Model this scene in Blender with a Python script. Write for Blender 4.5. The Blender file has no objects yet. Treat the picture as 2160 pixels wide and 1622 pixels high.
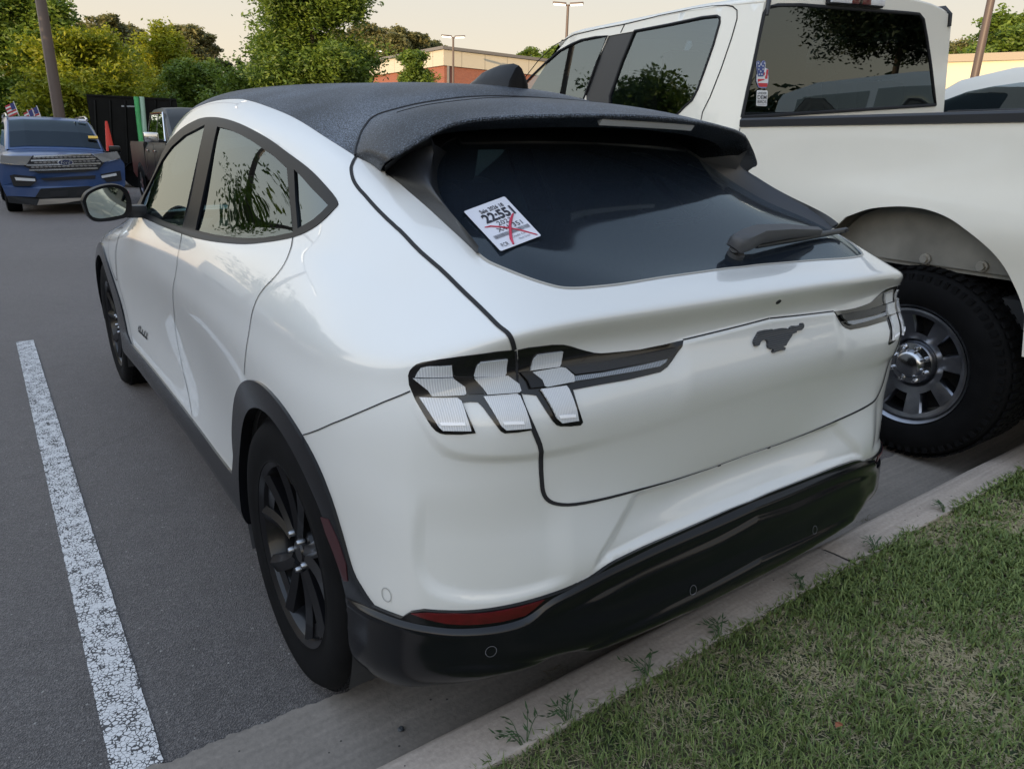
import bpy, bmesh, math, random
import numpy as np
from mathutils import Vector, Matrix
from mathutils.bvhtree import BVHTree
from mathutils.geometry import delaunay_2d_cdt

SC = bpy.context.scene
COL = SC.collection

# ------------------------------------------------------------------ camera
CAM = [-1.42617, -0.77132, 1.38673, 0.636628, 0.319397, 0.029013, 1486.713]
PW, PH = 2160.0, 1622.0
def cam_axes():
    yaw, pitch, roll = CAM[3:6]
    cy, sy = math.cos(yaw), math.sin(yaw)
    f = np.array([sy*math.cos(pitch), cy*math.cos(pitch), -math.sin(pitch)])
    r = np.array([cy, -sy, 0.0]); u = np.cross(r, f)
    c, s = math.cos(roll), math.sin(roll)
    return c*r+s*u, -s*r+c*u, f
CR, CU, CF = cam_axes()
CO = np.array(CAM[:3])
def pix(px, py):
    d = CF+(px-PW/2)/CAM[6]*CR-(py-PH/2)/CAM[6]*CU
    return CO.copy(), d/np.linalg.norm(d)
def pxat(px, py, ax, val):
    o, d = pix(px, py)
    return o+d*((val-o[ax])/d[ax])
cd = bpy.data.cameras.new("camera"); co = bpy.data.objects.new("camera", cd); COL.objects.link(co)
co.matrix_world = Matrix(((CR[0], CU[0], -CF[0], CO[0]), (CR[1], CU[1], -CF[1], CO[1]), (CR[2], CU[2], -CF[2], CO[2]), (0, 0, 0, 1)))
cd.sensor_fit = 'HORIZONTAL'; cd.sensor_width = 36.0; cd.lens = CAM[6]/PW*36.0
cd.clip_start = 0.05; cd.clip_end = 3000.0
SC.camera = co

# ------------------------------------------------------------------ world, sun, exposure
SUN_EL, SUN_AZ = math.radians(7.0), math.radians(-118.0)   # azimuth from +Y towards +X
wd = bpy.data.worlds.new("World"); SC.world = wd; wd.use_nodes = True
nt = wd.node_tree; nt.nodes.clear()
wo = nt.nodes.new('ShaderNodeOutputWorld'); bg = nt.nodes.new('ShaderNodeBackground')
sky = nt.nodes.new('ShaderNodeTexSky'); sky.sky_type = 'NISHITA'; sky.sun_disc = False
sky.sun_elevation = SUN_EL; sky.sun_rotation = SUN_AZ
sky.air_density = 1.0; sky.dust_density = 3.0; sky.ozone_density = 1.0
# thin even evening cloud: whitens the blue, warm near the horizon
geo = nt.nodes.new('ShaderNodeTexCoord'); sep = nt.nodes.new('ShaderNodeSeparateXYZ')
nt.links.new(geo.outputs['Generated'], sep.inputs[0])
ramp = nt.nodes.new('ShaderNodeValToRGB')
ramp.color_ramp.elements[0].position = 0.0; ramp.color_ramp.elements[0].color = (9.4, 7.5, 5.4, 1)
ramp.color_ramp.elements[1].position = 1.0; ramp.color_ramp.elements[1].color = (3.5, 4.4, 6.0, 1)
for p_, c_ in ((.09, (9.1, 7.9, 6.1, 1)), (.20, (7.9, 7.6, 6.8, 1)), (.42, (5.0, 5.8, 6.9, 1))):
    e = ramp.color_ramp.elements.new(p_); e.color = c_
nt.links.new(sep.outputs['Z'], ramp.inputs[0])
mx = nt.nodes.new('ShaderNodeMix'); mx.data_type = 'RGBA'; mx.inputs[0].default_value = 0.9
nt.links.new(sky.outputs[0], mx.inputs[6]); nt.links.new(ramp.outputs[0], mx.inputs[7])
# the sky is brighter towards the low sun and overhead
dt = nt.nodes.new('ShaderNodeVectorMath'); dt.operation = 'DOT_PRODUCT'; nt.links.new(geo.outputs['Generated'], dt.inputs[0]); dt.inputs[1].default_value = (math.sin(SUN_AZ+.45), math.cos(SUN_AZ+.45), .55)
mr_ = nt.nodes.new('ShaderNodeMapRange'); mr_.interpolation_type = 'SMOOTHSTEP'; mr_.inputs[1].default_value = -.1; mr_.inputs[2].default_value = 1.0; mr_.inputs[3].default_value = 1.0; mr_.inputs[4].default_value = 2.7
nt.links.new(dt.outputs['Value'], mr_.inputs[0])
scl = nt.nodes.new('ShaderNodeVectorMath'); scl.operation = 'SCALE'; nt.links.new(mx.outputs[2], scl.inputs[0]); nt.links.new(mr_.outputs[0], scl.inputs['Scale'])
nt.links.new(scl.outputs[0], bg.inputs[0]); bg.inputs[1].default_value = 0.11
nt.links.new(bg.outputs[0], wo.inputs[0])
sl = bpy.data.lights.new("sun", 'SUN'); sl.energy = 5.0; sl.angle = math.radians(0.5); sl.color = (1.0, 0.72, 0.42)
so = bpy.data.objects.new("sun", sl); COL.objects.link(so)
sd = Vector((math.sin(SUN_AZ)*math.cos(SUN_EL), math.cos(SUN_AZ)*math.cos(SUN_EL), math.sin(SUN_EL)))
so.rotation_euler = sd.to_track_quat('Z', 'Y').to_euler()
SC.view_settings.view_transform = 'Standard'; SC.view_settings.look = 'None'
SC.view_settings.exposure = 0.0; SC.view_settings.gamma = 1.0

# ------------------------------------------------------------------ helpers
def tag(o, label=None, cat=None, group=None, kind=None):
    if label: o['label'] = label
    if cat: o['category'] = cat
    if group: o['group'] = group
    if kind: o['kind'] = kind
    return o
def empty(name, loc=(0, 0, 0), rz=0.0, label=None, cat=None, group=None):
    o = bpy.data.objects.new(name, None); COL.objects.link(o); o.location = loc; o.rotation_euler = (0, 0, rz)
    o.empty_display_size = .1
    return tag(o, label, cat, group)
def mesh_obj(name, verts, faces, mat, parent=None, smooth=True, normals=None, label=None):
    me = bpy.data.meshes.new(name)
    me.from_pydata([tuple(v) for v in verts], [], [tuple(int(i) for i in f) for f in faces]); me.update()
    if mat: me.materials.append(mat)
    if smooth:
        me.polygons.foreach_set('use_smooth', [True]*len(me.polygons))
    if normals is not None:
        me.normals_split_custom_set_from_vertices([tuple(n) for n in normals])
    o = bpy.data.objects.new(name, me); COL.objects.link(o)
    if parent is not None: o.parent = parent
    if label: o['label'] = label
    return o
def sharp(o, deg=35):
    """smooth faces, sharp where the angle is larger"""
    me = o.data
    bm = bmesh.new(); bm.from_mesh(me)
    for f in bm.faces: f.smooth = True
    for e in bm.edges:
        if len(e.link_faces) == 2 and e.calc_face_angle(0) > math.radians(deg): e.smooth = False
    bm.to_mesh(me); bm.free()
    return o
class MB:
    def __init__(s): s.v = []; s.f = []
    def add(s, verts, faces):
        b = len(s.v); s.v += [tuple(map(float, v)) for v in verts]; s.f += [tuple(b+i for i in f) for f in faces]; return s
    def box(s, c, h, ax=None, bev=0.0):
        """box at centre c, half sizes h, optional 3x3 axes"""
        A = np.eye(3) if ax is None else np.array(ax, float)
        c = np.array(c, float)
        if bev <= 0:
            V = [c+A[0]*h[0]*a+A[1]*h[1]*b+A[2]*h[2]*d for a in (-1, 1) for b in (-1, 1) for d in (-1, 1)]
            return s.add(V, [(0, 1, 3, 2), (4, 6, 7, 5), (0, 4, 5, 1), (2, 3, 7, 6), (0, 2, 6, 4), (1, 5, 7, 3)])
        bm = bmesh.new(); bmesh.ops.create_cube(bm, size=1.0)
        for v in bm.verts: v.co = Vector((v.co.x*2*h[0], v.co.y*2*h[1], v.co.z*2*h[2]))
        bmesh.ops.bevel(bm, geom=bm.edges[:], offset=bev, segments=2, profile=.6, affect='EDGES', clamp_overlap=True)
        V = [c+A[0]*v.co.x+A[1]*v.co.y+A[2]*v.co.z for v in bm.verts]
        bm.verts.index_update()
        F = [[v.index for v in f.verts] for f in bm.faces]; bm.free()
        return s.add(V, F)
    def ring_loft(s, rings, closed=True, cap=True):
        """rings: list of equal length point loops"""
        n = len(rings[0]); b = len(s.v)
        for r in rings: s.v += [tuple(map(float, p)) for p in r]
        m = n if closed else n-1
        for i in range(len(rings)-1):
            for j in range(m):
                s.f.append((b+i*n+j, b+i*n+(j+1) % n, b+(i+1)*n+(j+1) % n, b+(i+1)*n+j))
        if cap and closed:
            s.f.append(tuple(b+j for j in reversed(range(n)))); k = b+(len(rings)-1)*n
            s.f.append(tuple(k+j for j in range(n)))
        return s
    def tube(s, pts, r, n=8, cap=True):
        pts = [np.array(p, float) for p in pts]; R = r if hasattr(r, '__len__') else [r]*len(pts)
        rings = []; up = np.array((0, 0, 1.0))
        for i, p in enumerate(pts):
            t = pts[min(i+1, len(pts)-1)]-pts[max(i-1, 0)]; t = t/(np.linalg.norm(t)+1e-9)
            if abs(t@up) > .95: up = np.array((1.0, 0, 0)) if abs(t[0]) < .9 else np.array((0, 1.0, 0))
            a = np.cross(t, up); a /= np.linalg.norm(a)+1e-9; b2 = np.cross(a, t)
            rings.append([p+R[i]*(math.cos(q)*a+math.sin(q)*b2) for q in np.linspace(0, 2*math.pi, n, endpoint=False)])
        return s.ring_loft(rings, True, cap)
    def lathe(s, prof, c, axis=0, n=48, a0=0, a1=2*math.pi):
        """prof: (radius, along axis); axis 0 = x, 2 = z"""
        full = abs(a1-a0-2*math.pi) < 1e-6
        A = np.linspace(a0, a1, n, endpoint=not full); rings = []
        for r, h in prof:
            if axis == 0: rings.append([(c[0]+h, c[1]+r*math.cos(t), c[2]+r*math.sin(t)) for t in A])
            elif axis == 1: rings.append([(c[0]+r*math.cos(t), c[1]+h, c[2]+r*math.sin(t)) for t in A])
            else: rings.append([(c[0]+r*math.cos(t), c[1]+r*math.sin(t), c[2]+h) for t in A])
        return s.ring_loft(rings, full, False)
    def prism(s, poly, o, ux, uy, depth):
        """2D polygon placed by origin and axes, thickness along cross(ux,uy)"""
        o = np.array(o, float); ux = np.array(ux, float); uy = np.array(uy, float); nn = np.cross(ux, uy); nn /= np.linalg.norm(nn)
        P = [o+ux*a+uy*b for a, b in poly]; n = len(P); b0 = len(s.v)
        s.v += [tuple(p) for p in P]+[tuple(p+nn*depth) for p in P]
        s.f.append(tuple(b0+i for i in reversed(range(n)))); s.f.append(tuple(b0+n+i for i in range(n)))
        for i in range(n): s.f.append((b0+i, b0+(i+1) % n, b0+n+(i+1) % n, b0+n+i))
        return s
    def parts(s, name, mat, parent=None, smooth=None):
        """each call site passes one piece"""
        return s.build(name, mat, parent, smooth)
    def build(s, name, mat, parent=None, smooth=None, label=None):
        o = mesh_obj(name, s.v, s.f, mat, parent, smooth=False, label=label)
        if smooth: sharp(o, smooth)
        return o

# ------------------------------------------------------------------ materials
def new_mat(name):
    m = bpy.data.materials.new(name); m.use_nodes = True
    return m, m.node_tree, m.node_tree.nodes['Principled BSDF']
def N(nt, t, **kw):
    n = nt.nodes.new(t)
    for k, v in kw.items():
        if isinstance(k, str) and hasattr(n, k): setattr(n, k, v)
    return n
def simple(name, col, rough=.5, metal=0, coat=0, spec=.5, bump=0, bscale=200, var=0, vscale=8, coat_rough=.03):
    m, nt, b = new_mat(name)
    b.inputs['Base Color'].default_value = (*col, 1); b.inputs['Roughness'].default_value = rough
    b.inputs['Metallic'].default_value = metal; b.inputs['Coat Weight'].default_value = coat; b.inputs['Coat Roughness'].default_value = coat_rough
    b.inputs['Specular IOR Level'].default_value = spec
    tc = N(nt, 'ShaderNodeTexCoord')
    if var:
        no = N(nt, 'ShaderNodeTexNoise'); no.inputs['Scale'].default_value = vscale; no.inputs['Detail'].default_value = 6
        nt.links.new(tc.outputs['Object'], no.inputs['Vector'])
        mr = N(nt, 'ShaderNodeMapRange'); mr.inputs[1].default_value = .3; mr.inputs[2].default_value = .7
        mr.inputs[3].default_value = 1-var; mr.inputs[4].default_value = 1+var
        nt.links.new(no.outputs['Fac'], mr.inputs[0])
        vm = N(nt, 'ShaderNodeVectorMath', operation='SCALE'); vm.inputs[0].default_value = col
        nt.links.new(mr.outputs[0], vm.inputs['Scale']); nt.links.new(vm.outputs[0], b.inputs['Base Color'])
    if bump:
        no2 = N(nt, 'ShaderNodeTexNoise'); no2.inputs['Scale'].default_value = bscale; no2.inputs['Detail'].default_value = 3
        nt.links.new(tc.outputs['Object'], no2.inputs['Vector'])
        bp = N(nt, 'ShaderNodeBump'); bp.inputs['Strength'].default_value = bump; bp.inputs['Distance'].default_value = .002
        nt.links.new(no2.outputs['Fac'], bp.inputs['Height']); nt.links.new(bp.outputs[0], b.inputs['Normal'])
    return m
M = {}
def dusty_paint(name, col, dust=(.55, .52, .45), amt=.12, rough=.28, coat=1.0):
    """car paint: clear coat, fine flake, dust specks"""
    m, nt, b = new_mat(name)
    tc = N(nt, 'ShaderNodeTexCoord')
    n1 = N(nt, 'ShaderNodeTexNoise'); n1.inputs['Scale'].default_value = 3.0; n1.inputs['Detail'].default_value = 8
    n2 = N(nt, 'ShaderNodeTexVoronoi'); n2.inputs['Scale'].default_value = 60
    nt.links.new(tc.outputs['Object'], n1.inputs['Vector']); nt.links.new(tc.outputs['Object'], n2.inputs['Vector'])
    r1 = N(nt, 'ShaderNodeMapRange'); r1.inputs[1].default_value = .42; r1.inputs[2].default_value = .75; r1.inputs[3].default_value = 0; r1.inputs[4].default_value = amt
    nt.links.new(n1.outputs['Fac'], r1.inputs[0])
    r2 = N(nt, 'ShaderNodeMapRange'); r2.inputs[1].default_value = .0; r2.inputs[2].default_value = .07; r2.inputs[3].default_value = .55; r2.inputs[4].default_value = 0
    nt.links.new(n2.outputs['Distance'], r2.inputs[0])
    n3 = N(nt, 'ShaderNodeTexNoise'); n3.inputs['Scale'].default_value = 14
    nt.links.new(tc.outputs['Object'], n3.inputs['Vector'])
    gt = N(nt, 'ShaderNodeMath', operation='GREATER_THAN'); gt.inputs[1].default_value = .60; nt.links.new(n3.outputs['Fac'], gt.inputs[0])
    mu = N(nt, 'ShaderNodeMath', operation='MULTIPLY'); nt.links.new(r2.outputs[0], mu.inputs[0]); nt.links.new(gt.outputs[0], mu.inputs[1])
    ad = N(nt, 'ShaderNodeMath', operation='MAXIMUM'); nt.links.new(r1.outputs[0], ad.inputs[0]); nt.links.new(mu.outputs[0], ad.inputs[1])
    mxx = N(nt, 'ShaderNodeMix'); mxx.data_type = 'RGBA'; nt.links.new(ad.outputs[0], mxx.inputs[0])
    mxx.inputs[6].default_value = (*col, 1); mxx.inputs[7].default_value = (*dust, 1)
    nt.links.new(mxx.outputs[2], b.inputs['Base Color'])
    b.inputs['Roughness'].default_value = rough; b.inputs['Coat Weight'].default_value = coat; b.inputs['Coat Roughness'].default_value = .02
    b.inputs['Specular IOR Level'].default_value = .5
    fl = N(nt, 'ShaderNodeTexNoise'); fl.inputs['Scale'].default_value = 1500; nt.links.new(tc.outputs['Object'], fl.inputs['Vector'])
    bp = N(nt, 'ShaderNodeBump'); bp.inputs['Strength'].default_value = .06; bp.inputs['Distance'].default_value = .001
    nt.links.new(fl.outputs['Fac'], bp.inputs['Height']); nt.links.new(bp.outputs[0], b.inputs['Normal'])
    return m
M['white'] = dusty_paint('white_pearl_paint', (.645, .645, .625))
M['truck_white'] = dusty_paint('white_truck_paint', (.78, .745, .655), amt=.12)
M['gap'] = simple('dark_gap', (.012, .012, .014), .8)
M['gloss_black'] = dusty_paint('gloss_black_plastic', (.005, .0055, .007), dust=(.05, .046, .04), amt=.05, rough=.12, coat=.05)
M['gloss_black'].node_tree.nodes['Principled BSDF'].inputs['Specular IOR Level'].default_value = .3
M['trim_black'] = simple('window_trim_black', (.006, .006, .007), .42, coat=0, spec=.16)
M['aerial'] = simple('aerial_black', (.004, .004, .005), .3, coat=.05, spec=.12)
M['satin_black'] = simple('satin_black', (.016, .017, .020), .38, bump=.12, bscale=900)
M['rubber'] = simple('tyre_rubber', (.0045, .0045, .005), .8, spec=.12, bump=.3, bscale=300, var=.3, vscale=12)
M['interior'] = simple('dark_interior', (.03, .031, .034), .8)
M['chrome'] = simple('chrome', (.75, .76, .78), .12, metal=1)
M['dark_rim'] = simple('gloss_black_rim', (.004, .004, .005), .28, coat=.2, spec=.3)
M['red_lens'] = simple('red_reflector', (.085, .004, .007), .3, coat=.4, var=.25, vscale=60)
def dew_mat(name, base=(.010, .011, .013), hi=(.19, .22, .27)):
    """black panel under a fine film of dew: matt grains over gloss"""
    m, nt, b = new_mat(name)
    tc = N(nt, 'ShaderNodeTexCoord')
    n1 = N(nt, 'ShaderNodeTexNoise'); n1.inputs['Scale'].default_value = 300; n1.inputs['Detail'].default_value = 2
    n2 = N(nt, 'ShaderNodeTexNoise'); n2.inputs['Scale'].default_value = 2.5; n2.inputs['Detail'].default_value = 2
    for n_ in (n1, n2): nt.links.new(tc.outputs['Object'], n_.inputs['Vector'])
    m2_ = N(nt, 'ShaderNodeMapRange'); m2_.inputs[1].default_value = .3; m2_.inputs[2].default_value = .7; m2_.inputs[3].default_value = .85; m2_.inputs[4].default_value = 1.12; nt.links.new(n2.outputs['Fac'], m2_.inputs[0])
    mu = N(nt, 'ShaderNodeMath', operation='MULTIPLY'); nt.links.new(n1.outputs['Fac'], mu.inputs[0]); nt.links.new(m2_.outputs[0], mu.inputs[1])
    mr = N(nt, 'ShaderNodeMapRange'); mr.inputs[1].default_value = .44; mr.inputs[2].default_value = .74; nt.links.new(mu.outputs[0], mr.inputs[0])
    mxx = N(nt, 'ShaderNodeMix'); mxx.data_type = 'RGBA'; nt.links.new(mr.outputs[0], mxx.inputs[0])
    mxx.inputs[6].default_value = (*base, 1); mxx.inputs[7].default_value = (*hi, 1); nt.links.new(mxx.outputs[2], b.inputs['Base Color'])
    b.inputs['Roughness'].default_value = .48; b.inputs['Specular IOR Level'].default_value = .3
    bp = N(nt, 'ShaderNodeBump'); bp.inputs['Strength'].default_value = .3; bp.inputs['Distance'].default_value = .0008
    nt.links.new(n1.outputs['Fac'], bp.inputs['Height']); nt.links.new(bp.outputs[0], b.inputs['Normal'])
    return m
M['dew_roof'] = dew_mat('dewy_black_roof')
def glass_mat(name, tint, rough=.0, ior=1.5, film=0.0, filmcol=(.1, .12, .15)):
    """tinted pane: what is behind shows through the tint, plus mirror reflection by angle, plus an optional film coloured like reflected sky"""
    m = bpy.data.materials.new(name); m.use_nodes = True; nt = m.node_tree; nt.nodes.clear()
    out = N(nt, 'ShaderNodeOutputMaterial'); tr = N(nt, 'ShaderNodeBsdfTransparent'); tr.inputs[0].default_value = (*tint, 1)
    gl = N(nt, 'ShaderNodeBsdfGlossy'); gl.inputs['Roughness'].default_value = rough; gl.inputs[0].default_value = (.72, .83, .88, 1)
    fr = N(nt, 'ShaderNodeFresnel'); fr.inputs['IOR'].default_value = ior
    mix = N(nt, 'ShaderNodeMixShader'); nt.links.new(fr.outputs[0], mix.inputs[0]); nt.links.new(tr.outputs[0], mix.inputs[1]); nt.links.new(gl.outputs[0], mix.inputs[2])
    last = mix
    if film > 0:
        df = N(nt, 'ShaderNodeBsdfPrincipled'); df.inputs['Base Color'].default_value = (*filmcol, 1); df.inputs['Roughness'].default_value = .35
        no = N(nt, 'ShaderNodeTexNoise'); no.inputs['Scale'].default_value = 160; no.inputs['Detail'].default_value = 5
        tc = N(nt, 'ShaderNodeTexCoord'); nt.links.new(tc.outputs['Object'], no.inputs['Vector'])
        mr = N(nt, 'ShaderNodeMapRange'); mr.inputs[1].default_value = .3; mr.inputs[2].default_value = .7; mr.inputs[3].default_value = film*.7; mr.inputs[4].default_value = min(1, film*1.3)
        nt.links.new(no.outputs['Fac'], mr.inputs[0])
        m2 = N(nt, 'ShaderNodeMixShader'); nt.links.new(mr.outputs[0], m2.inputs[0]); nt.links.new(mix.outputs[0], m2.inputs[1]); nt.links.new(df.outputs[0], m2.inputs[2])
        last = m2
    nt.links.new(last.outputs[0], out.inputs[0])
    return m
M['side_glass'] = glass_mat('side_window_glass', (.55, .62, .58), .01, 1.75)
M['dark_glass'] = glass_mat('privacy_glass', (.12, .14, .14), .01, 2.3)
M['rear_glass'] = glass_mat('sky_veil_rear_glass', (.42, .50, .46), .06, 1.62, film=.20, filmcol=(.045, .062, .090))  # film colour paints a bluish sky reflection into the pane
M['lens_black'] = simple('lamp_black', (.005, .005, .006), .15, coat=.4, spec=.4)
def ribbed(name, c1, c2, scale, axis='X'):
    m, nt, b = new_mat(name)
    tc = N(nt, 'ShaderNodeTexCoord'); wv = N(nt, 'ShaderNodeTexWave'); wv.bands_direction = axis; wv.inputs['Scale'].default_value = scale
    nt.links.new(tc.outputs['Object'], wv.inputs['Vector'])
    mxx = N(nt, 'ShaderNodeMix'); mxx.data_type = 'RGBA'; nt.links.new(wv.outputs['Fac'], mxx.inputs[0])
    mxx.inputs[6].default_value = (*c1, 1); mxx.inputs[7].default_value = (*c2, 1); nt.links.new(mxx.outputs[2], b.inputs['Base Color'])
    b.inputs['Roughness'].default_value = .25; b.inputs['Coat Weight'].default_value = .8
    bp = N(nt, 'ShaderNodeBump'); bp.inputs['Strength'].default_value = .22; bp.inputs['Distance'].default_value = .003
    nt.links.new(wv.outputs['Fac'], bp.inputs['Height']); nt.links.new(bp.outputs[0], b.inputs['Normal'])
    return m
M['lens_clear'] = ribbed('ribbed_clear_lens', (.50, .51, .52), (.36, .37, .38), 95)
M['lens_clear2'] = ribbed('ribbed_lower_lens', (.64, .65, .67), (.50, .51, .53), 95)
M['lens_strip'] = ribbed('ribbed_turn_strip', (.30, .33, .38), (.08, .09, .10), 75)
# ------------------------------------------------------------------ the crossover's skin: one smooth parametric surface
def spl_prep(t):
    n = len(t); h = np.diff(t)
    Q = np.zeros((n, n-2)); R = np.zeros((n-2, n-2))
    for j in range(n-2):
        Q[j, j] = 1/h[j]; Q[j+1, j] = -1/h[j]-1/h[j+1]; Q[j+2, j] = 1/h[j+1]
        R[j, j] = (h[j]+h[j+1])/3
        if j+1 < n-2: R[j, j+1] = R[j+1, j] = h[j+1]/6
    G = np.zeros((n, n)); G[1:-1] = np.linalg.solve(R, Q.T)      # values -> second derivatives
    K = Q @ np.linalg.solve(R, Q.T)
    return G, K
def spl_basis(t, G, x):
    n = len(t); x = np.asarray(x, float); i = np.clip(np.searchsorted(t, x)-1, 0, n-2); h = t[i+1]-t[i]
    a = (t[i+1]-x)/h; b = (x-t[i])/h
    W = np.zeros((len(x), n)); r = np.arange(len(x))
    W[r, i] += a; W[r, i+1] += b
    W += ((a**3-a)*h*h/6)[:, None]*G[i]+((b**3-b)*h*h/6)[:, None]*G[i+1]
    return W
class Skin:
    """nodes: cols x rows x 3 for the left half (x negative), column 0 and last on the centre plane, last row on the centre plane"""
    def __init__(s, nodes, lam_u=0.0, lam_v=0.0, ref_rows=(2, 5, 8), ref_cols=(0, 3, 6, 10)):
        P = np.array(nodes, float); nc, nr = P.shape[:2]
        mir = np.array([-1, 1, 1.0])
        s.nc, s.nr = nc, nr
        # extend by mirroring
        K = 4
        left = P[1:K+1][::-1]*mir; right = P[nc-K-1:nc-1][::-1]*mir
        E = np.concatenate([left, P, right], 0)
        top = E[:, nr-4:nr-1][:, ::-1]*mir
        E = np.concatenate([E, top], 1)
        du = np.mean([np.linalg.norm(np.diff(E[:, r], axis=0), axis=1) for r in ref_rows], axis=0)
        t = np.concatenate([[0], np.cumsum(du)]); t -= t[K]
        dv = np.mean([np.linalg.norm(np.diff(E[K+c], axis=0), axis=1) for c in ref_cols], axis=0)
        v = np.concatenate([[0], np.cumsum(dv)])
        s.t, s.v = t, v; s.tn = t[K:K+nc]; s.vn = v[:nr]
        Gu, Ku = spl_prep(t); Gv, Kv = spl_prep(v)
        if lam_u: E = np.einsum('ij,jkc->ikc', np.linalg.inv(np.eye(len(t))+lam_u*Ku), E)
        if lam_v: E = np.einsum('ij,kjc->kic', np.linalg.inv(np.eye(len(v))+lam_v*Kv), E)
        s.E, s.Gu, s.Gv = E, Gu, Gv
        s.umax, s.vmax = s.tn[-1], s.vn[-1]
        # ray cast grid
        s.gu = np.linspace(0, s.umax, 330); s.gv = np.linspace(0, s.vmax, 170)
        UU, VV = np.meshgrid(s.gu, s.gv, indexing='ij')
        X = s.ev(UU.ravel(), VV.ravel()); nv = len(s.gv)
        F = []
        for i in range(len(s.gu)-1):
            for j in range(nv-1):
                a = i*nv+j; F.append((a, a+1, a+nv)); F.append((a+1, a+nv+1, a+nv))
        s.X = X; s.F = F
        s.bvh = BVHTree.FromPolygons([tuple(p) for p in X], F)
    def ev(s, u, v):
        Wu = spl_basis(s.t, s.Gu, u); Wv = spl_basis(s.v, s.Gv, v)
        return np.einsum('ni,nj,ijc->nc', Wu, Wv, s.E, optimize=True)
    def frame(s, u, v, h=2e-3):
        u = np.asarray(u, float); v = np.asarray(v, float)
        P = s.ev(u, v); a = s.ev(u+h, v)-s.ev(u-h, v); b = s.ev(u, np.minimum(v+h, s.vmax))-s.ev(u, np.maximum(v-h, 0))
        n = np.cross(b, a); n /= np.linalg.norm(n, axis=1)[:, None]+1e-12
        return P, n
    def hit(s, o, d):
        loc, nor, idx, dist = s.bvh.ray_cast(Vector(o), Vector(d))
        if idx is None:
            # nearest approach: march the ray and take the closest surface point
            best = None
            for tt in np.linspace(.5, 8, 120):
                p = Vector(o)+Vector(d)*tt; l2, n2, i2, ds = s.bvh.find_nearest(p)
                if best is None or ds < best[0]: best = (ds, l2, i2)
            loc, idx = best[1], best[2]
        f = s.F[idx]; A, B, C = (s.X[k] for k in f)
        v0, v1, v2 = B-A, C-A, np.array(loc)-A
        d00, d01, d11, d20, d21 = v0@v0, v0@v1, v1@v1, v2@v0, v2@v1
        den = d00*d11-d01*d01+1e-18; w1 = (d11*d20-d01*d21)/den; w2 = (d00*d21-d01*d20)/den
        nv = len(s.gv); uvs = [np.array((s.gu[k//nv], s.gv[k % nv])) for k in f]
        return uvs[0]*(1-w1-w2)+uvs[1]*w1+uvs[2]*w2
    def pr(s, *pts):
        out = []
        for p in pts:
            o, d = pix(*p); m = np.array([-1, 1, 1.0]); q = s.hit(o*m, d*m); q[0] = -q[0]; out.append(q)
        return out
    def px(s, *pts): return [s.hit(*pix(*p)) for p in pts]
    def yz(s, *pts): return [s.hit((-3.0, y, z), (1.0, 0, 0)) for y, z in pts]
    def xz(s, *pts): return [s.hit((x, -2.0, z), (0, 1.0, 0)) for x, z in pts]
    def xy(s, *pts): return [s.hit((x, y, 3.0), (0, 0, -1.0)) for x, y in pts]

def rowz(z, x, y): return (x, y, z)
COLS = []
#      row: 0        1        2        3         4        5        6        7        8        9        10       11       12       13       14       15
def col(*rows): COLS.append([(-r[0], r[1], r[2]) for r in rows])
col((0,0.186,.37),(0,0.124,.40),(0,0.134,.47),(0,.145,.575),(0,.178,.635),(0,.172,.70),(0,.150,.83),(0,.143,.94),(0,0.167,1.045),(0,0.144,1.101),(0,.160,1.117),(0,.257,1.143),(0,.50,1.270),(0,.76,1.400),(0,1.0,1.530),(0,1.30,1.585))
col((0.200,0.186,.37),(0.200,0.126,.40),(0.200,0.136,.47),(.2,.146,.575),(.2,.176,.635),(.2,.172,.70),(.2,.152,.83),(.2,.145,.94),(.2,0.170,1.044),(.2,0.148,1.100),(.2,.164,1.116),(.2,.262,1.146),(.2,.505,1.268),(.19,.765,1.398),(.17,1.0,1.528),(0,1.32,1.588))
col((0.360,0.191,.375),(0.360,0.132,.402),(0.360,0.142,.472),(.36,.143,.575),(.36,.160,.635),(.36,.166,.70),(.36,.156,.83),(.36,.150,.94),(.36,0.178,1.042),(.36,0.156,1.097),(.36,.173,1.113),(.36,.278,1.154),(.34,.52,1.266),(.32,.775,1.394),(.29,1.02,1.520),(0,1.35,1.591))
col((0.460,0.196,.38),(0.460,0.138,.405),(0.460,0.146,.475),(.46,.138,.572),(.46,.148,.635),(.46,.163,.70),(.46,.160,.83),(.46,.155,.94),(.46,0.188,1.040),(.46,0.166,1.094),(.46,.184,1.110),(.45,.300,1.162),(.43,.545,1.265),(.40,.795,1.390),(.36,1.04,1.510),(0,1.38,1.594))
col((0.580,0.211,.38),(0.580,0.154,.408),(0.580,0.160,.48),(.58,.148,.555),(.58,.150,.63),(.58,.163,.70),(.58,.168,.83),(.58,.166,.94),(.58,0.204,1.036),(.58,0.182,1.090),(.575,.202,1.106),(.56,.345,1.178),(.53,.585,1.262),(.49,.83,1.385),(.42,1.08,1.500),(0,1.42,1.598))
col((0.698,0.239,.37),(0.698,0.185,.402),(0.698,0.185,.475),(.70,.176,.535),(.70,.178,.62),(.70,.186,.70),(.70,.192,.83),(.70,.192,.93),(.70,0.224,1.028),(.70,0.208,1.078),(.69,.230,1.096),(.665,.42,1.182),(.61,.64,1.262),(.565,.89,1.382),(.46,1.12,1.495),(0,1.47,1.602))
col((0.786,0.279,.34),(0.796,0.234,.385),(0.796,0.232,.455),(.80,.228,.515),(.80,.230,.61),(.80,.236,.70),(.80,.244,.82),(.795,.246,.92),(.785,.262,1.005),(.775,.256,1.055),(.755,.280,1.080),(.72,.48,1.162),(.645,.70,1.268),(.597,.965,1.380),(.48,1.18,1.495),(0,1.52,1.605))
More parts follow.
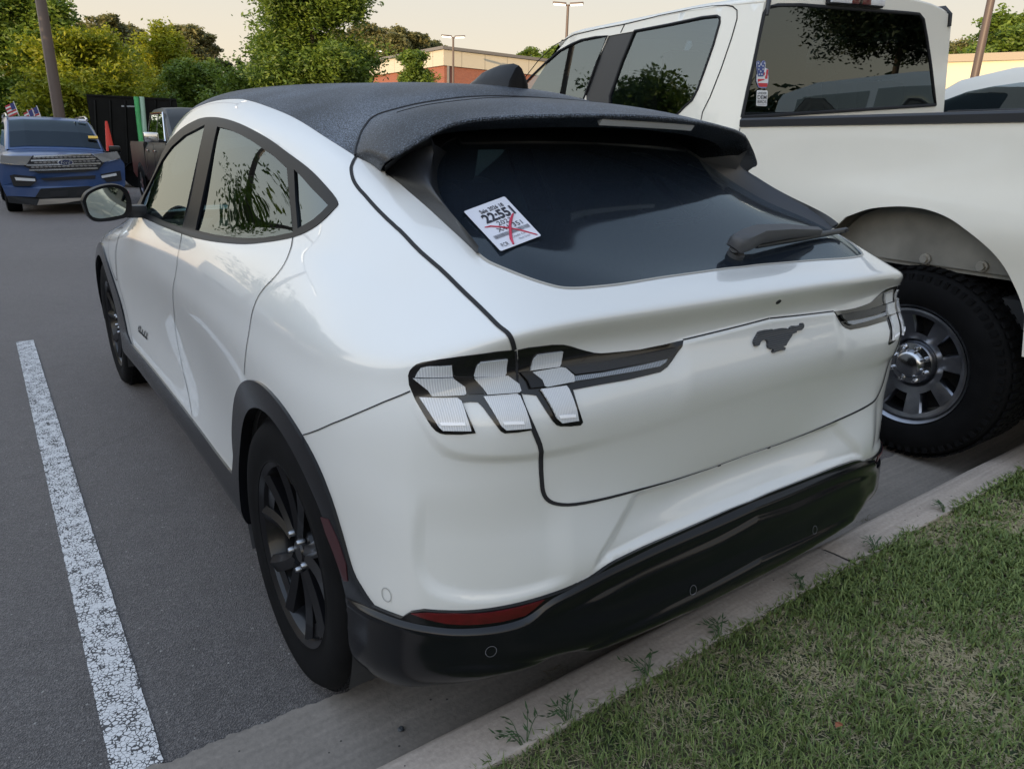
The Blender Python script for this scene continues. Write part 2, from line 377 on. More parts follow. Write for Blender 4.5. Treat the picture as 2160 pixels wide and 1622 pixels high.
col((0.844,0.334,.31),(0.864,0.314,.36),(0.866,0.312,.43),(.874,.312,.50),(.874,.315,.60),(.874,.32,.70),(.870,.328,.80),(.862,.335,.90),(.845,.348,.975),(.83,.36,1.020),(.805,.39,1.055),(.752,.54,1.140),(.665,.77,1.280),(.613,1.05,1.388),(.48,1.25,1.505),(0,1.58,1.609))
col((.88,.44,.28),(.905,.43,.33),(.908,.43,.41),(.91,.432,.49),(.91,.435,.60),(.912,.438,.69),(.91,.445,.79),(.902,.455,.88),(.885,.47,.955),(.868,.485,1.005),(.84,.51,1.047),(.775,.62,1.135),(.68,.86,1.298),(.618,1.13,1.405),(.47,1.33,1.520),(0,1.65,1.612))
col((.89,.62,.26),(.925,.62,.30),(.93,.62,.38),(.932,.62,.47),(.933,.62,.58),(.935,.62,.68),(.934,.62,.78),(.926,.62,.87),(.908,.625,.945),(.890,.63,1.000),(.860,.65,1.045),(.785,.74,1.140),(.69,.96,1.316),(.62,1.24,1.428),(.45,1.43,1.535),(0,1.72,1.615))
col((.89,.87,.25),(.93,.87,.29),(.938,.87,.37),(.940,.87,.46),(.941,.87,.57),(.942,.87,.68),(.940,.87,.78),(.932,.87,.87),(.914,.87,.945),(.896,.87,1.000),(.866,.88,1.050),(.79,.92,1.152),(.70,1.13,1.336),(.62,1.38,1.455),(.43,1.56,1.552),(0,1.80,1.618))
col((.885,1.25,.24),(.925,1.25,.28),(.932,1.25,.35),(.930,1.25,.44),(.924,1.25,.56),(.924,1.25,.67),(.925,1.25,.78),(.921,1.25,.87),(.908,1.25,.94),(.892,1.25,1.000),(.865,1.25,1.050),(.805,1.24,1.130),(.712,1.41,1.352),(.62,1.62,1.490),(.41,1.76,1.575),(0,1.92,1.620))
col((.88,1.70,.24),(.918,1.70,.28),(.922,1.70,.34),(.912,1.70,.42),(.900,1.70,.54),(.898,1.70,.66),(.905,1.70,.78),(.908,1.70,.87),(.900,1.70,.94),(.888,1.70,.995),(.868,1.70,1.040),(.825,1.68,1.098),(.728,1.78,1.354),(.62,1.92,1.525),(.40,2.0,1.596),(0,2.05,1.622))
col((.88,2.20,.24),(.916,2.20,.28),(.920,2.20,.34),(.908,2.20,.42),(.890,2.20,.54),(.886,2.20,.66),(.896,2.20,.78),(.903,2.20,.87),(.896,2.20,.94),(.884,2.20,.990),(.866,2.20,1.030),(.832,2.20,1.082),(.732,2.21,1.348),(.62,2.25,1.546),(.40,2.24,1.606),(0,2.18,1.622))
col((.88,2.70,.24),(.918,2.70,.28),(.922,2.70,.34),(.912,2.70,.42),(.896,2.70,.54),(.894,2.70,.66),(.903,2.70,.78),(.908,2.70,.87),(.900,2.70,.94),(.886,2.70,.985),(.866,2.70,1.022),(.834,2.70,1.070),(.735,2.66,1.320),(.62,2.60,1.538),(.40,2.46,1.602),(0,2.28,1.621))
col((.885,3.15,.24),(.922,3.15,.28),(.928,3.15,.34),(.924,3.15,.42),(.916,3.15,.54),(.915,3.15,.65),(.920,3.15,.76),(.920,3.15,.85),(.908,3.15,.92),(.890,3.15,.965),(.865,3.15,1.005),(.825,3.17,1.050),(.733,3.06,1.265),(.61,2.88,1.495),(.38,2.66,1.588),(0,2.38,1.618))
col((.89,3.50,.24),(.930,3.50,.28),(.936,3.50,.34),(.937,3.50,.42),(.936,3.50,.54),(.937,3.50,.65),(.936,3.50,.75),(.928,3.50,.83),(.908,3.50,.895),(.880,3.50,.935),(.845,3.50,.970),(.790,3.60,1.010),(.685,3.36,1.200),(.545,3.02,1.455),(.34,2.76,1.570),(0,2.46,1.614))
col((.88,3.95,.24),(.930,3.95,.28),(.938,3.95,.34),(.942,3.95,.42),(.943,3.95,.54),(.942,3.95,.64),(.936,3.95,.73),(.920,3.95,.80),(.892,3.95,.855),(.855,3.95,.890),(.805,3.93,.920),(.700,3.80,.980),(.570,3.46,1.180),(.44,3.06,1.450),(.28,2.80,1.565),(0,2.54,1.610))
col((.84,4.32,.26),(.90,4.32,.30),(.91,4.32,.36),(.915,4.32,.43),(.915,4.32,.53),(.910,4.32,.62),(.90,4.32,.69),(.875,4.32,.755),(.84,4.32,.805),(.79,4.31,.835),(.725,4.27,.865),(.56,3.90,.970),(.42,3.52,1.180),(.32,3.08,1.460),(.2,2.84,1.565),(0,2.6,1.607))
col((.70,4.58,.26),(.75,4.60,.30),(.765,4.61,.36),(.77,4.62,.43),(.77,4.62,.52),(.765,4.61,.60),(.75,4.60,.67),(.72,4.57,.73),(.69,4.54,.77),(.64,4.49,.800),(.57,4.42,.83),(.40,3.96,.965),(.29,3.56,1.185),(.21,3.09,1.470),(.13,2.86,1.567),(0,2.64,1.605))
col((.38,4.70,.26),(.40,4.74,.30),(.40,4.76,.36),(.40,4.77,.43),(.40,4.77,.52),(.40,4.76,.60),(.39,4.74,.67),(.37,4.70,.73),(.35,4.66,.765),(.33,4.59,.795),(.30,4.50,.825),(.21,3.99,.965),(.15,3.58,1.19),(.10,3.09,1.478),(.06,2.87,1.569),(0,2.66,1.604))
col((0,4.74,.26),(0,4.79,.30),(0,4.81,.36),(0,4.82,.43),(0,4.82,.52),(0,4.81,.60),(0,4.79,.67),(0,4.74,.73),(0,4.69,.765),(0,4.62,.795),(0,4.53,.825),(0,4.0,.965),(0,3.59,1.19),(0,3.09,1.48),(0,2.87,1.57),(0,2.67,1.604))
SK = Skin(COLS, lam_u=2e-4, lam_v=6e-8)

# feature curves, each point found on the skin
def smooth_line(uv, n=6):
    """Catmull-Rom densify in parameter space"""
    P = [np.array(p) for p in uv]; out = []
    for i in range(len(P)-1):
        p0 = P[max(i-1, 0)]; p1, p2 = P[i], P[i+1]; p3 = P[min(i+2, len(P)-1)]
        for k in range(n):
            t = k/n
            out.append(.5*((2*p1)+(-p0+p2)*t+(2*p0-5*p1+4*p2-p3)*t*t+(-p0+3*p1-3*p2+p3)*t**3))
    out.append(P[-1]); return out
def inside(poly, pts):
    poly = np.array(poly); x, y = pts[:, 0], pts[:, 1]; r = np.zeros(len(pts), bool); n = len(poly); j = n-1
    for i in range(n):
        xi, yi = poly[i]; xj, yj = poly[j]
        c = ((yi > y) != (yj > y)) & (x < (xj-xi)*(y-yi)/(yj-yi+1e-15)+xi); r ^= c; j = i
    return r
def c0(z): # point on the rear centre line at height z
    p = SK.hit((-1e-4, -2.0, z), (0, 1.0, 0)); p[0] = 0; return p
def cutu(z):
    p = SK.hit((-1e-4, 8.0, z), (0, -1.0, 0)); p[0] = SK.umax; return p
UM, VM = SK.umax, SK.vmax
# black cladding / white paint boundary, centre -> left -> front
LA = smooth_line([c0(.575)]+SK.px((1540,1072),(1478,1099),(1411,1128),(1330,1164),(1285,1187),(1240,1217),(1195,1238),(1140,1257),(1060,1277),(1000,1285),(940,1286),(895,1283)), 4)
LA += SK.px((868,1287),(850,1299),(820,1288),(790,1275))
LA += smooth_line(SK.px((788,1272),(766,1240),(745,1200),(722,1120),(700,1050),(672,980),(640,920),(600,858),(562,815),(535,801),(516,806),(503,828),(496,870),(494,915),(497,960)), 3)
LA += smooth_line(SK.yz((1.36,.40),(1.6,.385),(1.888,.382),(2.3,.385),(2.8,.39),(3.2,.395)), 3)
LA += smooth_line(SK.yz((3.27,.43),(3.34,.55),(3.43,.66),(3.55,.75),(3.70,.805),(3.86,.825),(4.03,.805),(4.18,.73),(4.29,.60),(4.34,.46)), 4)
LA += [SK.hit((-.80, 8.0, .42), (0, -1., 0)), SK.hit((-.4, 8.0, .42), (0, -1., 0)), cutu(.42)]
POLY = {}
POLY['clad'] = [np.array((0, 0.))]+LA+[np.array((UM, 0.))]
def arch_hole(cy, cz, r):
    a = np.radians(np.linspace(-12, 192, 40))
    p = SK.yz(*[(cy+r*math.cos(t), cz+r*math.sin(t)) for t in a])
    return [np.array((p[0][0], -.05))]+p+[np.array((p[-1][0], -.05))]
POLY['arch_r'] = arch_hole(.875, .36, .398); POLY['arch_f'] = arch_hole(3.86, .36, .398)
# side glazing
POLY['dlo'] = smooth_line(SK.px((296,458),(370,489),(426,506),(500,515),(556,512),(622,500),(667,478),(704,444))+SK.px((713,426),(685,389),(650,354),(607,322),(570,295),(533,274),(505,261),(478,252),(450,248),(426,250))
    +SK.yz((2.45,1.466),(2.65,1.438),(2.85,1.385),(3.05,1.305),(3.22,1.215),(3.36,1.12),(3.42,1.055),(3.40,1.03),(3.2,1.025)), 4)
POLY['g_front'] = SK.px((385,480),(350,468),(320,455))+SK.yz((3.16,1.06),(3.17,1.12),(3.08,1.20),(2.92,1.295),(2.74,1.365),(2.55,1.41),(2.40,1.428))+SK.px((433,264))
POLY['g_rear'] = SK.px((459,268),(480,273),(500,281),(530,297),(556,315),(580,332),(606,356),(612,420),(619,491),(585,498),(556,502),(528,503),(500,502),(455,496),(413,486))
POLY['g_quarter'] = SK.px((621,358),(640,377),(656,396),(675,415),(693,434),(680,448),(660,465),(629,483),(624,420))
# white / black roof boundary: from windscreen side to rear
LD = smooth_line(SK.yz((2.72,1.508),(2.45,1.535))+SK.px((500,209),(519,211),(556,222),(611,244),(650,266),(685,289),(720,311),(752,331),(780,345),(812,362),(840,384),(870,410),(910,445),(950,482),(980,510),(1007,535)), 4)
GB = smooth_line(SK.px((1007,535),(1026,550),(1051,562),(1103,583),(1154,600),(1193,608),(1240,607),(1315,599),(1415,583),(1516,569))+[c0(1.142)], 4)
GF = smooth_line(SK.px((1007,535),(990,510),(973,485),(937,433),(922,408),(911,385),(909,352),(918,326),(938,303),(965,290)), 4)
vtop_glass = SK.vn[13]+.03
POLY['glass'] = GB[::-1][:-1]+[np.array((0, vtop_glass))][:0]+[] 
POLY['glass'] = [np.array((0., vtop_glass))]+GB[::-1]+GF[1:]+[np.array((GF[-1][0], vtop_glass))]
ws_u0 = SK.tn[15]
POLY['windscreen'] = [np.array((UM+.01, SK.vn[11]+.05)), np.array((SK.tn[17]-.02, SK.vn[11]+.05)), np.array((SK.tn[16]-.05, SK.vn[12])), np.array((SK.tn[15]+.06, SK.vn[13]-.04)), np.array((UM+.01, SK.vn[13]))]
POLY['black_top'] = [np.array((UM+.01, SK.vn[13]+.02)), np.array((SK.tn[15], SK.vn[13]+.02))]+LD+[GB[-1]*0+np.array((LD[-1][0], LD[-1][1]))]+GB[1:]+[np.array((-.01, GB[-1][1])), np.array((-.01, VM+.05)), np.array((UM+.01, VM+.05))]
SEAM = smooth_line(SK.px((752,331),(757,304),(764,283),(774,267),(787,252),(812,241),(869,226),(920,217),(973,210)), 5)
SEAM = SEAM+[SEAM[-1]+(np.array((0., SEAM[-1][1]+.005))-SEAM[-1])*k for k in (.25, .5, .75, 1.0)]
POLY['roof_rear'] = SEAM+[np.array((-.01, SEAM[-1][1])), np.array((-.01, -.01)), np.array((SEAM[0][0], -.01))]
# tailgate cut
LE = smooth_line(SK.px((752,331),(744,345),(741,358),(745,378),(756,397),(779,423),(844,487),(908,550),(981,619),(1043,680),(1068,701),(1078,714),(1085,738)), 4)
LE2 = smooth_line(SK.px((1085,740),(1089,765),(1090,800),(1096,835),(1108,870),(1125,909),(1139,949),(1142,1009),(1146,1037),(1156,1054),(1176,1063),(1213,1063),(1284,1049),(1352,1031),(1430,1009),(1500,986)), 3)
CB = c0(.690)
POLY['tailgate'] = LE+LE2+[CB, np.array((-.01, CB[1])), np.array((-.01, VM+.05)), np.array((LE[0][0], VM+.05))]
LO = SK.px((1085,738),(1050,741),(1017,746),(975,751),(933,757),(892,764),(880,768),(872,774),(865,782),(862,792),(864,812),(878,845),(892,867),(906,888),(914,899),(922,907),(931,912),(942,914),(975,914),(1004,911),(990,880),(976,850),(993,848),(1008,849),(1018,859),(1034,880),(1050,901),(1055,907),(1063,911),(1090,909),(1117,905),(1110,880),(1101,853),(1094,832),(1088,800),(1087,768))
LI = SK.px((1092,738),(1115,733),(1142,730),(1165,727),(1189,727),(1204,730),(1219,735),(1236,740),(1253,744),(1268,745),(1283,744),(1316,741),(1350,737),(1395,728),(1439,718),(1434,731),(1426,744),(1416,762),(1406,775),(1392,785),(1360,793),(1322,802),(1265,812),(1207,823),(1216,855),(1227,889),(1222,895),(1200,897),(1178,897),(1170,894),(1163,887),(1145,860),(1130,835),(1116,833),(1102,832),(1096,825),(1093,812),(1093,770))
POLY['lamp_out'] = LO; POLY['lamp_in'] = LI
# doors
RDOOR = SK.px((618,497),(612,530),(600,558),(580,585),(558,608),(541,635),(529,680),(521,730),(516,790))
FDOOR = SK.px((383,488),(374,560),(366,640),(371,700),(384,770),(398,830),(406,878))
FEND = SK.yz((3.20,1.02),(3.27,.95),(3.33,.86),(3.36,.75),(3.35,.68),(3.24,.52),(3.18,.42),(3.17,.39))

# creases and steps too fine for the node net: signed distance to a traced line, raised or sunk along the normal
def seg_dist(P, L):
    L = np.array([np.array(p) for p in L]); D = np.full(len(P), 9.0); lo = L.min(0)-.12; hi = L.max(0)+.12
    m = ((P > lo) & (P < hi)).all(1)
    if not m.any(): return D
    Q = P[m]; d = np.full(len(Q), 9.0)
    for a, b in zip(L[:-1], L[1:]):
        ab = b-a; t = np.clip(((Q-a)@ab)/(ab@ab+1e-12), 0, 1); d = np.minimum(d, np.linalg.norm(Q-a-t[:, None]*ab, axis=1))
    D[m] = d; return D
FIELDS = []
def field(line, close, amp, width, fade=None):
    FIELDS.append((line, list(line)+list(close), amp, width, fade))
def sstep(x): x = np.clip(x, 0, 1); return x*x*(3-2*x)
def disp(u, v):
    P = np.stack([np.abs(u), v], 1); d = np.zeros(len(P))
    for line, poly, amp, width, fade in FIELDS:
        sd = seg_dist(P, line); ins = inside(poly, P); sd = np.where(ins, sd, -sd)
        k = sstep(.5+sd/width)*amp
        if fade is not None: k = k*fade(P)
        d += k
    return d
vbot = -.05
# lamp band stands a little proud of the lower bumper and gate
L1 = smooth_line(SK.px((1120,700),(1030,722),(960,730),(895,740),(862,756),(852,785),(858,815),(868,845),(885,878),(903,908),(925,940),(962,960),(1020,967),(1100,965),(1150,958),(1250,938),(1400,893),(1480,866))+[c0(.868)], 3)
field(L1, [np.array((-.05, L1[-1][1])), np.array((-.05, L1[-1][1]+.35)), np.array((L1[0][0], L1[-1][1]+.35))], -.0+.007, .026, fade=lambda P: (1-sstep((P[:, 1]-L1[-1][1]-.03)/.10))*(.12+.88*sstep((P[:, 0]-.45)/.3)))
# sunk scallop low in the bumper corner
L2 = smooth_line(SK.px((893,1000),(884,1090),(880,1165),(889,1212),(915,1243),(962,1259),(1020,1263),(1100,1252),(1180,1227),(1215,1208)), 4)
vt = SK.px((893, 1040))[0][1]; ur = SK.px((1215, 1150))[0][0]
field(L2, [SK.px((1215, 960))[0], SK.px((893, 900))[0]], -.009, .030, fade=lambda P: (1-sstep((P[:, 1]-vt+.10)/.12))*sstep((P[:, 0]-ur)/.07))
# recess for the number plate
vt3 = 9.0
L3 = SK.px((1352,1031),(1333,1069),(1310,1110),(1290,1145),(1274,1172),(1264,1194))
k3 = min(range(len(LE2)), key=lambda i: np.linalg.norm(LE2[i]-L3[0])); kA = min(range(len(LA)), key=lambda i: np.linalg.norm(LA[i]-L3[-1])); LE2C = LE2+[CB]
up_ = np.array((0, .0)); dn_ = np.array((0, .0)); LAC = LA[:kA+2]
field(L3, [p-dn_ for p in LA[:kA][::-1]]+[np.array((-.05, LA[0][1])), np.array((-.05, CB[1]))]+[p+up_ for p in LE2[k3+1:][::-1]], -.012, .045, fade=lambda P: sstep(seg_dist(P, LE2C)/.022)*sstep(seg_dist(P, LAC)/.022))
# ledges of the black bumper
L4 = smooth_line(SK.px((740,1262),(800,1291),(850,1309),(910,1321),(980,1326),(1050,1320),(1098,1307),(1125,1291),(1160,1263),(1200,1242),(1262,1210),(1330,1178),(1411,1141),(1500,1103))+[c0(.563)], 3)
field(L4, [np.array((-.05, L4[-1][1])), np.array((-.05, -.1)), np.array((L4[0][0]+.0, -.1))], .012, .016, fade=lambda P: 1-sstep((P[:, 0]-1.0)/.2))
L5 = smooth_line(SK.px((1150,1300),(1200,1274),(1262,1240),(1330,1205),(1411,1170),(1500,1132))+[c0(.535)], 3)
field(L5, [np.array((-.05, L5[-1][1])), np.array((-.05, -.1)), np.array((L5[0][0], -.1))], .009, .018, fade=lambda P: 1-sstep((P[:, 0]-L5[0][0]+.14)/.13))
L6 = smooth_line(SK.px((880,1396),(940,1396),(1000,1391),(1100,1380),(1200,1362),(1300,1326))+[c0(.425)], 3)
field(L6, [np.array((-.05, L6[-1][1])), np.array((-.05, -.1)), np.array((L6[0][0], -.1))], .007, .014, fade=lambda P: 1-sstep((P[:, 0]-L6[0][0]+.16)/.14))
# upper edge of the gate's lower skin, standing proud between the lamps
L7 = smooth_line(SK.px((1405,730),(1439,719),(1500,703),(1560,688))+[c0(1.034)], 4)
field(L7, [np.array((-.05, L7[-1][1])), np.array((-.05, L7[-1][1]-.3)), np.array((L7[0][0], L7[-1][1]-.3))], .009, .012, fade=lambda P: (1-sstep((P[:, 0]-L7[0][0]+.06)/.06))*sstep((P[:, 1]-L7[-1][1]+.16)/.12))
_ev0 = Skin.ev
def frame_d(s, u, v, h=1.5e-3):
    u = np.asarray(u, float); v = np.asarray(v, float)
    def full(a, b):
        P = _ev0(s, a, b); da = _ev0(s, a+h, b)-_ev0(s, a-h, b); db = _ev0(s, a, np.minimum(b+h, s.vmax))-_ev0(s, a, np.maximum(b-h, 0))
        n = np.cross(db, da); n /= np.linalg.norm(n, axis=1)[:, None]+1e-12
        return P+n*disp(a, b)[:, None]
    P = full(u, v); e = 3e-3
    da = full(u+e, v)-full(u-e, v); vb = np.minimum(v+e, s.vmax); va = np.maximum(v-e, 0)
    n = np.cross(full(u, vb)-full(u, va), da); n /= np.linalg.norm(n, axis=1)[:, None]+1e-12
    return P, n
Skin.frame = frame_d

# ------------------------------------------------------------------ cut the skin into panels
def poly_close(P): return [np.array(p, float) for p in P]
extra = {}
bt = FDOOR[0]+np.array((0, .12)); rt = RDOOR[0]+np.array((0, .12)); ft = FEND[0]+np.array((0, .12))
POLY['rdoor'] = [rt]+smooth_line(RDOOR, 3)+[np.array((RDOOR[-1][0], 0.)), np.array((FDOOR[-1][0], 0.))]+smooth_line(FDOOR, 3)[::-1]+[bt]
POLY['fdoor'] = [bt]+smooth_line(FDOOR, 3)+[np.array((FDOOR[-1][0], 0.)), np.array((FEND[-1][0], 0.))]+smooth_line(FEND, 3)[::-1]+[ft]
BC = SK.px((640,917),(700,894),(752,873),(810,848),(866,825))
POLY['bumper'] = [np.array((BC[0][0]+.02, 0.))]+BC+SK.px((980,810),(1090,800))+LE2[2:]+[CB, np.array((-.01, CB[1])), np.array((-.01, 0.))]
lines = [(POLY[k], True) for k in ('arch_r','arch_f','dlo','g_front','g_rear','g_quarter','glass','windscreen','lamp_out','lamp_in')]
lines += [(LA, False), (LD, False), (GB, False), (SEAM, False), (LE, False), (LE2+[CB], False), (smooth_line(RDOOR, 3), False), (smooth_line(FDOOR, 3), False), (smooth_line(FEND, 3), False), (BC, False)]
V2, E2 = [], []
def clampuv(p): return (min(max(float(p[0]), 0.0), UM), min(max(float(p[1]), 0.0), VM))
for L, closed in lines:
    b = len(V2)
    pts = [clampuv(p) for p in L]
    V2 += pts
    for i in range(len(pts)-1): E2.append((b+i, b+i+1))
    if closed: E2.append((b+len(pts)-1, b))
b = len(V2); V2 += [(0, 0), (UM, 0), (UM, VM), (0, VM)]; E2 += [(b, b+1), (b+1, b+2), (b+2, b+3), (b+3, b)]
# rows of points along the creases so the mesh can follow them
for line, poly, amp, width, fade in FIELDS:
    L_ = [np.array(p) for p in line]; Q_ = [L_[0]]
    for a, b in zip(L_[:-1], L_[1:]):
        n = max(1, int(np.linalg.norm(b-a)/.007))
        for k in range(1, n+1): Q_.append(a+(b-a)*k/n)
    Q_ = np.array(Q_); T_ = np.gradient(Q_, axis=0); T_ /= np.linalg.norm(T_, axis=1)[:, None]+1e-12
    S_ = np.stack([-T_[:, 1], T_[:, 0]], 1)
    for f in (-1.0, -.75, -.5, -.25, 0, .25, .5, .75, 1.0) if width < .02 else (-.5, -.25, 0, .25, .5):
        for q in Q_+S_*f*width:
            if 0 < q[0] < UM and 0 < q[1] < VM: V2.append((float(q[0]), float(q[1])))
cons = np.array(V2)
gu = [0.0]
while gu[-1] < UM-.02: gu.append(gu[-1]+(.009 if gu[-1] < 1.4 else .016 if gu[-1] < 2.4 else .03 if gu[-1] < 3.8 else .06))
gu[-1] = UM
gv = np.linspace(0, VM, int(VM/.011)); G2 = []
cell = {}
for p in V2: cell.setdefault((int(p[0]/.02), int(p[1]/.02)), []).append(p)
for i, u in enumerate(gu):
    for j, v in enumerate(gv):
        if 0 < i < len(gu)-1 and 0 < j < len(gv)-1:
            uu = u+(.002 if j % 2 else 0)
            near = False; ci, cj = int(uu/.02), int(v/.02)
            for a_ in (-1, 0, 1):
                for b_ in (-1, 0, 1):
                    for q in cell.get((ci+a_, cj+b_), ()):
                        if (q[0]-uu)**2+(q[1]-v)**2 < .0050**2: near = True
            if near: continue
        else: uu = u
        G2.append((uu, v))
vv, ee, ff, _, _, _ = delaunay_2d_cdt([Vector(p) for p in V2+G2], E2, [], 0, 1e-5)
UV = np.array([tuple(p) for p in vv]); TR = np.array([tuple(f) for f in ff])
cen = UV[TR].mean(1)
IN = {k: inside(p, cen) for k, p in POLY.items()}
part = np.array(['quarter_panel ']*len(TR), dtype=object); part[:] = 'quarter'
fr_u = FEND[2][0]
part[cen[:, 0] > np.interp(cen[:, 1], [p[1] for p in FEND][::-1], [p[0] for p in FEND][::-1])] = 'front'
part[IN['bumper']] = 'bumper'; part[IN['rdoor']] = 'rdoor'; part[IN['fdoor']] = 'fdoor'
part[IN['tailgate']] = 'tailgate'
part[IN['black_top']] = 'roof'; part[IN['black_top'] & IN['roof_rear']] = 'fin'
part[IN['black_top'] & IN['glass']] = 'glass'
part[IN['windscreen']] = 'windscreen'
part[IN['dlo']] = 'trim'
for k in ('g_front', 'g_rear', 'g_quarter'): part[IN['dlo'] & IN[k]] = k
part[IN['clad']] = 'clad'; part[IN['lamp_out']] = 'lamp_out'; part[IN['lamp_in']] = 'lamp_in'
part[IN['arch_r'] | IN['arch_f']] = 'none'
PP, NN = SK.frame(UV[:, 0], UV[:, 1])
PP[UV[:, 0] < 1e-6, 0] = 0; PP[UV[:, 0] > UM-1e-6, 0] = 0; PP[UV[:, 1] > VM-1e-6, 0] = 0
for c_ in (UV[:, 0] < 1e-6, UV[:, 0] > UM-1e-6, UV[:, 1] > VM-1e-6): NN[c_, 0] = 0
NN /= np.linalg.norm(NN, axis=1)[:, None]
MIR = np.array([-1, 1, 1.0])
def lift(names, off=0.0, skirt=0.0, side='L', flip=False):
    """panel geometry from triangles of the cut skin; side L, R or B (both halves joined)"""
    m = np.isin(part, names); T = TR[m]
    ids = np.unique(T); mp = {int(i): k for k, i in enumerate(ids)}
    P = PP[ids]+NN[ids]*off; Nn = NN[ids].copy()
    F = [tuple(mp[int(i)] for i in t) for t in T]
    V = [p for p in P]; Ns = [n for n in Nn]
    if skirt:
        cnt = {}
        for f in F:
            for a, b in ((f[0], f[1]), (f[1], f[2]), (f[2], f[0])): cnt[(a, b)] = 1
        bd = [e for e in cnt if (e[1], e[0]) not in cnt]
        # leave the centre plane open
        cl = lambda k: abs(P[k][0]) < 1e-7
        bd = [e for e in bd if not (cl(e[0]) and cl(e[1]))]
        lo = {}
        for a, b in bd:
            for k in (a, b):
                if k not in lo:
                    q = PP[ids[k]]+NN[ids[k]]*(off-skirt)
                    V.append(P[k]); nrm = NN[ids[k]]; Ns.append(nrm); V.append(q); Ns.append(nrm); lo[k] = (len(V)-2, len(V)-1)
        SF = [(lo[a][0], lo[a][1], lo[b][1], lo[b][0]) for a, b in bd]
    else: SF = []
    V = np.array(V); Ns = np.array(Ns)
    if SF:   # skirt normals: real face normals
        acc = np.zeros_like(V)
        for f in SF:
            n_ = np.cross(V[f[1]]-V[f[0]], V[f[3]]-V[f[0]])
            for k in f: acc[k] += n_
        for k in lo.values():
            for j in k:
                l_ = np.linalg.norm(acc[j]); Ns[j] = acc[j]/l_ if l_ > 0 else Ns[j]
    F = F+SF
    F = [f if True else f for f in F]
    if side == 'L': return V, [tuple(f) for f in F], Ns
    VR = V*MIR; NR = Ns*MIR; FR = [tuple(reversed(f)) for f in F]
    if side == 'R': return VR, FR, NR
    n = len(V); key = {}
    for i, p in enumerate(V):
        if abs(p[0]) < 1e-7 and i < len(ids): key[i] = i
    rem = [key.get(i, n+i) for i in range(n)]
    FB = [tuple(rem[i] for i in f) for f in FR]
    return np.concatenate([V, VR]), F+FB, np.concatenate([Ns, NR])
# orientation test
t0 = TR[0]; nn_ = np.cross(PP[t0[1]]-PP[t0[0]], PP[t0[2]]-PP[t0[0]])
if nn_ @ NN[t0[0]] < 0: TR = TR[:, ::-1]
def panel(names, oname, mat, parent, off=0.0, skirt=.006, side='B', label=None):
    V, F, Ns = lift(names, off, skirt, side)
    used = sorted(set(i for f in F for i in f)); mp = {i: k for k, i in enumerate(used)}
    return mesh_obj(oname, V[used], [tuple(mp[i] for i in f) for f in F], mat, parent, normals=Ns[used], label=label)
def ribbon_geo(uv, w, off, dens=.02):
    P = [np.array(p) for p in uv]; Q = [P[0]]
    for a, b in zip(P[:-1], P[1:]):
        n = max(1, int(np.linalg.norm(b-a)/dens))
        for k in range(1, n+1): Q.append(a+(b-a)*k/n)
    Q = np.array(Q); X, Nn = SK.frame(Q[:, 0], Q[:, 1]); X = X+Nn*off
    T = np.gradient(X, axis=0); S = np.cross(Nn, T); S /= np.linalg.norm(S, axis=1)[:, None]+1e-12
    W = (w if hasattr(w, '__len__') else None)
    ww = np.interp(np.linspace(0, 1, len(Q)), np.linspace(0, 1, len(W)), W)[:, None] if W is not None else w
    A = X-S*ww/2; B = X+S*ww/2; n = len(Q)
    return np.concatenate([A, B]), [(i, i+1, n+i+1, n+i) for i in range(n-1)], Nn
def ribbon(name, uvs, w, mat, parent, off=.0012, sides=('L', 'R'), thick=True):
    for uv in uvs:
        V, F, _ = ribbon_geo(uv, w, off)
        if len(sides) == 2 and abs(uv[-1][0]) < 1e-4:      # crosses the centre line: one strip
            n = len(V)//2; A = np.concatenate([V[:n], (V[:n-1]*MIR)[::-1]]); B = np.concatenate([V[n:], (V[n:2*n-1]*MIR)[::-1]]); m = len(A)
            MB().add(np.concatenate([A, B]), [(i, i+1, m+i+1, m+i) for i in range(m-1)]).build(name, mat, parent); continue
        for s in sides:
            if s == 'L': MB().add(V, F).build(name, mat, parent)
            else: MB().add(V*MIR, [tuple(reversed(f)) for f in F]).build(name, mat, parent)

M['clear_glass'] = glass_mat('clear_windscreen', (.75, .85, .78), .01, 1.4)
CAR = empty('parked_car', (0, 0, 0), label='white crossover with black roof and cladding, its rear towards us, nearest vehicle', cat='car')
panel(['quarter'], 'rear_quarter_panel', M['white'], CAR, side='L'); panel(['quarter'], 'rear_quarter_panel', M['white'], CAR, side='R')
panel(['front'], 'front_body', M['white'], CAR, side='B')
panel(['bumper'], 'rear_bumper', M['white'], CAR, side='B')
for s in 'LR':
    d1 = panel(['rdoor'], 'rear_door', M['white'], CAR, side=s); d2 = panel(['fdoor'], 'front_door', M['white'], CAR, side=s)
TG = panel(['tailgate'], 'tailgate', M['white'], CAR, side='B')
panel(['roof'], 'roof', M['dew_roof'], CAR, off=.001, skirt=.01)
panel(['fin'], 'pillar_base', M['satin_black'], TG, off=.001, skirt=.02)
RG = panel(['glass'], 'rear_window', M['rear_glass'], TG, off=-.003, skirt=0)
panel(['windscreen'], 'windscreen', M['clear_glass'], CAR, off=-.002, skirt=0)
panel(['clad'], 'black_cladding', M['gloss_black'], CAR, off=.008, skirt=.03)
for s in 'LR':
    panel(['trim'], 'window_surround', M['trim_black'], CAR, off=.002, skirt=.014, side=s)
    panel(['g_front'], 'front_side_window', M['side_glass'], CAR, off=-.004, skirt=0, side=s)
    panel(['g_rear'], 'rear_side_window', M['side_glass'], CAR, off=-.004, skirt=0, side=s)
    panel(['g_quarter'], 'quarter_window', M['dark_glass'], CAR, off=-.004, skirt=0, side=s)
    panel(['lamp_out', 'lamp_in'], 'tail_lamp', M['lens_black'], CAR, off=.002, skirt=.01, side=s)
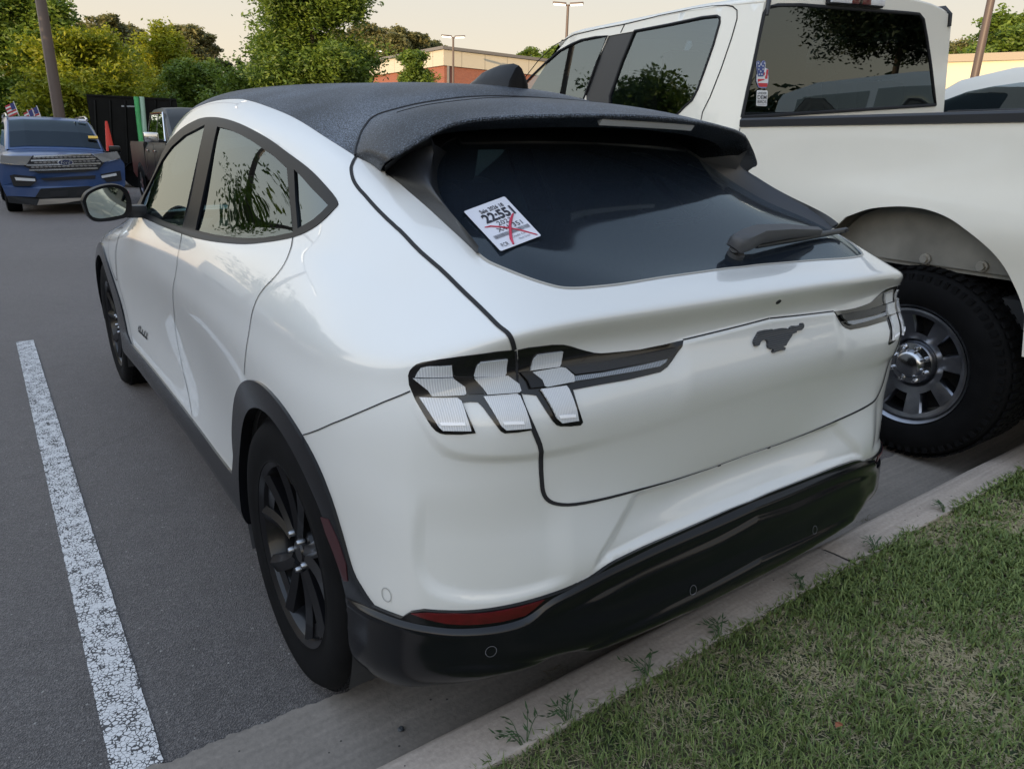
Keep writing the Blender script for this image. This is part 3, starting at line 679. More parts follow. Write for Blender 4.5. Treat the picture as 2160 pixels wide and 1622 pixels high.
# ------------------------------------------------------------------ details of the crossover
def patch_geo(poly, off, skirt, step=.008):
    P = [np.array(p, float) for p in poly]; B = []
    for a, b in zip(P, P[1:]+P[:1]):
        n = max(1, int(np.linalg.norm(b-a)/(step*1.5)))
        for k in range(n): B.append(a+(b-a)*k/n)
    Bn = np.array(B); lo, hi = Bn.min(0), Bn.max(0)
    gx = np.arange(lo[0]+step/2, hi[0], step); gy = np.arange(lo[1]+step/2, hi[1], step)
    if len(gx) and len(gy):
        G = np.array([(x, y) for x in gx for y in gy]); m = inside(B, G); G = G[m]
        if len(G):
            d = np.min(np.linalg.norm(G[:, None]-Bn[None], axis=2), axis=1) if len(G)*len(Bn) < 4e6 else seg_dist(G, list(Bn)+[Bn[0]])
            G = G[d > step*.4]
    else: G = np.zeros((0, 2))
    n = len(B)
    vv, _, ff, _, _, _ = delaunay_2d_cdt([Vector(p) for p in list(Bn)+list(G)], [(i, (i+1) % n) for i in range(n)], [], 0, 1e-6)
    V = np.array([tuple(p) for p in vv]); F = np.array([tuple(f) for f in ff]); F = F[inside(B, V[F].mean(1))]
    X, Nn = SK.frame(V[:, 0], V[:, 1]); X = X+Nn*off
    t = F[0]; nn = np.cross(X[t[1]]-X[t[0]], X[t[2]]-X[t[0]])
    if nn@Nn[t[0]] < 0: F = F[:, ::-1]
    F = [tuple(f) for f in F]; Vs = list(X); Ns = list(Nn)
    if skirt:
        cnt = set()
        for f in F:
            for a, b in ((f[0], f[1]), (f[1], f[2]), (f[2], f[0])): cnt.add((a, b))
        for a, b in [e for e in cnt if (e[1], e[0]) not in cnt]:
            i = len(Vs); fn = np.cross(Nn[a], X[b]-X[a]); fn = -fn/(np.linalg.norm(fn)+1e-12)
            Vs += [X[a], X[b], X[b]-Nn[b]*skirt, X[a]-Nn[a]*skirt]; Ns += [-fn*-1]*4; F.append((i, i+3, i+2, i+1))
    return np.array(Vs), F, np.array(Ns)
def patch(name, poly, mat, parent, off=.004, skirt=.004, sides='LR', step=.008, label=None):
    out = []
    V, F, Ns = patch_geo(poly, off, skirt, step)
    for s in sides:
        if s == 'L': o = mesh_obj(name, V, F, mat, parent, normals=Ns, label=label)
        else: o = mesh_obj(name, V*MIR, [tuple(reversed(f)) for f in F], mat, parent, normals=Ns*MIR, label=label)
        out.append(o)
    return out
M['lens_bright'] = simple('lens_bright_edge', (.9, .9, .92), .2)
lampL, lampR = [o for o in CAR.children if o.name.startswith('tail_lamp')]
def crop(ox, oy, sc, *pts): return SK.px(*[(ox+a/sc, oy+b/sc) for a, b in pts])
def lens(mat, off, *pts):
    V, F, Ns = patch_geo(crop(850, 720, 3.6, *pts), off, .005, .006)
    mesh_obj('lens', V, F, mat, lampL, normals=Ns); mesh_obj('lens', V*MIR, [tuple(reversed(f)) for f in F], mat, lampR, normals=Ns*MIR)
# three bars a side: top, step and leg
lens(M['lens_clear'], .006, (118,240),(150,200),(200,188),(375,180),(385,265),(105,270))
lens(M['lens_clear'], .012, (100,275),(388,269),(478,345),(487,400),(470,410),(240,418),(210,370))
lens(M['lens_clear2'], .009, (140,424),(420,428),(450,452),(525,668),(320,668),(290,640))
lens(M['lens_clear'], .006, (538,255),(560,180),(590,152),(790,130),(780,240),(770,262),(545,268))
lens(M['lens_clear'], .012, (540,272),(785,258),(870,330),(885,385),(870,398),(640,410),(605,355))
lens(M['lens_clear2'], .009, (610,420),(855,402),(880,420),(958,645),(775,660),(738,630))
lens(M['lens_clear'], .006, (962,222),(985,130),(1020,95),(1205,72),(1190,170),(1180,195))
lens(M['lens_clear'], .012, (965,235),(1180,200),(1215,208),(1278,270),(1280,318),(1080,358),(1060,350),(1040,300))
lens(M['lens_clear2'], .009, (1032,370),(1225,345),(1245,372),(1310,590),(1185,608),(1150,580))
lens(M['lens_strip'], .008, (1285,272),(1500,245),(1800,185),(1990,138),(1975,165),(1930,195),(1720,238),(1400,293),(1290,310))
lens(M['satin_black'], .010, (1220,200),(1500,160),(1900,80),(2065,45),(2050,80),(2000,128),(1800,172),(1500,232),(1290,258))
lens(M['dark_rim'], .011, (880,238),(960,228),(1045,300),(1058,352),(960,362),(935,300))
lens(M['dark_rim'], .011, (395,275),(525,275),(600,360),(615,400),(500,405),(485,350))
for q4 in (((300,612),(478,612),(486,630),(312,632)), ((750,604),(900,600),(908,618),(760,624)), ((1160,556),(1282,548),(1286,566),(1166,576))): lens(M['lens_bright'], .0105, *q4)
# panel gaps
def mir_ok(L): return L
gaps = [LE, LE2+[CB], BC]
gaps.append(smooth_line(RDOOR, 3)); gaps.append(smooth_line(FDOOR, 3)); gaps.append(smooth_line(FEND, 3))
ribbon('panel_gap', [LE], .009, M['gap'], CAR, off=.0016)
ribbon('panel_gap', [LE2+[CB]], [.008, .008, .010, .009, .007, .005, .003, .002], M['gap'], CAR, off=.0016)
ribbon('panel_gap', [BC], .0028, M['gap'], CAR, off=.0014)
for L_ in (RDOOR, FDOOR, FEND): ribbon('panel_gap', [smooth_line(L_, 3)], .0038, M['gap'], CAR, off=.0014)
# crease line between the lamps (top edge of the gate's lower skin)
CL = smooth_line(SK.px((1439,717),(1500,702),(1560,687))+[c0(1.036)], 4)
ribbon('panel_gap', [CL], .0035, M['gap'], TG, off=.0012)
ribbon('glass_seal', [smooth_line(GB, 1)], .006, simple('beige_sealant', (.34, .32, .28), .6), TG, off=.0015)
# charge port door outline on the left front wing
cp = SK.yz((3.30,.945),(3.33,.962),(3.40,.958),(3.52,.935),(3.58,.90),(3.57,.84),(3.50,.76),(3.42,.70),(3.37,.70),(3.33,.78),(3.30,.88),(3.30,.945))
ribbon('charge_port_gap', [smooth_line(cp, 3)], .004, M['gap'], CAR, off=.0014, sides=('L',))
# reflectors
patch('rear_reflector', smooth_line(SK.px((872,1288),(905,1286),(960,1287),(1010,1287),(1060,1280),(1110,1268),(1144,1258),(1128,1272),(1105,1290),(1060,1302),(1000,1309),(940,1307),(905,1299),(872,1288)), 1), M['red_lens'], CAR, off=.010, skirt=.006)
M['marker'] = simple('dark_red_marker', (.035, .003, .005), .4, coat=.2)
patch('side_marker', SK.px((684,1088),(700,1092),(720,1135),(737,1185),(741,1222),(732,1221),(712,1165),(694,1120)), M['marker'], CAR, off=.0095, skirt=.003)
# parking sensors
def circle_uv(c, r, n=20): return [c+r*np.array((math.cos(t), math.sin(t))) for t in np.linspace(0, 2*math.pi, n, endpoint=False)]
M['sensor_ring'] = simple('sensor_ring', (.10, .10, .11), .5)
for p, nm in (((1033, 1360), 0), ((1441, 1237), 0)):
    c = SK.px(p)[0]; ring = circle_uv(c, .0105)
    ribbon('parking_sensor', [ring+[ring[0]]], .0013, M['sensor_ring'], CAR, off=.0100)
c = SK.px((816, 1254))[0]; ring = circle_uv(c, .013)
ribbon('parking_sensor', [ring+[ring[0]]], .002, simple('sensor_white', (.32, .32, .31), .5), CAR, off=.0016)
# running horse badge with fine horizontal ribs
hs = [(160,885),(175,925),(200,928),(222,915),(235,880),(260,860),(300,853),(318,880),(318,915),(325,942),(350,957),(388,962),(375,990),(392,1001),(422,988),(470,972),(512,972),(522,945),(492,930),(525,922),(540,890),(565,850),(590,812),(597,790),(640,775),(648,755),(700,745),(725,715),(728,680),(715,655),(697,655),(692,682),(655,690),(600,688),(575,705),(568,735),(560,728),(520,716),(480,714),(440,724),(405,745),(385,750),(384,740),(398,720),(370,718),(345,730),(300,730),(270,738),(235,745),(215,755),(200,790),(178,825),(165,855)]
hu = []
for a, b_ in hs:
    p = (1550+a/5.4, 560+b_/5.4); o_, d_ = pix(*p); t_ = (.145-o_[1])/d_[1]; xx = o_[0]+t_*d_[0]
    hu.append(SK.px(p)[0] if xx < 0 else SK.pr(p)[0])
hu = [np.array((h[0]+0.0, h[1])) for h in hu]
V, F, Ns = patch_geo(hu, .006, .007, .004)
M['horse'] = ribbed('ribbed_black_badge', (.018, .020, .026), (.055, .06, .07), 70, 'Z'); M['horse'].node_tree.nodes['Principled BSDF'].inputs['Coat Weight'].default_value = .1
M['horse'].node_tree.nodes['Principled BSDF'].inputs['Roughness'].default_value = .45
mesh_obj('horse_badge', V, F, M['horse'], TG, normals=Ns)
def disc(name, p, r, mat, parent, off, right=False, squash=1.0):
    c = (SK.pr if right else SK.px)(p)[0]
    V, F, Ns = patch_geo([c+r*np.array((math.cos(t), squash*math.sin(t))) for t in np.linspace(0, 2*math.pi, 16, endpoint=False)], off, .002, .004)
    return mesh_obj(name, V, F, mat, parent, normals=Ns)
disc('rear_camera', (1642, 637), .009, M['gap'], TG, .001, True, .6)
disc('plate_bolt_hole', (1519, 983), .004, M['gap'], CAR, .0025); disc('plate_bolt_hole', (1622, 944), .004, M['gap'], CAR, .0025, True)
# black emblem on the lower front door
for (y0, z0), (y1, z1) in (((3.02,.505),(2.99,.53)),((2.99,.50),(2.96,.535)),((2.95,.50),(2.92,.525)),((2.91,.495),(2.87,.53)),((2.86,.50),(2.83,.53)),((3.02,.50),(2.84,.498))):
    ribbon('door_emblem', [SK.yz((y0, z0), (y1, z1))], .009, M['gap'], CAR, off=.003, sides=('L', 'R'))

# spoiler: top skin from the roof seam back to the trailing edge, lip and underside
ns = 60
SU = np.array(SEAM); sl_ = np.concatenate([[0], np.cumsum(np.linalg.norm(np.diff(SU, axis=0), axis=1))]); tt = np.linspace(0, sl_[-1], ns)
SU = np.stack([np.interp(tt, sl_, SU[:, 0]), np.interp(tt, sl_, SU[:, 1])], 1)
SP, SNn = SK.frame(SU[:, 0], SU[:, 1]); SP[-1, 0] = 0
key = np.array([(-.690,.745,1.352),(-.655,.725,1.378),(-.60,.705,1.412),(-.55,.690,1.440),(-.50,.668,1.455),(-.40,.630,1.466),(-.24,.588,1.476),(-.10,.570,1.481),(0,.566,1.482)])
kt = np.array([0,.10,.24,.36,.44,.56,.74,.90,1.0]); q_ = np.linspace(0, 1, ns)
TE = np.stack([np.interp(q_, kt, key[:, k]) for k in range(3)], 1)
DU = [p for p in LD]; tipuv = SK.px((803, 364))[0]; tipP, tipN = SK.frame([tipuv[0]], [tipuv[1]]); TE[0] = tipP[0]+tipN[0]*.004
for _ in range(3): TE[1:-1] = (TE[:-2]+2*TE[1:-1]+TE[2:])/4
rows = []
m_ = 14
for j in range(m_+1):
    f = j/m_
    P = SP*(1-f)+TE*f
    sag = np.sin(np.pi*f)*.010
    P = P+np.array([0, 0, 1.0])*sag+SNn*.004*(1-f)
    rows.append(P)
endk = np.clip(q_/.10, 0, 1)[:, None]
DL = SK.px((752,331),(765,338),(780,346),(792,355),(803,364)); DLf, DLn = SK.frame([p[0] for p in DL], [p[1] for p in DL])
for j in range(m_+1):
    f = j/m_*4; k = min(int(f), 3); e_ = (DLf[k]*(1-(f-k))+DLf[k+1]*(f-k))+DLn[k]*.003
    for c_, w_ in ((0, 1.0), (1, .65), (2, .35), (3, .12)): rows[j][c_] = rows[j][c_]*(1-w_)+(e_+(rows[j][c_]-rows[j][0]) if c_ else e_)*w_
lipr = [TE+np.array((0, -.003, -.004)), TE+np.array((0, -.001, -.008)), TE+np.array((0, .010, -.012)), TE+np.array((0, .05, -.020)), TE+np.array((0, .10, -.030))]
# keep the outer tip thin
lipr = [TE+(L_-TE)*endk for L_ in lipr]
rows += lipr
def grid_mesh(name, rows, mat, parent, both=True, smooth=40):
    R = np.array(rows); a, b_, _ = R.shape
    F = [(i*b_+j, i*b_+j+1, (i+1)*b_+j+1, (i+1)*b_+j) for i in range(a-1) for j in range(b_-1)]
    V = R.reshape(-1, 3); mb = MB()
    if both:   # join at x = 0 (last column)
        R2 = R[:, :-1][:, ::-1]*MIR; RR = np.concatenate([R, R2], 1); b2 = RR.shape[1]
        V = RR.reshape(-1, 3); F = [(i*b2+j, i*b2+j+1, (i+1)*b2+j+1, (i+1)*b2+j) for i in range(a-1) for j in range(b2-1)]
    mb.add(V, F); o = mb.build(name, mat, parent, smooth=smooth)
    bm = bmesh.new(); bm.from_mesh(o.data); bmesh.ops.recalc_face_normals(bm, faces=bm.faces); bm.to_mesh(o.data); bm.free()
    return o
spo = grid_mesh('roof_spoiler', rows, M['dew_roof'], TG)
# seams: roof / spoiler gap, second seam across the spoiler
def tube3(name, pts, r, mat, parent, both=True, n=6):
    P = np.array(pts)
    if both: P = np.concatenate([P, (P[:-1] if abs(P[-1][0]) < 1e-6 else P)[::-1]*MIR])
    return MB().tube(P, r, n).build(name, mat, parent, smooth=60)
tube3('roof_seam', SP+SNn*.0025, .0055, M['gap'], spo)
f2 = .24; S2 = (SP*(1-f2)+TE*f2)+np.array([0, 0, 1.0])*np.sin(np.pi*f2)*.010+SNn*.004*(1-f2)
i0 = 20
tube3('spoiler_seam', S2[i0:], .0018, M['gap'], spo)
# fins beside the glass, rising from the pillar to meet the spoiler
jt = 17
top3 = TE[jt]
def raised(px_, py_, h):
    o_, d_ = pix(px_, py_); uv = SK.px((px_, py_))[0]; P0, n0_ = SK.frame([uv[0]], [uv[1]]); dn = d_@n0_[0]
    return P0[0]+d_*(h/dn)
uvt = SK.px((940, 300))[0]; Pt, nt_ = SK.frame([uvt[0]], [uvt[1]])
pr_top = CO+(top3-CO)
oc = np.array([*SK.px((1007,536),(985,514),(950,482),(910,445),(870,410),(840,384),(815,365))]); OP, ON = SK.frame(oc[:, 0], oc[:, 1]); OP = OP+ON*.003
hs_ = [.010, .022, .032, .040, .045, .048, .050]
inn_ = np.array([raised(*p, h) for p, h in zip(((1007,534),(978,492),(945,445),(918,405),(908,368),(911,340),(925,315)), hs_)]); inn_[-1] = inn_[-1]*.5+(top3+np.array((0, .01, -.02)))*.5
base_ = np.array([SK.frame([u_[0]], [u_[1]])[0][0]-SK.frame([u_[0]], [u_[1]])[1][0]*.004 for u_ in SK.px((1012,536),(988,498),(955,452),(930,412),(922,375),(926,345),(942,318))])
def dens(P, n=40):
    t0 = np.linspace(0, 1, len(P)); G_, _ = spl_prep(t0); return spl_basis(t0, G_, np.linspace(0, 1, n)) @ P
OPd, INd, BAd = dens(OP), dens(inn_), dens(base_)
extra_t = np.array([TE[2]+np.array((0, .012, -.012)), top3+np.array((0, .012, -.024))])
OPd = np.concatenate([OPd, [extra_t[0]]]); INd = np.concatenate([INd, [extra_t[1]]]); BAd = np.concatenate([BAd, [extra_t[1]+np.array((.02, .02, -.05))]])
fr_rows = [OPd-np.array((0, 0, .01))]
for f in (0, .15, .35, .55, .75, .9, 1.0): fr_rows.append(OPd*(1-f)+INd*f+np.array((-.25, -.6, .75))*(.020*math.sin(math.pi*f)))
for k_, f in enumerate((0, 0, .15, .35, .55, .75, .9, 1.0)):
    ip = 2+(jt-2)*f; i0_ = int(ip); e_ = TE[i0_]*(1-(ip-i0_))+TE[min(i0_+1, jt)]*(ip-i0_)+np.array((0, .010, -.012)); fr_rows[k_][-1] = e_-(np.array((0, 0, .01)) if k_ == 0 else 0)
fr_rows += [INd*.9+BAd*.1+np.array((.004, .003, 0)), INd*.5+BAd*.5+np.array((.003, 0, 0)), BAd]
for sgn in (1, -1):
    rws = [r*(MIR if sgn < 0 else 1) for r in fr_rows]
    grid_mesh('pillar_fin', rws, M['satin_black'], TG, both=False, smooth=50)
# high brake light under the lip
a_, b2_ = np.array((-.155, .597, 1.456)), np.array((.155, .597, 1.456))
bl = MB(); nn = 24
top = [np.array((x, .590+.10*x*x, 1.4655-.02*x*x)) for x in np.linspace(-.17, .17, nn)]
bl.ring_loft([[p+np.array((0, 0, .006)), p+np.array((0, -.004, .0)), p+np.array((0, .006, -.012)), p+np.array((0, .014, .0))] for p in top])
bl.build('high_brake_light', M['lens_clear2'], spo)

# shark fin aerial
def fin_ring(y, w, h, zc):
    return [(-w, y, zc), (-w*.8, y, zc+h*.45), (-w*.28, y, zc+h*.9), (0, y, zc+h), (w*.28, y, zc+h*.9), (w*.8, y, zc+h*.45), (w, y, zc)]
zr = float(SK.ev([0.0], [SK.hit((-1e-3, 1.40, 3.), (0, 0, -1.))[1]])[0][2])
fb = MB(); yy = [(1.165,.036,.056,zr-.026),(1.170,.044,.082,zr-.026),(1.20,.046,.086,zr-.022),(1.275,.046,.080,zr-.016),(1.32,.045,.070,zr-.012),(1.36,.042,.060,zr-.009),(1.41,.034,.036,zr-.006),(1.46,.020,.016,zr-.003),(1.50,.006,.004,zr-.002)]
fb.ring_loft([fin_ring(*q) for q in yy], True, True)
fb.build('shark_fin_aerial', M['aerial'], CAR, smooth=50)
# grey pad under the aerial
# ---------------------------------------------------------------- wheels
M['lug'] = simple('lug_steel', (.32, .33, .35), .3, metal=1)
def make_wheel(parent, cy, side, R=.363, x0=.925, wd=.225, rimr=.246):
    s = side
    w = empty('wheel'); w.parent = parent
    prof = [(rimr-.012, -.03), (rimr+.004, .002), (rimr+.012, .0), (rimr+.03, .006), (R-.05, .010), (R-.022, .004), (R-.010, -.008), (R-.002, -.022), (R, -.04), (R, -wd+.04), (R-.004, -wd+.02), (R-.03, -wd-.004), (rimr+.02, -wd), (rimr, -wd)]
    c = (s*x0, cy, .36)
    t = MB(); t.lathe([(r, s*h) for r, h in prof], c, 0, 72)
    # sidewall ridges, tread blocks
    for g in range(5):
        gy = -.055-g*.03
        t.lathe([(R+.0005, s*(gy+.003)), (R+.0005, s*(gy-.003))], c, 0, 72)
    tb = t
    for k in range(72):
        a = 2*math.pi*k/72
        for g, hh in ((-.034, .010), (-.085, .011), (-.115, .011), (-.145, .011), (-.195, .012)):
            ax = [(1, 0, 0), (0, -math.sin(a+.0), math.cos(a)), (0, math.cos(a), math.sin(a))]
            tb.box((c[0]+s*g, c[1]+(R+.001)*math.cos(a+g*.6), c[2]+(R+.001)*math.sin(a+g*.6)), (hh, .0125, .004), ax)
    tb.build('tyre', M['rubber'], w, smooth=35)
    r = MB()
    r.lathe([(rimr-.004, s*-.20), (rimr-.03, s*-.17), (rimr-.035, s*-.06), (rimr-.012, s*-.010), (rimr+.003, s*.0), (rimr+.004, s*-.006)], c, 0, 72)
    r.lathe([(.0, s*-.024), (.028, s*-.024), (.032, s*-.030), (.075, s*-.040), (.085, s*-.07)], c, 0, 40)
    for k in range(5):
        a = 2*math.pi*k/5+.35
        for d0, d1, w0, w1 in ((-.16, -.30, .017, .026), (.16, .30, .017, .026)):
            A0 = a+d0; A1 = a+d1
            ring = []
            for q in np.linspace(0, 1, 7):
                rr = .055+(rimr-.010-.055)*q; aa = A0*(1-q)+A1*q; ww = w0*(1-q)+w1*q
                dep = -.030-.018*math.sin(math.pi*q)*.3+.016*q
                p = np.array((c[0]+s*dep, c[1]+rr*math.cos(aa), c[2]+rr*math.sin(aa)))
                tn = np.array((0, -math.sin(aa), math.cos(aa)))
                ring.append([p+tn*ww, p+tn*ww*.2+np.array((s*.010, 0, 0)), p-tn*ww, p-tn*ww+np.array((-s*.03, 0, 0)), p+tn*ww+np.array((-s*.03, 0, 0))])
            r.ring_loft(ring)
        # web between the twin arms near the rim
        aa0, aa1 = a-.26, a+.26
        P = []
        for dep, rr in ((-.02, rimr-.012), (-.026, rimr-.05)):
            for aa in (aa0+(.05 if rr < rimr-.03 else 0), aa1-(.05 if rr < rimr-.03 else 0)):
                P.append((c[0]+s*dep, c[1]+rr*math.cos(aa), c[2]+rr*math.sin(aa)))
        r.add(P, [(0, 1, 3, 2)])
    ro = r.build('rim', M['dark_rim'], w, smooth=30)
    for k in range(5):
        n_ = MB()
        a = 2*math.pi*k/5+.9; cc = (c[0]+s*-.034, c[1]+.052*math.cos(a), c[2]+.052*math.sin(a))
        n_.lathe([(.0, s*.022), (.006, s*.021), (.0085, s*.016), (.0095, s*.0)], cc, 0, 12)
        n_.build('lug_nut', M['lug'], ro, smooth=40)
    b = MB(); b.lathe([(.0, s*-.10), (.16, s*-.10), (.16, s*-.085), (.0, s*-.085)], c, 0, 40); b.build('brake_disc', simple('brake_steel', (.25, .25, .26), .45, metal=.8), w, smooth=30)
    for ch in w.children: ch.parent = w
    return w
for cy in (.875, 3.86):
    for s in (-1, 1): make_wheel(CAR, cy, s)
# wheel wells and underbody
ub = MB()
for cy in (.875, 3.86):
    for s in (-1, 1):
        a = np.radians(np.linspace(-25, 205, 30)); ring = []
        for xx in (.925, .60): ring.append([(s*xx, cy+.402*math.cos(t), .36+.402*math.sin(t)) for t in a])
        ub.ring_loft(ring, False, False)
        ub.add([(s*.60, cy+.402*math.cos(t), .36+.402*math.sin(t)) for t in a], [tuple(range(30))])
ub.box((0, 2.37, .25), (.86, .95, .03)); ub.box((0, .36, .36), (.70, .14, .03)); ub.box((0, 4.45, .30), (.6, .2, .03)); ub.box((0, 2.37, .30), (.62, 1.95, .03))
ub.build('underbody', M['interior'], CAR)
# inner lining and seats, seen through the glass
V, F, Ns = lift(['quarter', 'front', 'rdoor', 'fdoor', 'clad', 'bumper', 'tailgate'], -.035, 0, 'B')
mesh_obj('inner_lining', V, F, M['interior'], CAR, smooth=True)
V, F, Ns = lift(['roof'], -.02, 0, 'B'); mesh_obj('headlining', V, F, M['interior'], CAR)
M['seat'] = simple('seat_fabric', (.035, .036, .04), .7, bump=.3)
def seat(x, y, w=.25, z0=.62, h=.62, tilt=.24):
    b = MB(); ax = [(1, 0, 0), (0, math.cos(tilt), math.sin(tilt)), (0, -math.sin(tilt), math.cos(tilt))]
    b.box((x, y+.25, z0), (w, .27, .08), None, .05); b.box((x, y-.05, z0+.33), (w, .07, .32), ax, .05); b.box((x, y-.14, z0+.72), (.13, .05, .095), ax, .04)
    for dx in (-.05, .05): b.tube([(x+dx, y-.12, z0+.6), (x+dx, y-.14, z0+.68)], .008)
    return b
for x in (-.38, .38): seat(x, 2.35).build('front_seat', M['seat'], CAR, smooth=40)
rb = MB(); ax_ = [(1, 0, 0), (0, math.cos(.3), math.sin(.3)), (0, -math.sin(.3), math.cos(.3))]
rb.box((0, 1.55, .62), (.62, .27, .08), None, .05); rb.box((0, 1.22, .92), (.62, .07, .28), ax_, .05)
for x in (-.38, .38): rb.box((x, 1.13, 1.22), (.13, .05, .07), ax_, .03)
rb.build('rear_bench', M['seat'], CAR, smooth=40)
db = MB(); db.box((0, 3.35, .90), (.70, .22, .08), None, .04); db.build('dashboard', M['interior'], CAR, smooth=40)
sw = MB(); sw.tube([(-.38+.17*math.cos(t), 3.02-.05*math.sin(t), .92+.16*math.sin(t)) for t in np.linspace(0, 2*math.pi, 28)], .013); sw.build('steering_wheel', M['interior'], CAR, smooth=50)
# ---------------------------------------------------------------- mirrors, wiper, sale label
def mirror(side):
    s = side
    # outline of the housing seen from behind (x outwards, z)
    o = empty('door_mirror'); o.parent = CAR
    C0 = pxat(228, 432, 1, 2.86)
    def loc(px_, py_): return pxat(px_, py_, 1, 2.86)
    ol = [(172,425),(180,408),(200,396),(226,389),(250,390),(268,400),(277,420),(279,442),(272,457),(255,463),(228,468),(200,468),(184,455)]
    P = np.array(smooth_line([loc(*p) for p in ol+ol[:1]], 4)[:-1]); c = P.mean(0)
    rings = []
    for dy, k in ((-.004, .90), (-.006, .97), (.012, 1.0), (.05, 1.0), (.10, .93), (.14, .74), (.16, .45)):
        R = c+(P-c)*k; R = R+np.array((0, dy, 0)); rings.append(R*(MIR if s > 0 else 1))
    mb = MB(); mb.ring_loft(rings, True, True); h = mb.build('mirror_housing', M['trim_black'], o, smooth=50)
    gl = [(181,425),(187,412),(204,402),(226,396),(246,397),(259,406),(265,420),(265,440),(259,452),(240,457),(212,461),(195,457),(187,446)]
    G = np.array(smooth_line([loc(*p) for p in gl+gl[:1]], 4)[:-1]); cg = G.mean(0); G = G+np.array((0, -.006, 0))
    V = [tuple(p*(MIR if s > 0 else 1)) for p in G]
    mb = MB(); mb.ring_loft([np.array(V), np.array(V)+np.array((0, .004, 0))], True, True); mb.build('mirror_glass', M['mirror'], h)
    st = MB(); a = loc(276, 446)+np.array((0, .03, 0)); b2 = np.array((-.845, 2.96, a[2]-.01))
    if s > 0: a = a*MIR; b2 = b2*MIR
    st.box((a+b2)/2, (abs(a[0]-b2[0])/2+.02, .045, .028), None, .012); st.build('mirror_arm', M['satin_black'], o, smooth=40)
M['mirror'] = simple('mirror_glass', (.40, .46, .45), .03, metal=1)
mirror(-1); mirror(1)

wp = SK.pr((1553, 545))[0] if False else None
def glass_pt(px_, py_, off, right=True):
    uv = (SK.pr if right else SK.px)((px_, py_))[0]; P, Nn = SK.frame([uv[0]], [uv[1]]); return P[0]+Nn[0]*off, Nn[0]
def over_glass(px_, py_, h):
    """point seen at a pixel but h above the rear glass"""
    o_, d_ = pix(px_, py_); P0, n0 = glass_pt(px_, py_, 0); dn = d_@n0
    return P0+d_*(h/dn), n0
W = empty('rear_wiper'); W.parent = TG
M['wiper'] = simple('grey_black_plastic', (.05, .051, .054), .55, bump=.2, bscale=700)
A, nA = over_glass(1556, 512, .040); B, _ = over_glass(1600, 493, .042); C_, _ = over_glass(1660, 487, .038); D_, _ = over_glass(1728, 486, .024)
n0 = glass_pt(1600, 520, 0)[1]
def arm_ring(p, t, w, h):
    t = t/np.linalg.norm(t); sd_ = np.cross(n0, t); sd_ /= np.linalg.norm(sd_)
    return [p+sd_*w*a+n0*h*b for a, b in ((-1, -1), (1, -1), (1.05, .2), (.75, 1), (-.75, 1), (-1.05, .2))]
am = MB(); tA = B-A
am.ring_loft([arm_ring(A-tA*.12, tA, .012, .010), arm_ring(A-tA*.04, tA, .021, .017), arm_ring(A+tA*.4, tA, .023, .019), arm_ring(B, C_-A, .020, .017), arm_ring(C_, D_-B, .017, .013), arm_ring(D_, D_-C_, .010, .008)])
am.build('wiper_arm', M['wiper'], W, smooth=50)
pv, _ = over_glass(1553, 530, .012); pb, _ = glass_pt(1551, 538, 0)
bm_ = MB(); bm_.tube([pb-n0*.004, pb+n0*.008, pb+n0*.009, pb+n0*.022, A-n0*.012], [.021, .021, .016, .016, .014], 20); bm_.build('wiper_pivot', M['wiper'], W, smooth=40)
b0, _ = over_glass(1595, 520, .012); b1, _ = over_glass(1766, 487, .014); b1b, _ = over_glass(1772, 484, .018)
bl_ = MB(); bl_.tube([b0, (b0+b1)/2, b1, b1b], [.006, .009, .008, .005], 8); bl_.build('wiper_blade', M['satin_black'], W, smooth=50)

# sale label stuck to the glass: a real flat sticker with printed matter
lc = [(1.0*978, 450), (1064, 418), (1141, 501), (1056, 534)]
cr = [glass_pt(x, y, .003, False)[0] for x, y in lc]
LBL = empty('sale_label'); tag(LBL, 'white printed sale label with a red marker cross on the rear glass', 'label')
o0 = cr[0]; ux = cr[1]-cr[0]; uy = cr[3]-cr[0]   # x along the text, y down the page
wid, hei = np.linalg.norm(ux), np.linalg.norm(uy)
nl = np.cross(uy, ux); nl /= np.linalg.norm(nl)
if nl@n0 < 0: nl = -nl
def lp(a, b_, h=0.0):   # bilinear on the label
    return cr[0]*(1-a)*(1-b_)+cr[1]*a*(1-b_)+cr[2]*a*b_+cr[3]*(1-a)*b_+nl*h
M['paper'] = simple('label_paper', (.62, .62, .66), .55, bump=.1)
M['ink'] = simple('black_ink', (.02, .02, .03), .6); M['grey_ink'] = simple('grey_ink', (.13, .13, .15), .6); M['red_ink'] = simple('red_marker', (.50, .03, .07), .5)
pm = MB(); nb = 12
def rc(n=5, r=.03):
    out = []
    for cx, cy, a0 in ((1-r, r, -90), (1-r, 1-r, 0), (r, 1-r, 90), (r, r, 180)):
        for k in range(n): t = math.radians(a0+90*k/(n-1)); out.append((cx+r*math.cos(t), cy+r*math.sin(t)))
    return out
K_ = 12; rcp = rc(5, .03); edge_r = lambda t: (.03-math.sqrt(max(0, .03**2-(.03-min(t, 1-t))**2))) if min(t, 1-t) < .03 else 0
rows_ = []
for b_ in [0, .008, .02, .04]+list(np.linspace(.1, .9, K_))+[.96, .98, .992, 1]:
    e = edge_r(b_); rows_.append([lp(e+(1-2*e)*a, b_, .001) for a in np.linspace(0, 1, K_)])
pm.ring_loft(rows_, False, False); po = pm.build('label_sheet', M['paper'], LBL)
md = po.modifiers.new('Solidify', 'SOLIDIFY'); md.thickness = .0006; md.offset = 0
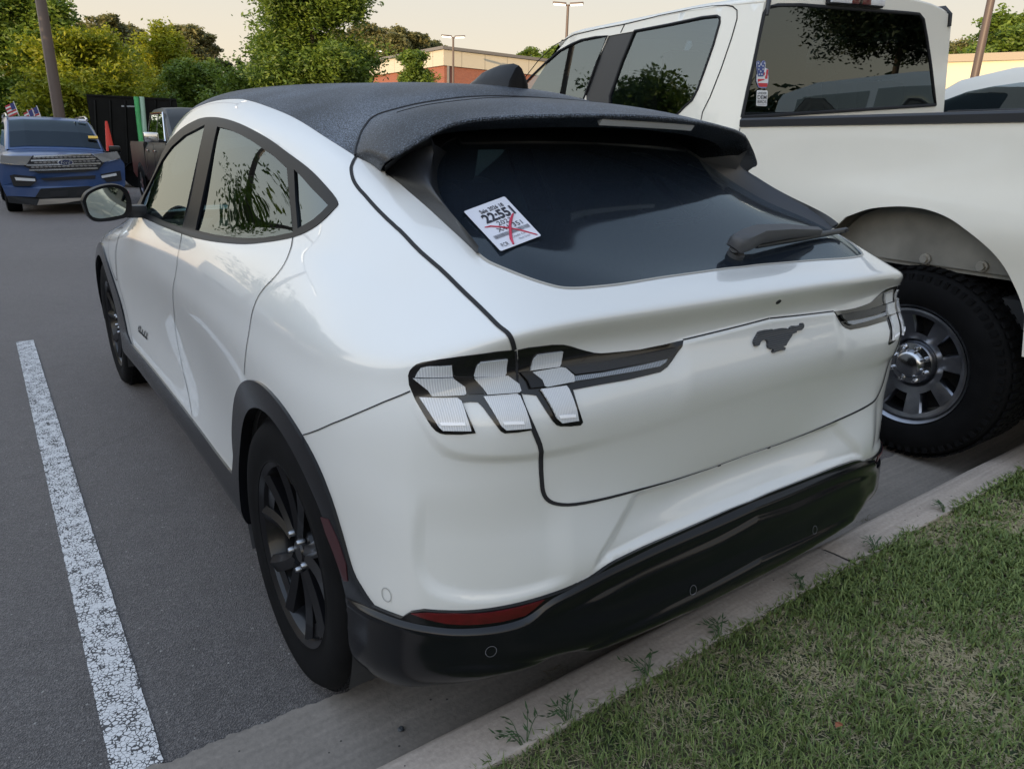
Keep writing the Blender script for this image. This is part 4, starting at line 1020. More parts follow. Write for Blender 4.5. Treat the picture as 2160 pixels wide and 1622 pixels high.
def text_on(name, txt, fx, fy, w, h, mat, parent, fn, dz, sx=None, bold=False, thick=0):
    """text mesh placed by a mapping fn(a, b, height); (fx, fy) lower left, w width and h height in sheet units"""
    cu = bpy.data.curves.new(name, 'FONT'); cu.body = txt; cu.size = 1; cu.resolution_u = 3
    if thick: cu.offset = thick
    ob = bpy.data.objects.new(name, cu); COL.objects.link(ob)
    dg = bpy.context.evaluated_depsgraph_get(); me = bpy.data.meshes.new_from_object(ob.evaluated_get(dg))
    V = np.array([v.co[:] for v in me.vertices]); F = [tuple(p.vertices) for p in me.polygons]
    COL.objects.unlink(ob); bpy.data.objects.remove(ob); bpy.data.curves.remove(cu)
    lo, hi = V.min(0), V.max(0); V = (V-lo)/(hi-lo+1e-9)
    X = np.array([fn(fx+p[0]*w, fy-p[1]*h, dz) for p in V])
    f = F[0]; nn = np.cross(X[f[1]]-X[f[0]], X[f[2]]-X[f[0]])
    return mesh_obj(name, X, F, mat, parent, smooth=False)
text_on('printed_text', 'Sale 2026 18', .26, .20, .56, .09, M['ink'], po, lp, .0026, thick=.015)
text_on('printed_text', '22:551', .20, .43, .72, .21, M['ink'], po, lp, .0026, thick=.035)
text_on('printed_text', '2023', .38, .545, .34, .09, M['ink'], po, lp, .0026)
text_on('printed_text', 'X41 351', .27, .67, .60, .095, M['ink'], po, lp, .0026)
text_on('printed_text', 'FCR', .10, .955, .16, .075, M['ink'], po, lp, .0026)
text_on('printed_text', 'Work Order', .52, .935, .28, .04, M['grey_ink'], po, lp, .0026)
text_on('printed_text', 'Credit Co', .42, .86, .32, .04, M['grey_ink'], po, lp, .0026)
bc = MB(); rnd = random.Random(3); x_ = .10
while x_ < .94:
    w_ = rnd.choice((.006, .009, .014))
    bc.add([lp(x_, .70, .0026), lp(x_+w_, .70, .0026), lp(x_+w_, .775, .0026), lp(x_, .775, .0026)], [(0, 1, 2, 3)]); x_ += w_+rnd.choice((.006, .009))
bc.build('barcode', M['grey_ink'], po)
for pts_, rr in (([(.10,.48),(.22,.50),(.38,.58),(.52,.66),(.70,.78),(.93,.97)], .0018), ([(.84,.42),(.72,.50),(.60,.60),(.48,.74),(.38,.86),(.33,.97)], .0034)):
    P = [lp(a, b_, .0030) for a, b_ in pts_]; st_ = MB()
    P2 = smooth_line(P, 4) if False else P
    st_.tube([np.array(p) for p in P2], [rr*.6]+[rr]*(len(P2)-2)+[rr*.6], 6); st_.build('marker_stroke', M['red_ink'], po, smooth=60)
# ---------------------------------------------------------------- white crew cab pickup on the right
TA, TB_ = math.radians(-5.0), math.radians(-4.0)
TM = Matrix.Translation((2.03, .74, .02)) @ Matrix.Rotation(TA, 4, 'Z') @ Matrix.Rotation(TB_, 4, 'Y')
TI = TM.inverted()
TRK = empty('pickup_truck', label='tall white crew cab pickup with two stickers on its rear window, right of the crossover', cat='pickup truck')
TRK.matrix_world = TM
def tl(px_, py_, ax, val):
    """pixel onto a plane of the truck's own frame"""
    o_, d_ = pix(px_, py_); o2 = np.array(TI @ Vector(o_)); d2 = np.array(TI.to_3x3() @ Vector(d_))
    return o2+d2*((val-o2[ax])/d2[ax])
def side_x(y, z):
    x = -.012*math.exp(-((z-1.15)/.30)**2) + .10*max(0, z-1.50)**1.0*(1.0 if z > 1.5 else 0)
    x += -.030*math.exp(-((z-1.12)/.16)**2)*math.exp(-(y/.75)**4)      # flare over the wheel
    x += .02*max(0, .75-z)
    return x
def cdt_sheet(outer, holes, step, fn, mat, name, parent, off=0.0, thick=.0, flip=False):
    """sheet over a (y, z) outline, positioned by fn(y, z) -> xyz"""
    loops = [outer]+holes; V2, E2 = [], []
    for L in loops:
        b = len(V2); Q = []
        for p, q in zip(L, L[1:]+L[:1]):
            n = max(1, int(math.hypot(q[0]-p[0], q[1]-p[1])/step))
            for k in range(n): Q.append((p[0]+(q[0]-p[0])*k/n, p[1]+(q[1]-p[1])*k/n))
        V2 += Q; E2 += [(b+i, b+(i+1) % len(Q)) for i in range(len(Q))]
    B = np.array(V2); lo, hi = B.min(0), B.max(0)
    G = np.array([(x, y) for x in np.arange(lo[0]+step/2, hi[0], step) for y in np.arange(lo[1]+step/2, hi[1], step)]).reshape(-1, 2)
    if len(G):
        m = inside(outer, G)
        for h in holes: m &= ~inside(h, G)
        G = G[m]
        if len(G): G = G[np.array([np.min((B[:, 0]-g[0])**2+(B[:, 1]-g[1])**2) for g in G]) > (step*.4)**2]
    vv, _, ff, _, _, _ = delaunay_2d_cdt([Vector(p) for p in V2+[tuple(g) for g in G]], E2, [], 0, 1e-6)
    V = np.array([tuple(p) for p in vv]); F = np.array([tuple(f) for f in ff]); c = V[F].mean(1); m = inside(outer, c)
    for h in holes: m &= ~inside(h, c)
    F = F[m]; X = np.array([fn(*p) for p in V]); 
    if flip: F = F[:, ::-1]
    o = mesh_obj(name, X, F, mat, parent)
    if thick:
        md = o.modifiers.new('Solidify', 'SOLIDIFY'); md.thickness = thick; md.offset = -1; es = o.modifiers.new('EdgeSplit', 'EDGE_SPLIT'); es.split_angle = math.radians(40)
    return o
yc, zc_ = tl(1905, 775, 0, 0)[1:]
R_T = .455; zc_ = R_T-.01
archp = [tuple(tl(*p, 0, -.02)[1:]) for p in ((1790,457),(1840,440),(1896,435),(1940,438),(1975,446),(2012,462),(2046,486),(2075,510),(2100,536),(2120,566),(2135,600),(2148,633),(2157,668))]
archp = [tuple(p) for p in smooth_line(archp, 5)]; yl = archp[0]; arch = [(archp[-1][0]-.02, .55)]+[(archp[-1][0], archp[-1][1])]+archp[::-1][1:]+[(yl[0]+.10, yl[1]-.10), (yl[0]+.15, yl[1]-.26), (yl[0]+.17, .55)]
zr_ = tl(1600, 258, 0, .0)[2]; zr2 = tl(2150, 246, 0, .0)[2]; ZR = (zr_+zr2)/2
Yf = tl(1563, 255, 0, .0)[1]            # bed front
def fx(y, z): return (side_x(y, z), y, z)
def fxr(y, z): return (2.10-side_x(y, z), y, z)
bed_outer = [(-1.30, .62), (arch[0][0], .62)]+arch[1:-1]+[(arch[-1][0], .60), (Yf, .60), (Yf, ZR), (-1.30, ZR)]
cdt_sheet(bed_outer, [], .028, fx, M['truck_white'], 'bed_side', TRK, flip=True, thick=.012)
cdt_sheet(bed_outer, [], .10, fxr, M['truck_white'], 'bed_side', TRK)
rail = MB()
for x0 in (.045, 2.055):
    pr_ = [(-.055, -.02), (-.055, .012), (-.045, .022), (.045, .022), (.052, .012), (.052, -.05), (.03, -.05), (-.03, -.03)]
    rail = MB(); rail.ring_loft([[(x0+a*(1 if x0 < 1 else -1), y, ZR+b2) for a, b2 in pr_] for y in (-1.3, -.4, .5, Yf)])
    rail.build('bed_rail_cap', M['satin_black'], TRK, smooth=40)
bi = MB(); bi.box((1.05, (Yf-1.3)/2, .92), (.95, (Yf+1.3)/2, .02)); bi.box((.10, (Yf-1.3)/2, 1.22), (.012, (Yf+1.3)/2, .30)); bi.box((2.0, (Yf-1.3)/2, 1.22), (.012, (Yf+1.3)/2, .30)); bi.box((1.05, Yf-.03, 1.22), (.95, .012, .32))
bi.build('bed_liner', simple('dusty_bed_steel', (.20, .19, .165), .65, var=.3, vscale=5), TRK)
# wheel well: inner liner, frame rail, bolts
ww = MB()
aw = [(y, z) for y, z in arch]
wl = MB(); wl.ring_loft([[(.06, y, z-.0) for y, z in arch[1:-1]], [(.42, y*.98, z-.03) for y, z in arch[1:-1]]], False, False)
wl.build('wheel_well', simple('well_grey', (.05, .048, .043), .8), TRK, smooth=60)
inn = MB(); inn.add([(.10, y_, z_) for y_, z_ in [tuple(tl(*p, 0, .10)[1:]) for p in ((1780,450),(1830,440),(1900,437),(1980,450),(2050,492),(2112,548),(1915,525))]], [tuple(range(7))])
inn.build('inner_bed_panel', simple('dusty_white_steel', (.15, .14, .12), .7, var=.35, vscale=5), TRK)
fr = MB(); fr.box((.40, .2, .80), (.04, 2.2, .09)); fr.box((1.6, .2, .80), (.04, 2.2, .09)); fr.box((1.0, .0, .45), (.75, .06, .06), None, .02); fr.box((1.05, 1.2, .75), (.9, 3.2, .06))
fr.build('chassis_frame', M['interior'], TRK)
dk = MB(); dk.box((.55, 0, .85), (.02, .95, .42)); dk.build('well_back', M['gap'], TRK)
for p in ((1953, 546), (2073, 562)):
    q = tl(*p, 0, .085); b_ = MB(); b_.tube([q, q+np.array((-.025, 0, 0))], .017, 6); b_.tube([q, q+np.array((-.010, 0, 0))], .025, 14); b_.build('bolt', simple('dull_zinc', (.35, .33, .29), .5, metal=.6), TRK, smooth=30)
fb_ = MB(); fb_.box(tl(1938, 535, 0, .14)+np.array((0, -.3, -.02)), (.03, .55, .035)); fb_.build('frame_bracket', M['interior'], TRK)

M['hub'] = simple('dull_chrome', (.42, .43, .45), .2, metal=1)
def truck_wheel(cx, cy, side):
    w = empty('wheel'); w.parent = TRK; s = side; rimr = .285; R = R_T; wd = .31
    c = (cx, cy, R-.005)
    prof = [(rimr-.02, -.03), (rimr+.004, .0), (rimr+.03, .012), (R-.09, .020), (R-.055, .012), (R-.03, .0), (R-.012, -.02), (R-.004, -.045), (R, -.07), (R, -wd+.07), (R-.02, -wd+.02), (rimr+.03, -wd-.012), (rimr, -wd)]
    t = MB(); t.lathe([(r, s*h) for r, h in prof], c, 0, 80)
    for k in range(64):
        a = 2*math.pi*k/64
        ax = [(1, 0, 0), (0, -math.sin(a), math.cos(a)), (0, math.cos(a), math.sin(a))]
        for g, hw, hh, tw in ((-.045, .028, .013, .0), (-.095, .017, .014, .5), (-.135, .015, .012, -.4), (-.175, .015, .012, .4), (-.215, .017, .014, -.5), (-.265, .028, .013, 0)):
            aa = a+(.05 if int(g*1000) % 2 else 0)+g*tw
            t.box((c[0]+s*g, c[1]+(R+.004)*math.cos(aa), c[2]+(R+.004)*math.sin(aa)), (hw, hh, .0045), [(1, 0, 0), (0, -math.sin(aa), math.cos(aa)), (0, math.cos(aa), math.sin(aa))])
        t.box((c[0]+s*.0, c[1]+(R-.036)*math.cos(a), c[2]+(R-.036)*math.sin(a)), (.010, .008 if k % 2 else .012, .014), ax)
    t.build('tyre', M['rubber'], w, smooth=35)
    r = MB()
    r.lathe([(rimr, s*-.26), (rimr-.03, s*-.22), (rimr-.03, s*-.06), (rimr-.012, s*-.012), (rimr+.004, s*.006), (rimr+.008, s*-.004)], c, 0, 80)
    # disc with eight windows: build as ring segments between windows
    n = 8
    for k in range(n):
        a0 = 2*math.pi*(k+.0)/n+.16; half = math.pi/n
        def P(rr, aa, d): return (c[0]+s*d, c[1]+rr*math.cos(aa), c[2]+rr*math.sin(aa))
        wi, wo = .15, .245; gi, go = .42*half, .52*half
        # spoke between window k and k+1 (trapezoid, dished)
        m_ = 6; rg = []
        for q in range(m_+1):
            f = q/m_; rr = wi+(wo-wi)*f; d = -.050+.030*f; g = gi+(go-gi)*f
            A0 = a0+g; A1 = a0+2*half-g
            rg.append([P(rr, A0, d-.05), P(rr, A0, d-.004), P(rr, A0+.03, d+.006), P(rr, (A0+A1)/2, d+.010), P(rr, A1-.03, d+.006), P(rr, A1, d-.004), P(rr, A1, d-.05)])
        r.ring_loft(rg, False, False)
    r.lathe([(.105, s*-.075), (.12, s*-.052), (.153, s*-.042)], c, 0, 64)
    r.lathe([(.243, s*-.014), (.262, s*-.006), (.272, s*-.008)], c, 0, 80)
    r.lathe([(.243, s*-.060), (.243, s*-.014)], c, 0, 80)
    ro_ = r.build('rim', M['bright_rim'], w, smooth=30)
    h = MB(); h.lathe([(0, s*.0), (.05, s*-.002), (.062, s*-.012), (.070, s*-.03), (.098, s*-.036), (.108, s*-.06), (.108, s*-.09)], c, 0, 48); h.build('hub_cap', M['hub'], w, smooth=40)
    for k in range(8):
        a = 2*math.pi*k/8+.3; q = (c[0]+s*-.036, c[1]+.086*math.cos(a), c[2]+.086*math.sin(a))
        l_ = MB(); l_.lathe([(0, s*.030), (.008, s*.028), (.012, s*.020), (.0135, s*.0)], q, 0, 12); l_.build('lug_nut', M['chrome'], ro_, smooth=40)
    d = MB(); d.lathe([(.0, s*-.13), (.24, s*-.13)], c, 0, 40); d.build('brake_drum', M['gap'], w)
M['bright_rim'] = simple('bright_alloy', (.30, .31, .34), .30, metal=1, var=.25, vscale=9)
for s_, x_ in ((-1, .0), (1, 2.10)):
    truck_wheel(x_+(.02 if s_ < 0 else -.02), yc, s_); truck_wheel(x_+(.02 if s_ < 0 else -.02), yc+4.25, s_)
# cab
CW = 2.06
def cabx(y, z):
    x = -.012*math.exp(-((z-1.15)/.3)**2)
    if z > 1.45: x += .02+.17*(z-1.45)
    elif z > 1.30: x += .02*(z-1.30)/.15
    return x
Yr = Yf+.035   # cab rear
def tc(*pts, X=.09): return [tuple(tl(a, b2, 0, X)[1:]) for a, b2 in pts]
roofl = tc((1604,-1),(1560,3),(1500,9),(1449,17),(1380,30),(1305,48),(1250,58),(1198,68), X=.11)
zroof = max(p[1] for p in roofl)-.0
ytop = [p for p in roofl]
gw1 = tc((1102,182),(1120,160),(1143,135),(1171,108),(1195,94),(1215,85),(1245,79),(1270,76),(1238,194),(1170,189))
gw1 = gw1[:8]+tc((1255,130),(1236,210),(1215,232))+[(tc((1102,182))[0][0]-.25, 1.50), (tc((1102,182))[0][0], 1.62)]
gw2 = tc((1327,66),(1400,52),(1470,37),(1500,34),(1507,38),(1508,48),(1500,95),(1488,145),(1477,189),(1468,212),(1455,224))+[(tc((1455,224))[0][0]+.12, 1.56), (tc((1291,203))[0][0]-.05, 1.54)]+tc((1291,203),(1308,130))
pill = tc((1272,76),(1327,66),(1308,130),(1291,203))+[(tc((1291,203))[0][0]-.05, 1.54), (tc((1238,194))[0][0]-.08, 1.54)]+tc((1238,194),(1255,130))
yA = roofl[-1][0]
def ztop(y): return float(np.interp(y, [p[0] for p in roofl], [p[1] for p in roofl]))-.015
side_outer = [(Yr, .55), (Yr, ztop(Yr))]+[(p[0], p[1]-.015) for p in roofl[1:]]+[(yA+.35, ztop(yA)-.20), (yA+.75, ztop(yA)-.50), (yA+1.0, 1.48), (yA+1.0, .55)]
def fcab(y, z): return (cabx(y, z), y, z)
cab_side = None
for mirx, fl in ((False, True), (True, False)):
    fn = (lambda y, z: (CW-cabx(y, z), y, z)) if mirx else fcab
    o_ = cdt_sheet(side_outer, [gw1, gw2, pill], .035 if not mirx else .12, fn, M['truck_white'], 'cab_side', TRK, flip=not mirx, thick=.02)
    sgn = 1 if mirx else -1
    fg = (lambda y, z, f=fn, s_=sgn: (f(y, z)[0]-s_*.006, y, z))
    cdt_sheet(gw1, [], .12, fg, M['truck_glass'] if 'truck_glass' in M else M.setdefault('truck_glass', glass_mat('truck_side_glass', (.50, .56, .55), .01, 2.1)), 'front_door_window', TRK, flip=not mirx)
    cdt_sheet(gw2, [], .12, fg, M.setdefault('truck_glass_dark', glass_mat('truck_rear_side_glass', (.36, .38, .42), .01, 2.1)), 'rear_door_window', TRK, flip=not mirx)
    cdt_sheet(pill, [], .1, fg, M['satin_black'], 'door_pillar_trim', TRK, flip=not mirx)
def line_on(name, pts, r, mat, fn, n=6):
    MB().tube([fn(*p) for p in pts], r, n).build(name, mat, TRK, smooth=60)
for gw in (gw1, gw2):
    line_on('window_seal', gw+[gw[0]], .009, M['gap'], lambda y, z: (cabx(y, z)+.001, y, z))
dl = tc((1496,236),(1508,205),(1525,145),(1540,80),(1547,40),(1545,22),(1535,14),(1520,11),(1490,13),(1449,19),(1380,33),(1304,52),(1250,62),(1200,74),(1160,97),(1130,130),(1098,178), X=.10)
line_on('door_gap', [(dl[0][0]+.02, 1.2)]+dl, .0035, M['gap'], lambda y, z: (cabx(y, z)-.001, y, z))
line_on('door_gap', tc((1304,52),(1298,69)), .0035, M['gap'], lambda y, z: (cabx(y, z)-.001, y, z))
# roof, rear wall, front of cab
xs = np.linspace(0, 1, 15)
ys = [Yr, Yr+.25, Yr+.6, Yr+1.0, Yr+1.4, yA, yA+.15]
rr_ = []
for y in ys:
    zt = ztop(min(y, yA))-(.06 if y > yA else 0); row = []
    x0 = cabx(y, zt); 
    for f in xs:
        g = abs(2*f-1); z = zt+.075*(1-g**4)+.0; 
        if f in (0, 1): z = zt
        row.append((x0+(CW-2*x0)*f, y, z))
    rr_.append(row)
def loft_open(name, rows, mat, smooth=50, thick=.02):
    mb = MB(); mb.ring_loft(rows, False, False); o = mb.build(name, mat, TRK, smooth=smooth)
    md = o.modifiers.new('Solidify', 'SOLIDIFY'); md.thickness = thick; md.offset = 0; return o
loft_open('cab_roof', rr_, M['truck_white'])
# rear wall: sheet in (x, z) with the window cut out
def wall_y(x, z): return Yr-max(0, z-1.5)*.01
ztl = ztop(Yr)
def rz(px_, py_, k=3):
    q = tl(px_, py_, 1, Yr)
    q = tl(px_, py_, 1, wall_y(0, q[2])); return (q[0], q[2])
GL = [rz(*p) for p in ((1564,248),(1575,195),(1588,139),(1602,70),(1611,28),(1617,18),(1640,12),(1690,10),(1760,11),(1850,16),(1915,24),(1937,31),(1946,42),(1953,80),(1962,140),(1969,200),(1972,222))]
xl0, xr0 = cabx(Yr, 1.5), CW-cabx(Yr, 1.5)
outer = [(cabx(Yr, z), z) for z in (.9, 1.45, 1.7, 1.95, ztl)]+[(x0_+(CW-2*x0_)*f, ztl+.075*(1-abs(2*f-1)**4)) for x0_ in (cabx(Yr, ztl),) for f in xs[1:-1]]+[(CW-cabx(Yr, z), z) for z in (ztl, 1.95, 1.7, 1.45, .9)]
gx1 = max(p[0] for p in GL); lim = CW-cabx(Yr, 1.6)-.05
kx = min(1.0, (lim-GL[0][0])/(gx1-GL[0][0])); GL = [(GL[0][0]+(p[0]-GL[0][0])*kx, min(p[1], ztl-.0)) for p in GL]
GL = [(p[0], min(p[1], ztl+.0)) for p in GL]
cdt_sheet(outer, [GL], .08, lambda x, z: (x, wall_y(x, z), z), M['truck_white'], 'cab_rear_wall', TRK, thick=.02)
M['truck_rear'] = glass_mat('truck_rear_glass', (.09, .11, .12), .005, 2.0)
TG2 = cdt_sheet(GL, [], .2, lambda x, z: (x, wall_y(x, z)-.004, z), M['truck_rear'], 'cab_rear_window', TRK)
MB().tube([(x, wall_y(x, z)-.004, z) for x, z in GL+[GL[0]]], .010, 6).build('rear_window_seal', M['gap'], TRK, smooth=60)
# high brake lamp: clear, red, clear
q0 = rz(1743, 12); q1 = rz(1854, 14); zl = (q0[1]+q1[1])/2+.005; xa, xb = q0[0], q0[0]+(q1[0]-q0[0])*kx
hb = empty('high_brake_light'); hb.parent = TRK
for a_, b2, m_, nm in ((0, .36, 'lens_clear2', 'clear_lens'), (.36, .50, 'red_lens', 'red_lens'), (.50, .56, 'lens_black', 'dark_lens'), (.56, .72, 'red_lens', 'red_lens'), (.72, 1, 'lens_clear2', 'clear_lens')):
    m2 = MB(); m2.box((xa+(xb-xa)*(a_+b2)/2, wall_y(0, zl)-.02, zl+.02), ((xb-xa)*(b2-a_)/2, .02, .022), None, .004); m2.build(nm, M[m_], hb, smooth=40)
m2 = MB(); m2.box(((xa+xb)/2, wall_y(0, zl)-.012, zl+.02), ((xb-xa)/2+.012, .012, .030), None, .006); m2.build('lamp_housing', M['gap'], hb)
# roof drip trims at the rear corners
for xx, s_ in ((cabx(Yr, ztl)+.02, 1), (CW-cabx(Yr, ztl)-.02, -1)):
    t_ = MB(); t_.tube([(xx, Yr-.012, ztl-.06), (xx+.01*s_, Yr-.012, ztl+.01), (xx+.03*s_, Yr+.02, ztl+.05), (xx+.03*s_, Yr+.12, ztl+.052)], .014, 6); t_.build('drip_trim', M['satin_black'], TRK, smooth=60)
# bonnet, wings and windscreen ahead of the cab (seen from other positions)
yB = yA+1.0
hd = MB()
hr = []
for y, zt, in ((yB-.02, 1.50), (yB+.4, 1.47), (yB+.9, 1.42), (yB+1.15, 1.34), (yB+1.22, 1.1), (yB+1.24, .6)):
    hr.append([(.02, y, .6), (-.01, y, .9), (.0, y, min(zt, 1.2)), (.06, y, zt-.06), (.35, y, zt+.02 if zt > 1.2 else zt), (1.05, y, zt+.05 if zt > 1.2 else zt), (1.75, y, zt+.02 if zt > 1.2 else zt), (2.04, y, zt-.06), (2.10, y, min(zt, 1.2)), (2.11, y, .9), (2.08, y, .6)])
loft_open('bonnet', hr, M['truck_white'])
ws = MB(); za = ztop(yA)-.02; ws.ring_loft([[(.16+f*1.78, yA+.15-.0, za+.04*(1-abs(2*f-1)**2)) for f in xs], [(.10+f*1.90, yB, 1.50+.03*(1-abs(2*f-1)**2)) for f in xs]], False, False)
ws.build('windscreen', M['truck_glass'], TRK, smooth=60)
# seats and headrests
def tseat(x, y, name):
    b = MB(); b.box((x, y+.25, 1.05), (.28, .28, .09), None, .05); b.box((x, y-.04, 1.42), (.27, .08, .36), None, .06); b.box((x, y-.07, 1.90), (.16, .06, .115), None, .05)
    for dx in (-.06, .06): b.tube([(x+dx, y-.05, 1.74), (x+dx, y-.06, 1.84)], .008)
    return b.build(name, M['seat'], TRK, smooth=40)
for x in (.52, 1.58): tseat(x, Yr+1.05, 'front_seat'); tseat(x, Yr+.30, 'rear_seat')
tb2 = MB(); tb2.box((1.05, (Yr+yB)/2, .80), (.95, (yB-Yr)/2, .05)); tb2.box((1.05, yB-.25, 1.38), (.9, .2, .10), None, .05); tb2.build('cab_floor', M['interior'], TRK)

# stickers on the rear window
def wpt(px_, py_, off):
    a, b2 = rz(px_, py_); return np.array((a*1.0, wall_y(a, b2)-.006-off, b2))
S1 = empty('hand_sticker'); tag(S1, 'stars and stripes peace hand sticker on the pickup rear window', 'sticker'); S1.matrix_world = TM
def sc(ox, oy, sc_, pts): return [(ox+a/sc_, oy+b2/sc_) for a, b2 in pts]
hand = [(435,340),(445,310),(480,295),(510,310),(525,345),(532,390),(545,340),(565,305),(595,290),(625,305),(638,340),(632,400),(630,440),(660,460),(695,475),(700,520),(690,580),(700,640),(695,760),(680,800),(660,870),(640,882),(500,872),(475,850),(455,790),(435,740),(440,600),(455,580),(445,480),(437,400)]
def flat(name, pts, mat, parent, off, ox=1550, oy=100, s_=10.14):
    P = [wpt(a, b2, off) for a, b2 in sc(ox, oy, s_, pts)]
    b = MB(); b.ring_loft([np.array(P)+np.array((0, .001, 0)), P]); return b.build(name, mat, parent)
M['st_white'] = simple('sticker_white', (.75, .75, .75), .5); M['st_blue'] = simple('sticker_blue', (.05, .08, .25), .5); M['st_red'] = simple('sticker_red', (.55, .04, .05), .5); M['st_border'] = simple('sticker_border', (.25, .28, .5), .5)
hc = np.array(hand).mean(0)
flat('hand_outline', hand, M['st_border'], S1, .001)
flat('white_ground', [tuple(hc+(np.array(p)-hc)*.93) for p in hand], M['st_white'], S1, .002)
flat('blue_field', [(450,340),(465,312),(490,308),(510,330),(522,400),(545,400),(560,330),(590,305),(615,315),(622,350),(612,440),(600,520),(585,630),(470,635),(462,560),(452,450)], M['st_blue'], S1, .003)
flat('red_stripe', [(465,770),(675,775),(660,855),(500,850),(480,820)], M['st_red'], S1, .003)
flat('red_stripe', [(465,685),(605,685),(612,700),(575,715),(500,735),(465,755)], M['st_red'], S1, .003)
flat('red_stripe', [(655,480),(690,485),(680,560),(670,680),(625,685),(620,640),(640,600),(645,540)], M['st_red'], S1, .003)
flat('red_stripe', [(595,545),(622,545),(612,605),(585,605)], M['st_red'], S1, .003)
for x, y in ((472,347),(492,410),(484,478),(603,347),(574,408),(574,478),(526,522),(496,585),(550,585)):
    st5 = []
    for k in range(10):
        t = math.pi*k/5-math.pi/2; r_ = 22 if k % 2 == 0 else 10; st5.append((x+r_*.8*math.cos(t), y+r_*1.1*math.sin(t)))
    flat('star', st5, M['st_white'], S1, .004)
S2_ = empty('word_sticker'); tag(S2_, 'white sticker reading UNDER DEM BIRDS, lower one on the pickup rear window', 'sticker'); S2_.matrix_world = TM
bx = flat('sticker_sheet', [(450,940),(470,922),(665,930),(685,950),(665,1245),(650,1265),(455,1258),(437,1240)], M['st_white'], S2_, .001)
def wfn(a, b2, dz):
    x0, y0 = 452+(-6)*b2, 940; P = sc(1550, 100, 10.14, [(452-10*b2+222*a, 940+310*b2+6*a)])[0]; return wpt(*P, dz)
for t_, y_, h_ in (('UNDER', .22, .15), ('DEM', .56, .27), ('BIRDS', .84, .21)):
    text_on('sticker_text', t_, .07, y_, .86, h_, M['ink'], bx, wfn, .0025, thick=.01)
text_on('sticker_text', 'UNDERDEMBIRDS', .07, .96, .86, .06, M['grey_ink'], bx, wfn, .0025)
